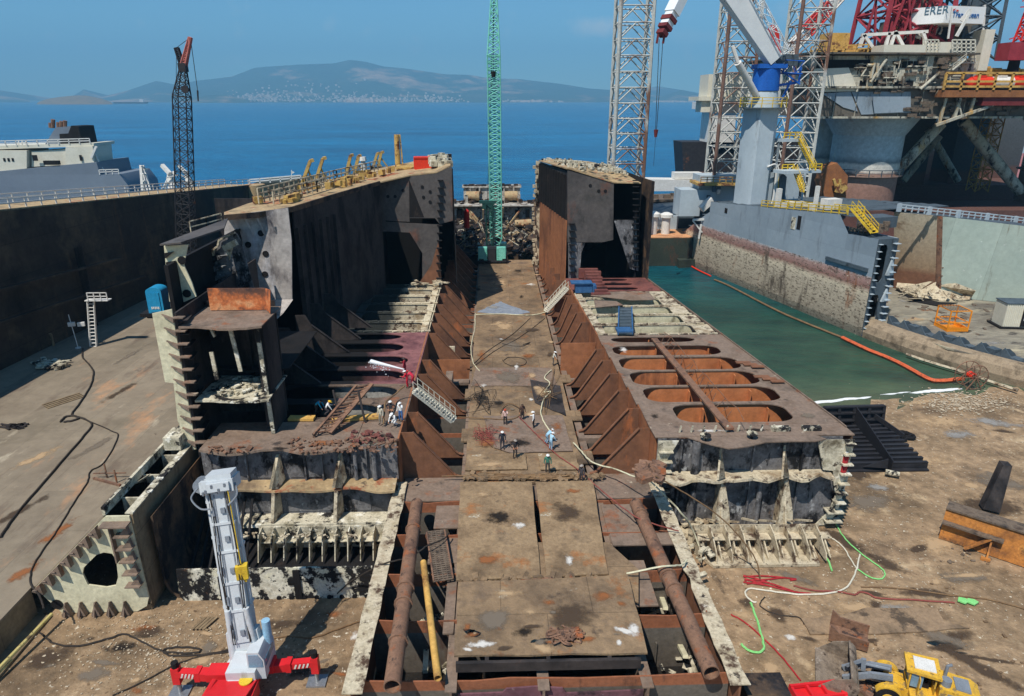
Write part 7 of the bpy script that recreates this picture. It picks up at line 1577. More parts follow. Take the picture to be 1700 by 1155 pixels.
for a_ in ((1330, 925, 3.2, 1.1, 0, 'dark_oil', -.5), (1405, 900, 1.6, 3.4, 0, 'dark_oil', .5), (1470, 935, 1.2, 3.0, 0, 'dark_oil', .7), (1530, 985, 3.4, .9, 0, 'dark_oil', -.1), (1440, 835, 4.2, 2.6, 0, 'grey_dirt', .2), (1455, 810, 2.4, 1.4, 0, 'grey_mud', .3), (1620, 1105, 5, .9, 0, 'dark_oil', -.9), (1570, 1060, 3.5, 1.2, 0, 'grey_dirt', -.5), (1640, 840, 5, 3, 0, 'dark_oil', .2), (1314, 1060, .9, .7, 0, 'pale_chalk', 0), (1650, 702, 6, 2.2, 0, 'grey_mud', -.3), (1590, 722, 4, 2.0, 0, 'grey_mud', .2), (1560, 700, 7, 3, 0, 'tan_dust', 0), (1525, 668, 6, 1.2, 0, 'tan_dust', .2), (1520, 760, 6, 2.5, 0, 'tan_dust', -.3), (1560, 905, 4, 2.2, 0, 'tan_dust', 0), (1660, 800, 4, 3.5, 0, 'grey_dirt', 0), (1420, 1010, 3, 1.2, 0, 'tan_dust', 0), (1280, 1110, 1.6, 1.5, 0, 'tan_dust', 0), (1240, 1000, 1.2, 1.2, 0, 'dark_oil', 0), (1290, 1020, 1.0, 1.6, 0, 'dark_oil', .3), (1600, 960, 3, 1.2, 0, 'grey_dirt', 0), (1420, 780, 5, 3, 0, 'dark_oil', .5), (1480, 1010, 2.4, .8, 0, 'grey_mud', 0),
           (592, 1056, .8, .9, 0, 'pale_chalk', 0), (80, 1090, 2.2, 1.6, 0, 'dark_oil', .3), (200, 1075, 2.6, 1.0, 0, 'soot_black', .1), (250, 1050, 1.8, .8, 0, 'dark_oil', 0), (470, 1035, 2.4, .8, 0, 'dark_oil', 0), (150, 1120, 2.2, 1.0, 0, 'grey_dirt', 0), (560, 1020, 1.6, .8, 0, 'rust_brown', 0), (500, 1110, 1.6, 1.4, 0, 'dark_oil', 0), (330, 1100, 1.4, .8, 0, 'tan_dust', 0),
           (862, 872, 1.0, .9, 4.56, 'pale_chalk', 0), (1052, 1045, .7, 1.5, 4.85, 'pale_chalk', .2), (945, 930, .6, 1.2, 4.53, 'pale_chalk', 0), (830, 860, 2.0, 2.2, 4.55, 'soot_black', 0), (940, 850, 1.6, 2.4, 4.53, 'dark_oil', 0), (810, 930, 1.6, .8, 4.55, 'rust_brown', 0), (950, 815, 1.6, .8, 4.53, 'rust_brown', 0), (800, 820, 1.2, .8, 4.55, 'tan_dust', 0), (820, 1030, 1.9, 1.6, 4.85, 'grey_dirt', 0), (800, 1070, 1.8, .5, 4.85, 'pale_chalk', 0), (950, 1020, 2.2, 1.8, 4.85, 'dark_oil', 0), (1000, 990, 1.4, 1.0, 4.85, 'rust_brown', 0), (840, 985, 2.2, .6, 4.85, 'tan_dust', 0), (870, 1050, 1.6, .8, 4.85, 'soot_black', 0),
           (845, 625, 3.0, 3.4, 4.25, 'grey_dirt', 0), (850, 575, 3.4, 4, 4.2, 'grey_dirt', 0), (835, 540, 3, 4, 4.2, 'tan_dust', 0), (830, 470, 3, 5, 4.2, 'tan_dust', 0), (860, 450, 2, 3, 4.2, 'soot_black', 0), (880, 590, 1.6, 2, 4.2, 'rust_brown', 0), (800, 660, 1.4, 2.2, 4.25, 'soot_black', 0), (805, 735, 1.4, 1.6, 4.35, 'rust_brown', 0), (860, 735, 3, 1.6, 4.33, 'soot_black', 0), (815, 770, 2.2, .8, 4.35, 'tan_dust', 0), (925, 710, 1.0, 2.4, 4.33, 'rust_brown', 0), (900, 650, 1.2, 2.4, 4.31, 'tan_dust', 0), (855, 790, 4, .8, 4.4, 'soot_black', 0), (820, 510, 2.6, 1.6, 4.23, 'grey_mud', 0), (800, 590, 1.0, 4, 4.2, 'rust_brown', 0),
           (540, 735, 3, 1, 7.96, 'rust_brown', 0), (470, 745, 1.6, .6, 7.96, 'soot_black', 0), (630, 725, 1.4, 1.2, 7.92, 'soot_black', 0), (1180, 715, 2.4, .6, 8.0, 'pale_chalk', 0), (1340, 690, 1.4, 1, 8.0, 'grey_dirt', 0), (1085, 690, .9, 1.4, 8.0, 'soot_black', 0), (1250, 714, 3, .6, 8.0, 'soot_black', 0), (1035, 580, .8, 2, 8.0, 'pale_chalk', 0),
           (60, 760, 4, 1.2, 2.2, 'tan_dust', 1.2), (200, 650, 5, .9, 2.2, 'dark_oil', 1.4), (160, 740, 5, 1.0, 2.2, 'grey_dirt', 1.3), (100, 880, 4, 1.2, 2.2, 'rust_brown', 1.3), (230, 790, 2.4, 1, 2.2, 'rust_brown', 1.3), (40, 950, 3, 1.2, 2.2, 'rust_brown', 1.2), (215, 590, 6, .8, 2.2, 'grey_dirt', 1.45), (30, 850, 4, .8, 2.2, 'dark_oil', 1.2),
           (1520, 530, 3, 2, 2.36, 'tan_dust', 0), (1600, 550, 4, 1.6, 2.36, 'soot_black', .2), (1640, 570, 5, 1.5, 2.36, 'grey_mud', .2), (1540, 515, 3, 1, 2.36, 'rust_brown', 0), (1500, 500, 2.4, 2, 2.36, 'grey_mud', 0)): stain(*a_)
for k in range(34): stain(RN.uniform(1230, 1700), RN.uniform(700, 1150), RN.uniform(.5, 3.2), RN.uniform(.3, 1.3), 0, RN.choice(('dark_oil', 'dark_oil', 'grey_dirt', 'tan_dust', 'soot_black')), RN.uniform(-.8, .8))
for k in range(16): stain(RN.uniform(20, 590), RN.uniform(1030, 1150), RN.uniform(.5, 2.0), RN.uniform(.3, .9), 0, RN.choice(('dark_oil', 'grey_dirt', 'tan_dust', 'rust_brown')), RN.uniform(-.5, .5))
for k in range(20): stain(RN.uniform(785, 930), RN.uniform(445, 750), RN.uniform(.4, 1.6), RN.uniform(.4, 2.4), 4.26, RN.choice(('dark_oil', 'grey_dirt', 'tan_dust', 'soot_black', 'rust_brown', 'pale_chalk')), RN.uniform(-.3, .3))
for k in range(22): stain(RN.uniform(770, 1040), RN.uniform(1000, 1080), RN.uniform(.3, 1.2), RN.uniform(.2, .7), 4.86, RN.choice(('dark_oil', 'grey_dirt', 'tan_dust', 'pale_chalk', 'rust_brown')), RN.uniform(-.5, .5))
tag(lay_stains('earth_stains', lambda z: z == 0), kind='stuff')
lay_stains('floor_stains', lambda z: z == 2.2, hull)
lay_stains('floor_stains', lambda z: z == 2.36, gh, gl)
lay_stains('deck_stains', lambda z: z > 3, ship)
m_peb = mat('dark_earth_clods', [S(100, 80, 60), S(140, 114, 86)], 2, .95, bump=.2)
b = M()
for k in range(260):
    x, y = RN.uniform(1220, 1720), RN.uniform(690, 1150); p = at(x, y, z=0); p.z = gz(p.x, p.y); r = abs(RN.gauss(0, .055)) + .02; b.box(p + V((0, 0, r * .2)), (r * 1.6, r, r * .7), RN.uniform(0, 3))
for k in range(500):
    x, y = RN.uniform(0, 600), RN.uniform(1000, 1150); p = at(x, y, z=0); r = abs(RN.gauss(0, .05)) + .02; b.box(p, (r * 1.6, r, r * .7), RN.uniform(0, 3))
tag(b.build('earth_clods', m_peb), kind='stuff')
# cables on the left ground
cable([(66, 1050), (90, 1068), (130, 1072), (180, 1060), (205, 1052), (230, 1062), (262, 1078), (300, 1084), (330, 1082), (328, 1076), (300, 1074), (272, 1078), (285, 1088), (340, 1086), (385, 1078)], .05, .06, m_hose, 'black cable looping over the earth left of the white crane')
cable([(186, 1155), (240, 1130), (285, 1106), (330, 1090), (380, 1082)], .05, .04, m_hose, 'straight black cable running up to the white crane from the lower left')
cable([(440, 1062), (480, 1056), (520, 1058), (560, 1044), (600, 1030)], .05, .05, m_rope, 'brown cable between the white crane and the low flange')
q = at(340, 1037, z=.02); b = M()
for k in range(4): b.box(q + V((-.36 + .24 * k, 0, .14)), (.18, 1.2, .04), -.4)
for k in (-1, 1): b.box(q + V((0, .4 * k, .06)), (1.0, .12, .1), -.4)
solo(b, 'wooden_pallet', m_wood, 'small weathered pallet on the earth below the mottled band', 'pallet', loc=q)
# ---------------------------------------------------------------- black stiffened panel, rusty beam, channel, beach things
q = at(1450, 740, z=0); pn = thing('stiffened_panel', 'black ribbed hull panel lying on the shore beside the cut right wing', 'hull panel', q)
m_panel = mat('black_panel_paint', [S(36, 36, 40), S(50, 50, 54)], .4, .6, bump=.1, spots=[(S(80, 70, 64), .7, .8)])
L0, L1, R0, R1 = at(1372, 715, z=.2), at(1405, 782, z=.2), at(1468, 710, z=.2), at(1543, 780, z=.2)
b = M(); b.prism([L0, R0, R1, L1], (0, 0, -.12)); b.build('base_plate', m_panel, pn)
for k in range(10):
    t_ = (k + .5) / 10; a, c = L0.lerp(L1, t_), R0.lerp(R1, t_); b = M(); b.bar(a + V((0, 0, .3)), c + V((0, 0, .3)), .08, .55); b.bar(a + V((0, .1, .58)), c + V((0, .1, .58)), .35, .05); b.build('rib', m_panel, pn)
b = M(); U0, U1 = at(1368, 676, y=L0.y + .6), at(1468, 673, y=R0.y + .6); b.prism([L0 + V((0, .6, 0)), R0 + V((0, .6, 0)), U1, U0], (0, .1, 0))
for k in range(5): a, c = (L0 + V((0, .5, 0))).lerp(R0 + V((0, .5, 0)), k / 4), U0.lerp(U1, k / 4); b.bar(a, c, .3, .3)
for k in (.35, .7, 1): b.bar((L0 + V((0, .4, 0))).lerp(U0, k), (R0 + V((0, .4, 0))).lerp(U1, k), .4, .15)
b.build('upright', m_panel, pn)
b = M(); a, c = at(1416, 708, z=.3), at(1478, 786, z=.3); b.prism([a, c, c + V((0, 0, 1.3)), a + V((0, 0, 2.2))], (.1, .05, 0)); a2 = at(1452, 690, z=1.4); b.bar(a2, a2 + V((1.2, -3.4, -.6)), .12, .5); b.prism([c + V((-.1, .4, .3)), c + V((-2, .9, .2)), c + V((-.1, .5, 1.2))], (0, .1, 0)); b.build('cross_web', m_panel, pn)
b = M()
for k in range(5): x, y = 1480 + 7 * k, 722 + 3 * (k % 3); q = at(x, y, z=.2); pts = [q + V((.55 * math.cos(a * .7), .55 * math.sin(a * .7), .12)) for a in range(10)]; b.pipe(pts, .15, 6)
solo(b, 'old_tyres', m_black, 'dark heap of old tyres beside the black ribbed panel', 'tyres', loc=at(1495, 726, z=.1))
q = at(1480, 790, z=.15); b = M(); b.tube(q + V((-.5, .2, .3)), q + V((.5, -.3, .3)), .28, .24, 10); solo(b, 'canister', m_creamd, 'small pale canister on the earth below the black ribbed panel', 'canister', loc=q)
q = at(1399, 778, z=.4); rcx = thing('gas_bottle', 'red gas bottle with a white top hanging by the right corner of the cut wing', 'gas bottle', at(1399, 780, y=45.4))
q = at(1399, 782, y=45.4); b = M(); b.tube(q, q + V((0, 0, 1.3)), .26, .26, 12); b.tube(q + V((0, 0, 1.3)), q + V((0, 0, 1.45)), .26, .1, 12); b.build('bottle', m_hred, rcx)
b = M(); b.tube(q + V((0, 0, 1.45)), q + V((0, 0, 1.75)), .2, .16, 10); b.box(q + V((.25, 0, .9)), (.1, .2, .9)); b.build('cap', m_rail, rcx)
A, B = at(1558, 893, z=.1), at(1760, 962, z=.1); A1 = at(1561, 843, y=A.y + .35); hgt = A1.z - A.z
rb = thing('rusty_girder', 'heavy rusty orange girder lying on its side at the right edge of the yard', 'girder', A)
m_rustb = mat('orange_rust_girder', [S(150, 96, 50), S(196, 128, 62), S(120, 78, 48)], .5, .8, bump=.35, spots=[(S(84, 66, 52), .58, .6, (1, 1, 1), .1), (S(226, 160, 80), .66, .8)])
dB = (B - A); nB = V((-dB.y, dB.x, 0)).normalized()
b = M(); b.prism([A, B, B + V((0, 0, hgt)) + nB * .35, A + V((0, 0, hgt)) + nB * .35], nB * .14); b.build('web_plate', m_rustb, rb)
b = M(); b.prism([A + V((0, 0, hgt)) + nB * .2, B + V((0, 0, hgt)) + nB * .2, B + V((0, 0, hgt)) + nB * 1.5, A + V((0, 0, hgt)) + nB * 1.5], (0, 0, .14)); b.bar(A - nB * .1 + V((0, 0, hgt * .62)), A.lerp(B, .52) - nB * .1 + V((0, 0, hgt * .62)), .5, .14); b.build('flange', m_ruin, rb)
b = M(); p = A.lerp(B, .42); b.prism([p - nB * .05 + V((0, 0, hgt * .6)), p - nB * .9 + V((0, 0, .0)), p - nB * .05], dB.normalized() * .12); b.bar(p + V((0, 0, hgt * .6)) - nB * .2, p - dB.normalized() * 1.4 - nB * .6 + V((0, 0, .2)), .3, .12); b.bar(p - dB.normalized() * .3 - nB * .8, p + dB.normalized() * .3 - nB * .8, .3, .3); b.build('gusset', m_rustb, rb)
b = M(); p = at(1632, 845, z=.3); pu = at(1672, 772, y=p.y + 1.2); b.prism([p, p + V((1.0, -.6, 0)), pu + V((.3, -.2, 0)), pu + V((-.3, 0, 0))], (.2, .8, 0)); b.build('upright_plate', m_soot, rb)
q = at(1408, 1058, z=.15); t = thing('steel_channel', 'short brown U shaped steel channel on the earth behind the loader bucket', 'channel', q, -.5)
b = M(); b.bx(-1.1, 1.1, -.7, .7, 0, .1); b.build('web_plate', m_piper, t, local=True)
for s_ in (-1, 1): b = M(); b.prism([(-1.1, s_ * .72, 0), (1.1, s_ * .72, 0), (1.1, s_ * .72, .75), (-.6, s_ * .72, .75), (-1.1, s_ * .72, 1.15)], (0, .1 * s_, 0)); b.build('flange', m_piper, t, local=True)
# orange containment boom, old wheel reel, pale spar
cable([(1398, 560), (1440, 580), (1470, 592), (1500, 606), (1540, 628), (1560, 632), (1585, 630), (1600, 628)], [.1, .1, .1, .1, .1, .1, .15, .6], .25, mat('orange_float_boom', [S(206, 84, 46), S(226, 110, 68), S(180, 76, 46)], 1, .7, bump=.2, spots=[(S(140, 90, 64), .6, 1.0)]), 'long orange floating boom in the shallow green water', 'boom', name='oil_boom')
cable([(1186, 464), (1210, 474), (1260, 500), (1300, 520), (1350, 541), (1398, 560)], .05, .16, m_rope, 'thin floating boom line along the fouled hull side', 'boom', name='oil_boom')
cable([(1122, 412), (1130, 425), (1150, 443), (1180, 458)], .05, .16, m_orange, 'thin red boom line curving round the end of the hull', 'boom', name='oil_boom')
cable([(1505, 588), (1540, 600), (1590, 615), (1640, 632), (1690, 648)], .3, .2, m_burnt, 'pale spar lying along the fouled bilge at the water edge', 'spar', name='spar')
q = at(1608, 642, z=.1); t = thing('wheel_reel', 'old rusty spoked hose reel standing on the shingle at the water edge', 'reel', q)
for dy in (-.7, .7):
    b = M(); cc = q + V((0, dy, 1.5)); b.pipe([cc + V((1.5 * math.cos(a * math.pi / 12), 0, 1.5 * math.sin(a * math.pi / 12))) for a in range(25)], .06, 6)
    for k in range(10): a = k * math.pi / 5; b.bar(cc, cc + V((1.5 * math.cos(a), 0, 1.5 * math.sin(a))), .06, .06)
    b.build('rim', m_piper, t)
b = M(); b.tube(q + V((0, -1, 1.5)), q + V((0, 1, 1.5)), .12, .12, 8); b.bar(q + V((-.9, -.9, 0)), q + V((0, -.9, 1.5)), .1); b.bar(q + V((.9, -.9, 0)), q + V((0, -.9, 1.5)), .1); b.build('stand', m_piper, t)
b = M()
for k in range(4): b.pipe([q + V((.3 * math.cos(a * .6) , -.4 + .25 * k, 1.5 + .3 * math.sin(a * .6))) for a in range(12)], .1, 5)
b.build('hose_roll', m_orange, t)

# ---------------------------------------------------------------- white telescopic crane, bottom left
m_tw = mat('white_boom_paint', [S(190, 194, 196), S(206, 210, 210)], .4, .5, bump=.04, fine=.12, spots=[(S(150, 146, 136), .64, 1.2, (1, 1, .25), .12), (S(110, 100, 88), .73, 2.0, (1, 1, .3), .06)])
m_tg = mat('grey_boom_slot', [S(120, 126, 134), S(140, 146, 152)], 1, .5, bump=0)
m_tred = mat('crane_red_paint', [S(206, 34, 40), S(222, 46, 50)], .6, .4, bump=.02, fine=.08)
m_steel = mat('bare_steel', [S(150, 152, 154), S(178, 180, 182)], 1, .35, .6, bump=0)
base = at(412, 1085, z=2.4); tipc = at(366, 800, z=12.2)
tc_ = thing('telescopic_crane', 'white telescopic truck crane with raised boom and red outriggers on the earth', 'crane', V((base.x, base.y, 0)))
d = (tipc - base).normalized(); Lb = (tipc - base).length
sx_ = V((1, .1, 0)); sx_ = (sx_ - d * sx_.dot(d)).normalized(); fy = d.cross(sx_).normalized()   # fy points at the camera or away
if fy.y > 0: fy = -fy
def bb(t0, t1, w, dp, off=(0, 0), m=m_tw, name='boom_section', mb=None):
    b = mb or M(); mt = Matrix((sx_, fy, d)).transposed(); c = base + d * (Lb * (t0 + t1) / 2) + sx_ * off[0] + fy * off[1]
    b.box(c, (w, dp, Lb * (t1 - t0)), 0, 0, mt)
    return b
b = bb(.1, .98, 1.08, 1.2); b.build('boom_section', m_tw, tc_)
b = bb(.03, .2, .95, 1.0); b.build('boom_section', m_tw, tc_)
b = M()
for o_ in (-.26, .3): bb(.12, .95, .07, .04, (o_, .61), mb=b)
bb(.3, .96, .05, .5, (-.56, .2), mb=b); b.build('boom_slot', m_tg, tc_)
b = M()
for t_ in (.28, .44, .62, .78): bb(t_, t_ + .014, 1.2, 1.32, mb=b)
bb(.1, .97, .12, .14, (-.72, .3), mb=b); bb(.3, .9, .1, .12, (.68, .2), mb=b)
for t_ in (.3, .5, .7, .9): bb(t_, t_ + .015, .4, .12, (-.62, .3), mb=b)
b.build('boom_collar', m_tw, tc_)
b = M(); bb(.965, 1.03, 1.75, 1.5, (0, .05), mb=b); bb(1.03, 1.06, 1.3, 1.2, (.15, .1), mb=b); bb(.975, 1.02, 1.2, .2, (.1, .88), mb=b); b.build('boom_head', m_tw, tc_)
b = M(); c = base + d * (Lb * 1.0) - sx_ * 1.0
for k in (-.3, 0, .3): b.tube(c + sx_ * .1 * k + fy * k - fy * .06, c + sx_ * .1 * k + fy * k + fy * .06, .4, .4, 14)
b.pipe(smoothpts([c + fy * .6, c - sx_ * .4 - d * .5 + fy * .7, c - d * 1.1 + fy * .8, c + sx_ * .5 - d * 1.2 + fy * .8]), .05, 6)
b.pipe(smoothpts([c + fy * .5 + sx_ * 1.9, c + sx_ * 2.0 - d * .6 + fy * .8, c + sx_ * 1.5 - d * 1.1 + fy * .9]), .05, 6); b.build('sheave', m_tg, tc_)
b = M()
for k, o_ in enumerate((-.5, -.4, .42, .5)): b.pipe(smoothpts([base + d * (Lb * t_) + sx_ * (o_ + .05 * math.sin(9 * t_ + k)) + fy * (.68 + .05 * math.sin(13 * t_ + k)) for t_ in (.1, .2, .3, .4, .5, .6, .7, .8, .9, .97)], 4), .028, 5)
b.build('hydraulic_hose', m_hose, tc_)
b = M()
for t_ in (.16, .35, .52, .7, .86): c = base + d * Lb * t_ + fy * .64; b.box(c + sx_ * .1, (.22, .14, .3), 0, 0, Matrix((sx_, fy, d)).transposed()); b.box(c - sx_ * .4, (.1, .1, .5), 0, 0, Matrix((sx_, fy, d)).transposed())
for k in range(9): c = base + d * Lb * (.97 + .012 * (k % 4)) + fy * (.86 + .1 * (k % 2)) + sx_ * (-.7 + .17 * k); b.box(c, (.1, .12, .2))
b.build('boom_fitting', m_tg, tc_)
b = M(); q = at(402, 948, z=7.5); b.box(q, (.62, .4, .85), .2); b.box(q + V((0, 0, -.5)), (.4, .3, .25), .2); b.tube(q + V((0, 0, .5)), base + d * Lb * .98 + sx_ * .6 + fy * .9, .03, .03, 5); b.build('hook_block', m_yel, tc_)
b = M(); 
for s_ in (-1, 1):
    b.tube(base + sx_ * .62 * s_ - V((0, .3, .2)), base + d * Lb * .3 + sx_ * .5 * s_ + fy * .7, .2, .16, 10)
    b.bar(base + sx_ * .8 * s_ - V((0, 0, 1.0)), base + d * Lb * .16 + sx_ * .72 * s_ + fy * .2, .26, .5)
b.build('lift_cylinder', m_tw, tc_)
b = M(); q = base + V((0, 0, -.9)); b.tube(q, q + V((0, 0, .35)), 1.25, 1.25, 20); b.box(q + V((0, -.4, .55)), (1.6, 2.0, .7)); b.prism([q + V((-.75, -1.5, .3)), q + V((.75, -1.5, .3)), q + V((.5, -.6, 1.5)), q + V((-.5, -.6, 1.5))], (0, .2, 0)); b.build('turntable', m_tw, tc_)
cbq = at(432, 1085, z=2.6); b = M(); b.prism([cbq + V((x, -.85, z)) for x, z in ((-.45, -.95), (.5, -.95), (.5, .35), (.25, .85), (-.4, .85))], (0, 1.8, 0)); cab = b.build('operator_cab', m_tw, tc_)
m_glass = mat('tinted_cab_glass', [S(110, 140, 160), S(130, 158, 176)], 1, .12, bump=0)
b = M(); b.prism([cbq + V((x, -.88, z)) for x, z in ((-.35, -.1), (.42, -.1), (.42, .32), (.2, .72), (-.32, .72))], (0, .04, 0)); b.prism([cbq + V((.5, -.7, -.2)), cbq + V((.5, .7, -.2)), cbq + V((.5, .7, .3)), cbq + V((.5, -.7, .3))], (.03, 0, 0)); b.build('window', m_glass, cab)
b = M(); q = at(447, 1045, z=4.2); b.tube(q + V((-.3, .4, -1.2)), q + V((-.3, .4, .3)), .24, .24, 12); b.build('winch_drum', mat('pale_blue_drum', [S(150, 190, 214)], 1, .5, bump=0), tc_)
cx, cyy = base.x - .35, base.y
b = M(); b.bx(cx - 1.25, cx + 1.25, 21.5, cyy - 1.3, .9, 1.75); b.bx(cx - .9, cx + .9, cyy - 1.2, cyy + 1.6, .7, 1.4); b.prism([(cx - 1.25, cyy - 1.3, 1.76), (cx + 1.2, cyy - 1.3, 1.76), (cx + 1.0, cyy - 3.4, 2.15), (cx - 1.05, cyy - 3.4, 2.15)], (0, 0, .1)); b.tube((cx - 1.3, cyy - 3.4, 1.9), (cx - 1.1, cyy - 1.4, 1.9), .16, .16, 8); b.build('carrier_body', m_tred, tc_)
b = M(); q = at(408, 1130, z=1.98); b.tube(q, q + V((0, .0, .06)), .36, .36, 16); b.build('round_cover', m_yel, tc_)
for s_ in (-1, 1):
    for yy in (cyy - 2.4, cyy - 4.0, cyy - 6.5):
        b = M(); b.tube((cx + s_ * 1.0, yy, .62), (cx + s_ * 1.42, yy, .62), .62, .62, 18); wh = b.build('wheel', m_black, tc_)
        b = M(); b.tube((cx + s_ * 1.40, yy, .62), (cx + s_ * 1.45, yy, .62), .34, .3, 14); b.build('rim', m_steel, wh)
def outrigger(s_, foot):
    ft = at(*foot, z=0); by = ft.y; tpz = 1.75
    root = V((cx + s_ * .8, cyy - .1 if s_ > 0 else cyy - .6, 1.45)); end = V((ft.x, ft.y, 1.5))
    b = M(); b.bar(root, root.lerp(end, .55), .55, .5); b.bar(root.lerp(end, .3), end, .42, .38); b.box(root.lerp(end, .55), (.3, .6, .62)); b.box(root.lerp(end, .12) + V((0, 0, .2)), (1.2, .9, .5)); o_ = b.build('outrigger_beam', m_tred, tc_)
    b = M(); b.box(end + V((0, 0, -.15)), (.42, .42, 1.1)); b.build('jack_housing', m_tred, o_)
    b = M(); b.tube(end + V((0, 0, .35)), end + V((0, 0, .75)), .2, .2, 8); b.build('jack_top', m_black, o_)
    b = M(); b.tube(V((ft.x, ft.y, .1)), end, .13, .13, 10); b.build('jack_leg', m_steel, o_)
    b = M(); b.box((ft.x, ft.y, .07), (1.1, .9, .12)); b.build('foot_pad', m_steel, o_)
    b = M()
    for k in range(4):
        c = root.lerp(end, .66 + .07 * k) + V((0, -.22, 0)); b.prism([c + V((-.05, 0, -.14)), c + V((.05, 0, -.14)), c + V((.15, 0, .14)), c + V((.05, 0, .14))], (0, -.02, 0))
    b.build('white_stripes', m_rail, o_)
outrigger(-1, (300, 1150)); outrigger(1, (527, 1132))
# ---------------------------------------------------------------- yellow wheel loader, bottom right
q = at(1506, 1098, z=2.6) + V((-.37, .16, 0)) * -1.0; q.z = .02
m_ly = mat('loader_yellow_paint', [S(214, 164, 44), S(230, 180, 60), S(196, 152, 60)], .9, .55, bump=.06, fine=.3, spots=[(S(150, 124, 80), .58, 1.4), (S(96, 80, 60), .66, 2.2)])
m_bkt = mat('worn_bucket_steel', [S(112, 98, 84), S(146, 130, 112), S(90, 78, 68)], .8, .6, bump=.2, spots=[(S(170, 156, 140), .62, .8), (S(70, 58, 50), .62, 1.0)])
ld_ = thing('wheel_loader', 'yellow wheel loader with a big worn bucket parked on the earth at the lower right', 'wheel loader', q, rad(66)); ld_.scale = (.8, .8, .8)
b = M(); b.bx(-.75, .75, -.3, 1.6, .7, 1.5); b.bx(-.95, .95, -4.0, -.4, .8, 1.5); b.build('chassis', m_ly, ld_, local=True)
b = M(); b.prism([(-.95, -4.1, 1.5), (-.95, -1.5, 1.5), (-.95, -1.5, 2.5), (-.95, -3.6, 2.35), (-.95, -4.1, 2.0)], (1.9, 0, 0)); b.bx(-1.35, 1.35, -1.4, .2, 1.3, 1.62); hood = b.build('engine_hood', m_ly, ld_, local=True)
b = M(); b.bx(-.6, .6, -3.4, -2.5, 2.37, 2.5); b.bx(-.96, -.94, -3.6, -2.0, 1.7, 2.2); b.tube((.5, -2.0, 2.4), (.5, -2.0, 3.3), .12, .1, 10); b.tube((.5, -2.0, 3.3), (.5, -2.25, 3.5), .1, .1, 10); b.tube((-.4, -1.9, 2.4), (-.4, -1.9, 2.95), .32, .32, 14); b.build('exhaust', m_tg, hood, local=True)
b = M()
for x in (-.78, .72):
    for y in (-1.3, .25): b.bx(x, x + .08, y, y + .1, 1.62, 3.1)
b.bx(-.78, .8, -1.3, -1.22, 1.62, 2.2); b.bx(-.78, .8, .3, .36, 1.62, 1.9); b.build('cab_frame', m_ly, ld_, local=True)
b = M(); b.bx(-.7, .72, .24, .28, 1.9, 3.05); b.bx(-.76, -.73, -.5, .22, 1.9, 3.05); b.bx(.76, .79, -1.1, .2, 1.9, 3.05); b.build('windscreen', m_glass, ld_, local=True)
b = M(); b.prism([(-1.0, -1.5, 3.1), (1.0, -1.5, 3.1), (.9, .6, 3.1), (-.9, .6, 3.1)], (0, 0, .2)); rf = b.build('cab_roof', m_ly, ld_, local=True)
b = M(); b.bx(-.55, .6, -1.2, .1, 3.3, 3.38); b.build('roof_panel', m_rail, rf, local=True)
b = M(); b.bx(-.3, .3, -.9, -.4, 1.65, 2.1); b.bx(-.3, .3, -1.05, -.9, 1.65, 2.6); b.build('seat', m_black, ld_, local=True)
b = M(); b.prism([(-1.3, -.25, 1.62), (-.82, -.25, 1.62), (-.82, -.25, 3.0), (-1.25, -.25, 3.0)], (0, .05, 0)); b.build('open_door', m_ly, ld_, local=True)
for s_ in (-1, 1):
    for y in (1.4, -2.6):
        b = M(); b.tube((s_ * .85, y, .82), (s_ * 1.4, y, .82), .82, .82, 22); wh = b.build('wheel', m_black, ld_, local=True)
        b = M(); b.tube((s_ * 1.38, y, .82), (s_ * 1.44, y, .82), .42, .38, 16); b.build('rim', m_ly, wh, local=True)
        if y > 0: b = M(); b.prism([(s_ * .85, y + .9 * math.cos(rad(a)), .85 + .92 * math.sin(rad(a))) for a in range(20, 161, 20)] + [(s_ * .85, y - .8, 1.1), (s_ * .85, y + .8, 1.1)][::1], (s_ * .5, 0, 0)); b.build('mudguard', m_ly, ld_, local=True)
for s_ in (-1, 1):
    b = M(); b.bar((s_ * .45, 1.2, 1.9), (s_ * .5, 2.6, 1.7), .22, .45); b.bar((s_ * .5, 2.5, 1.75), (s_ * .5, 4.2, .8), .22, .42); b.build('lift_arm', m_tg, ld_, local=True)
b = M(); b.tube((-.0, 1.4, 2.2), (0, 3.0, 2.1), .12, .12, 8); b.bar((0, 3.0, 1.5), (0, 3.1, 2.5), .2, .3); b.bar((0, 3.1, 2.4), (0, 4.1, 1.5), .16, .2); b.tube((-.3, 1.2, 1.2), (-.3, 2.6, 1.5), .1, .1, 8); b.build('tilt_link', m_tg, ld_, local=True)
# bucket: curved shell with side cheeks, rolled back
prof_ = [(4.2 + .9 * math.cos(rad(a)), 1.3 + .85 * math.sin(rad(a))) for a in range(110, 281, 17)] + [(5.9, .75)]
b = M(); wd = 1.9
inn_ = [(y + .06, z + .05) for y, z in prof_]
for (p, r_) in zip(prof_, prof_[1:]): b.prism([(-wd, p[0], p[1]), (-wd, r_[0], r_[1]), (wd, r_[0], r_[1]), (wd, p[0], p[1])], (0, .05, .05))
b.build('bucket', m_bkt, ld_, local=True); bk = [o for o in bpy.data.objects if o.name.startswith('bucket')][-1]
for s_ in (-1, 1):
    b = M(); b.prism([(s_ * wd, y, z) for y, z in prof_] + [(s_ * wd, 4.9, 1.75)], (s_ * .06, 0, 0)); b.build('cheek', m_bkt, bk, local=True)
b = M(); b.bar((-wd, prof_[0][0], prof_[0][1]), (wd, prof_[0][0], prof_[0][1]), .12, .2); b.bar((-wd, 5.9, .74), (wd, 5.9, .74), .3, .08); b.build('lip', m_bkt, bk, local=True)
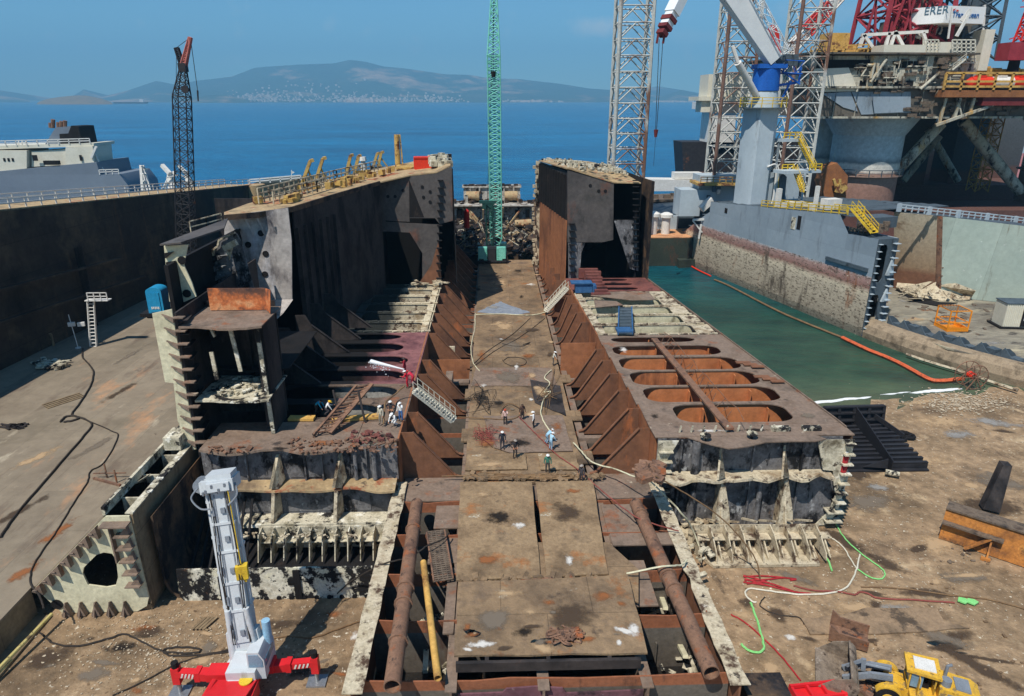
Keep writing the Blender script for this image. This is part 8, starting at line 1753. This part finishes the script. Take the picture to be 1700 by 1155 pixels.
heap(1440, 1500, 1118, 1152, 60, .05, m_soot, 'dark scrap heap under the arms of the yellow loader', (.08, .4))
heap(1390, 1450, 1128, 1155, 50, .05, m_piper, 'brown scrap heap below the loader bucket at the lower edge', (.08, .4))
heap(1560, 1660, 870, 935, 30, .05, m_ruin, 'small scattered scrap around the rusty orange girder', (.06, .3))
q = at(1350, 1160, z=.05); t = thing('red_crate', 'red steel crate with cross bars at the lower edge beside the loader bucket', 'crate', q, .1)
b = M(); b.bx(-1.3, 1.6, -1.6, .5, 0, .5); b.build('base', m_tred, t, local=True)
b = M()
for k in range(4): b.bx(-1.3 + .9 * k, -1.15 + .9 * k, -1.6, .5, .51, .75)
for k in range(3): b.bx(-1.3, 1.6, -1.5 + .9 * k, -1.36 + .9 * k, .6, .8)
b.build('cross_bar', m_tred, t, local=True)
q = at(1250, 1110, z=1.6); b = M(); b.bx(13.2, 15.0, 27.0, 28.2, 0, 2.6); b.bx(13.1, 15.4, 26.6, 28.4, 2.6, 2.75); b.bx(13.3, 14.4, 25.8, 26.6, 1.0, 1.15); b.bx(13.3, 14.4, 25.8, 26.6, 1.9, 2.05); solo(b, 'scrap_block', m_wall, 'rusty cut block standing against the low flange at the bottom edge', 'scrap', loc=(14, 27.5, 0))
# ================================================================ PEOPLE
def fig_mesh(name, pose):
    """one continuous skinned body; returns a mesh with four slots: skin, top, trousers, boots"""
    lean, arms, knees, turn = pose
    J = {}; cl, sl = math.cos(lean), math.sin(lean)
    kb = knees; hip = .93 - .36 * kb
    J['pel'] = (0, 0, hip)
    up = lambda h, x=0, f=0: (x, f * cl + h * sl, hip + h * cl - f * sl)   # along the leaning torso (forward = +y)
    J['wai'] = up(.16); J['che'] = up(.38); J['nek'] = up(.53); J['hea'] = up(.63, 0, .02); J['top'] = up(.76, 0, .03); J['nos'] = up(.645, 0, .125)
    for s, k in ((-1, 'l'), (1, 'r')):
        J['sh' + k] = up(.46, s * .19); J['hp' + k] = (s * .1, 0, hip - .06)
        fwd = .28 * kb
        J['kn' + k] = (s * .12, fwd + .03, .49 - .14 * kb); J['an' + k] = (s * .13, -.02 - .1 * kb, .09); J['to' + k] = (s * .15, .16 - .1 * kb, .04)
        a = arms[0 if s < 0 else 1]; S_ = V(J['sh' + k])
        if a == 'down': E_, W_ = S_ + V((s * .07, -.03, -.28)), S_ + V((s * .09, .04, -.52))
        elif a == 'fwd': E_, W_ = S_ + V((s * .06, .1, -.25)), S_ + V((s * .0, .34, -.22))
        elif a == 'hip': E_, W_ = S_ + V((s * .2, -.08, -.22)), S_ + V((s * .03, .06, -.42))
        elif a == 'low': E_, W_ = S_ + V((s * .05, .14, -.25)), S_ + V((s * .02, .26, -.48))
        else: E_, W_ = S_ + V((s * .1, .16, -.14)), S_ + V((-s * .02, .26, .06))
        J['el' + k] = tuple(E_); J['wr' + k] = tuple(W_); d = (W_ - E_).normalized(); J['pa' + k] = tuple(W_ + d * .08)
        sd = d.cross(V((0, 1, .01))).normalized() if abs(d.y) < .95 else V((1, 0, 0))
        for i in range(4): J['f%d%s' % (i, k)] = tuple(W_ + d * (.165 - .012 * abs(i - 1.4)) + sd * (.024 * (i - 1.5)) + V((0, .02, 0)))
        J['th' + k] = tuple(W_ + d * .07 + sd * .06)
    E_ = [('pel', 'wai'), ('wai', 'che'), ('che', 'nek'), ('nek', 'hea'), ('hea', 'top'), ('hea', 'nos')]
    for k in 'lr': E_ += [('che', 'sh' + k), ('sh' + k, 'el' + k), ('el' + k, 'wr' + k), ('wr' + k, 'pa' + k), ('wr' + k, 'th' + k)] + [('pa' + k, 'f%d%s' % (i, k)) for i in range(4)] + [('pel', 'hp' + k), ('hp' + k, 'kn' + k), ('kn' + k, 'an' + k), ('an' + k, 'to' + k)]
    Rr = dict(pel=.14, wai=.125, che=.15, nek=.06, hea=.095, top=.075, nos=.02, sh=.075, el=.052, wr=.036, pa=.035, th=.011, hp=.1, kn=.068, an=.05, to=.04)
    names = list(J); me = bpy.data.meshes.new('sk'); me.from_pydata([J[n] for n in names], [(names.index(a), names.index(b)) for a, b in E_], [])
    o = bpy.data.objects.new('sk', me); COL.objects.link(o); o.modifiers.new('s', 'SKIN'); ss = o.modifiers.new('u', 'SUBSURF'); ss.levels = 1
    sv = me.skin_vertices[0].data
    for i, n in enumerate(names):
        r = Rr.get(n) or Rr.get(n[:2]) or .0095; sv[i].radius = (r, r * (.78 if n in ('che', 'wai', 'pel') else 1)); sv[i].use_root = n == 'pel'
    dg = bpy.context.evaluated_depsgraph_get(); dg.update(); out = bpy.data.meshes.new_from_object(o.evaluated_get(dg)); bpy.data.objects.remove(o)
    hd = V(J['hea']); nk = V(J['nek'])
    out.materials.clear()
    for _ in range(4): out.materials.append(None)
    bones = [(V(J[a]), V(J[b]), a, b) for a, b in E_]
    for p in out.polygons:
        c = p.center; best = (9, None, None, 0)
        for a, b, na, nb in bones:
            ab = b - a; t = max(0, min(1, (c - a).dot(ab) / max(1e-9, ab.length_squared))); d = (c - a - ab * t).length
            if d < best[0]: best = (d, na, nb, t)
        nb = best[2]
        if nb in ('hea', 'top', 'nos') or nb[:2] in ('pa', 'th', 'f0', 'f1', 'f2', 'f3'): i = 0
        elif nb[:2] == 'to' or (nb[:2] == 'an' and best[3] > .86): i = 3
        elif nb[:2] in ('kn', 'an', 'hp') or nb == 'wai' and best[3] < .35: i = 2
        else: i = 1
        p.material_index = i
    out.shade_smooth(); out.name = name
    out['top'] = [J['hea'][0], J['hea'][1], J['hea'][2]]; out['lean'] = lean
    return out
POSES = {'stand': (0.05, ('down', 'down'), 0, 0), 'point': (.08, ('down', 'fwd'), 0, 0), 'hips': (.02, ('hip', 'hip'), 0, 0), 'work': (.3, ('fwd', 'low'), .1, 0), 'bend': (.95, ('low', 'low'), .35, 0), 'crouch': (.6, ('fwd', 'low'), 1.0, 0), 'look': (.1, ('up', 'down'), 0, 0)}
FM = {k: fig_mesh('body_' + k, v) for k, v in POSES.items()}
_mc = {}
def flat(name, c, rough=.85):
    if name not in _mc: _mc[name] = mat(name, [S(*c), S(*[min(255, v + 12) for v in c])], 6, rough, bump=0, fine=.1)
    return _mc[name]
skin = flat('tanned_skin', (176, 126, 96), .6); boots = flat('dark_work_boots', (40, 34, 32))
def helmet_mesh():
    b = M(); n = 14
    rings = [(.122 * math.cos(rad(a)), .1 * math.sin(rad(a))) for a in (0, 20, 40, 60, 78)]
    vs = []; fs = []
    for r, z in rings:
        for k in range(n): t = 2 * math.pi * k / n; vs.append((r * .92 * math.cos(t), r * 1.08 * math.sin(t), z))
    for i in range(len(rings) - 1):
        for k in range(n): fs.append((i * n + k, i * n + (k + 1) % n, (i + 1) * n + (k + 1) % n, (i + 1) * n + k))
    fs.append(tuple(range((len(rings) - 1) * n, len(rings) * n))); b.add(vs, fs)
    br = [(.15 * math.cos(2 * math.pi * k / n) * .92, .15 * math.sin(2 * math.pi * k / n) * 1.05 + (.04 if 1 < k < 6 else 0), 0) for k in range(n)]; b.prism(br, (0, 0, .014)); b.bar((0, -.12, .03), (0, .1, .1), .03, .03)
    return b
HM = helmet_mesh()
def person(px, py, z, pose, face, top, trous, hat, label, dy=0, scale=1.0):
    p = at(px, py, z=z); p.y += dy
    t = thing('person', label, 'person', p, face, 'workers on the broken ship')
    t.scale = (scale,) * 3
    me = FM[pose].copy()
    me.materials[0] = skin; me.materials[1] = flat('cloth_%d_%d_%d' % top, top); me.materials[2] = flat('cloth_%d_%d_%d' % trous, trous); me.materials[3] = boots
    o = bpy.data.objects.new('body', me); COL.objects.link(o); o.parent = t
    hp = V(me['top']); ln = me['lean']
    b = M(); m3 = Matrix.Rotation(-ln * .8, 3, 'X'); kz = V((0, 0, .055)) if hat else V((0, -.012, .03))
    b.v = [tuple(m3 @ (V(v) * (1.0 if hat else .86) + kz) + hp) for v in HM.v]; b.f = [list(f) for f in HM.f]; b.m = list(HM.m)
    if not hat: b.v = b.v[:-30] if False else b.v
    b.build('hard_hat' if hat else 'hair', flat('hat_%d_%d_%d' % hat, hat, .4) if hat else flat('dark_hair', (38, 30, 26)), t, local=True)
    return t
W = (228, 228, 224); NAVY = (42, 44, 54); DK = (46, 42, 42)
Z = 4.22
person(839, 706, Z, 'look', 2.8, (214, 180, 170), DK, (170, 70, 40), 'worker in pale pink shirt with orange cap on the lane')
person(867, 698, Z, 'stand', -2.9, (78, 56, 46), (60, 46, 42), None, 'worker in dark brown clothes, farthest back on the dark grey plate')
person(886, 711, Z, 'point', 1.4, W, DK, W, 'worker in white shirt and black trousers standing sideways on the dark grey plate')
person(834, 745, 4.34, 'stand', 3.1, NAVY, NAVY, W, 'worker in navy coverall and white helmet at the plate front edge')
person(855, 760, 4.36, 'hips', -2.8, DK, (56, 50, 46), (150, 140, 130), 'worker in dark coverall with grey cap before the dark grey plate')
person(907, 736, 4.34, 'bend', -1.2, (150, 190, 210), (120, 150, 170), W, 'worker in pale blue bending over, left of the pale blue pair')
person(914, 747, 4.34, 'work', -1.0, (168, 204, 220), (130, 160, 180), W, 'worker in pale blue leaning forward, right of the pale blue pair')
person(909, 785, 4.4, 'stand', 3.0, (60, 112, 92), (70, 66, 62), W, 'worker in green shirt and white helmet on the small brown plate')
person(965, 803, 4.2, 'stand', 2.4, (64, 60, 62), (54, 50, 52), (160, 150, 140), 'worker in dark grey clothes at the right end of the rubble band')
person(918, 606, 4.25, 'work', -1.6, (206, 204, 190), (92, 84, 76), W, 'worker in pale shirt standing at the right edge of the far lane')
person(633, 705, 8.0, 'stand', 2.6, (190, 182, 160), (150, 140, 124), W, 'worker in beige clothes, leftmost of the group before the cream gangway')
person(650, 697, 8.0, 'hips', 2.9, (52, 48, 50), (60, 54, 54), W, 'worker in black top with white helmet in the group before the cream gangway')
person(657, 706, 8.0, 'crouch', 2.5, W, (206, 204, 200), W, 'worker in white crouching in the group before the cream gangway')
person(666, 699, 8.0, 'look', 2.7, W, (64, 104, 160), W, 'worker in white shirt and blue jeans, rightmost of the group')
person(673, 622, 8.0, 'point', 1.3, (150, 34, 48), (140, 32, 44), (60, 50, 50), 'firefighter in red holding the water jet over the dark opening')
person(677, 643, 8.0, 'work', 1.5, (196, 30, 50), (180, 30, 46), W, 'firefighter in bright red with white helmet behind the jet holder')
person(687, 638, 8.0, 'bend', 1.2, (206, 44, 66), (186, 36, 54), (190, 40, 50), 'firefighter in red bending over the hose, nearest the gangway')
person(525, 686, 8.0, 'bend', -1.8, (30, 150, 180), DK, None, 'worker in bright cyan shirt bending beside the fallen ladder')
person(541, 688, 8.0, 'crouch', -1.4, W, (60, 56, 60), (240, 190, 40), 'worker in white shirt and yellow helmet crouching beside the fallen ladder')
dq = ld_.matrix_world if False else None
R2 = Matrix.Rotation(rad(66), 3, 'Z'); drv = V(ld_.location) + R2 @ V((0, -.44, 1.14))
t = thing('person', 'loader driver with yellow helmet sitting in the yellow cab', 'person', drv, rad(66)); t.scale = (.86, .86, .86); me = FM['crouch'].copy()
for i, m_ in enumerate((skin, flat('cloth_90_90_80', (90, 90, 80)), flat('cloth_60_60_60', (60, 60, 60)), boots)): me.materials[i] = m_
o = bpy.data.objects.new('body', me); COL.objects.link(o); o.parent = t; o.location = (0, -.1, -.05)
b = M(); hp = V(me['top']) + V((0, -.1, 0)); b.v = [tuple(V(v) + hp + V((0, 0, .05))) for v in HM.v]; b.f = [list(f) for f in HM.f]; b.m = list(HM.m); b.build('hard_hat', flat('hat_240_200_30', (240, 200, 30), .4), t, local=True)
# the water jet
m_jet = bpy.data.materials.new('water_spray'); m_jet.use_nodes = True; pb_ = m_jet.node_tree.nodes['Principled BSDF']; pb_.inputs['Base Color'].default_value = (.9, .92, .94, 1); pb_.inputs['Roughness'].default_value = .5; pb_.inputs['Alpha'].default_value = .75
b = M(); a = at(671, 613, z=9.2); c = at(616, 600, z=9.4); b.tube(a, c, .05, .22, 10)
for k in range(70): p = a.lerp(c, RN.uniform(.4, 1.08)) + V((RN.gauss(0, .2), RN.gauss(0, .12), -abs(RN.gauss(0, .3)))); r = RN.uniform(.02, .07); b.box(p, (r * 2, r, r), RN.random())
tag(b.build('water_jet', m_jet), kind='stuff')
# ships far out at sea
for (px_, py_, L_, nm, m1, lab) in ((215, 172, 260, 'cargo_ship', m_cblk, 'dark distant cargo ship low on the sea right of the islet'), (181, 170, 60, 'ferry', m_rail, 'tiny white distant vessel at the tip of the islet'), (882, 167.2, 150, 'ferry', m_rail, 'tiny white distant ship under the far hills right of the green crane')):
    p = at(px_, py_, z=0); t = thing(nm, lab, 'ship', p)
    b = M(); h_ = L_ * .05; b.prism([p + V((-L_ / 2, 0, 0)), p + V((L_ / 2, 0, 0)), p + V((L_ * .53, 0, h_)), p + V((-L_ / 2, 0, h_))], (0, L_ * .15, 0)); b.build('hull', m1, t)
    b = M(); b.box(p + V((L_ * .38, 10, h_ * 1.8)), (L_ * .12, 12, h_ * 1.8))
    if nm == 'ferry': b.box(p + V((0, 8, h_ * 1.6)), (L_ * .6, 12, h_ * 1.4))
    b.build('deckhouse', m_rail, t)
# ================================================================ sky, sun, camera
w = bpy.data.worlds.new('World'); SC.world = w; w.use_nodes = True
N = w.node_tree.nodes; L = w.node_tree.links; bg = N['Background']
SUN = V((.35, .5, -1)).normalized()      # travel direction of the light
el = math.asin(-SUN.z); az = math.atan2(-SUN.x, -SUN.y)   # clockwise from +Y
sky = N.new('ShaderNodeTexSky'); sky.sky_type = 'NISHITA'; sky.sun_disc = False
sky.sun_elevation = el; sky.sun_rotation = az; sky.air_density = 1.0; sky.dust_density = .0; sky.ozone_density = 3.0; sky.altitude = 0
# a few thin clouds, part of the sky itself
tc = N.new('ShaderNodeTexCoord'); nz = N.new('ShaderNodeTexNoise'); nz.inputs['Scale'].default_value = 26; nz.inputs['Detail'].default_value = 7; nz.inputs['Roughness'].default_value = .6; L.new(tc.outputs['Generated'], nz.inputs['Vector'])
acc = None
for (cx_, cy_, wx_, wz_, st_) in ((996, 44, .045, .016, .9), (1660, 70, .2, .05, .34), (1380, 20, .12, .02, .3), (1180, 60, .09, .012, .2)):
    d0 = (at(cx_, cy_, y=1000) - V((0, 0, H))).normalized()
    sb = N.new('ShaderNodeVectorMath'); sb.operation = 'SUBTRACT'; L.new(tc.outputs['Generated'], sb.inputs[0]); sb.inputs[1].default_value = d0
    ml = N.new('ShaderNodeVectorMath'); ml.operation = 'MULTIPLY'; L.new(sb.outputs[0], ml.inputs[0]); ml.inputs[1].default_value = (1 / wx_, 1 / wx_, 1 / wz_)
    ln = N.new('ShaderNodeVectorMath'); ln.operation = 'LENGTH'; L.new(ml.outputs[0], ln.inputs[0])
    mr = N.new('ShaderNodeMapRange'); mr.inputs[1].default_value = 0; mr.inputs[2].default_value = 1.1; mr.inputs[3].default_value = .62; mr.inputs[4].default_value = 0; L.new(ln.outputs['Value'], mr.inputs[0])
    ad = N.new('ShaderNodeMath'); L.new(nz.outputs['Fac'], ad.inputs[0]); L.new(mr.outputs[0], ad.inputs[1])
    m2 = N.new('ShaderNodeMapRange'); m2.inputs[1].default_value = .6; m2.inputs[2].default_value = .98; m2.inputs[4].default_value = st_; L.new(ad.outputs[0], m2.inputs[0])
    if acc is None: acc = m2.outputs[0]
    else: q_ = N.new('ShaderNodeMath'); q_.operation = 'MAXIMUM'; L.new(acc, q_.inputs[0]); L.new(m2.outputs[0], q_.inputs[1]); acc = q_.outputs[0]
mx = N.new('ShaderNodeMix'); mx.data_type = 'RGBA'; L.new(acc, mx.inputs[0]); L.new(sky.outputs[0], mx.inputs[6]); mx.inputs[7].default_value = (12.0, 8.4, 7.6, 1)
tn = N.new('ShaderNodeMix'); tn.data_type = 'RGBA'; tn.blend_type = 'MULTIPLY'; tn.inputs[0].default_value = 1; tn.inputs[7].default_value = (.53, .9, 1.06, 1)
L.new(mx.outputs[2], tn.inputs[6]); L.new(tn.outputs[2], bg.inputs['Color']); bg.inputs['Strength'].default_value = .103
ld = bpy.data.lights.new('sun', 'SUN'); ld.energy = 5.0; ld.angle = rad(.53); ld.color = (1, .955, .88)
lo = bpy.data.objects.new('sun', ld); COL.objects.link(lo); lo.rotation_euler = SUN.to_track_quat('-Z', 'Y').to_euler(); lo.location = (-40, -20, 120)
cd = bpy.data.cameras.new('camera'); cd.sensor_width = 36; cd.lens = FPX * 36 / 1700; cd.clip_start = .5; cd.clip_end = 60000
cam = bpy.data.objects.new('camera', cd); COL.objects.link(cam); cam.location = (0, 0, H)
cam.rotation_euler = (math.pi / 2 - PIT, 0, -YAW); SC.camera = cam
SC.view_settings.view_transform = 'Standard'; SC.view_settings.look = 'None'; SC.view_settings.gamma = 1; SC.view_settings.use_curve_mapping = False; SC.view_settings.exposure = .08
for o in bpy.data.objects:
    if '_o' in o.keys(): del o['_o']
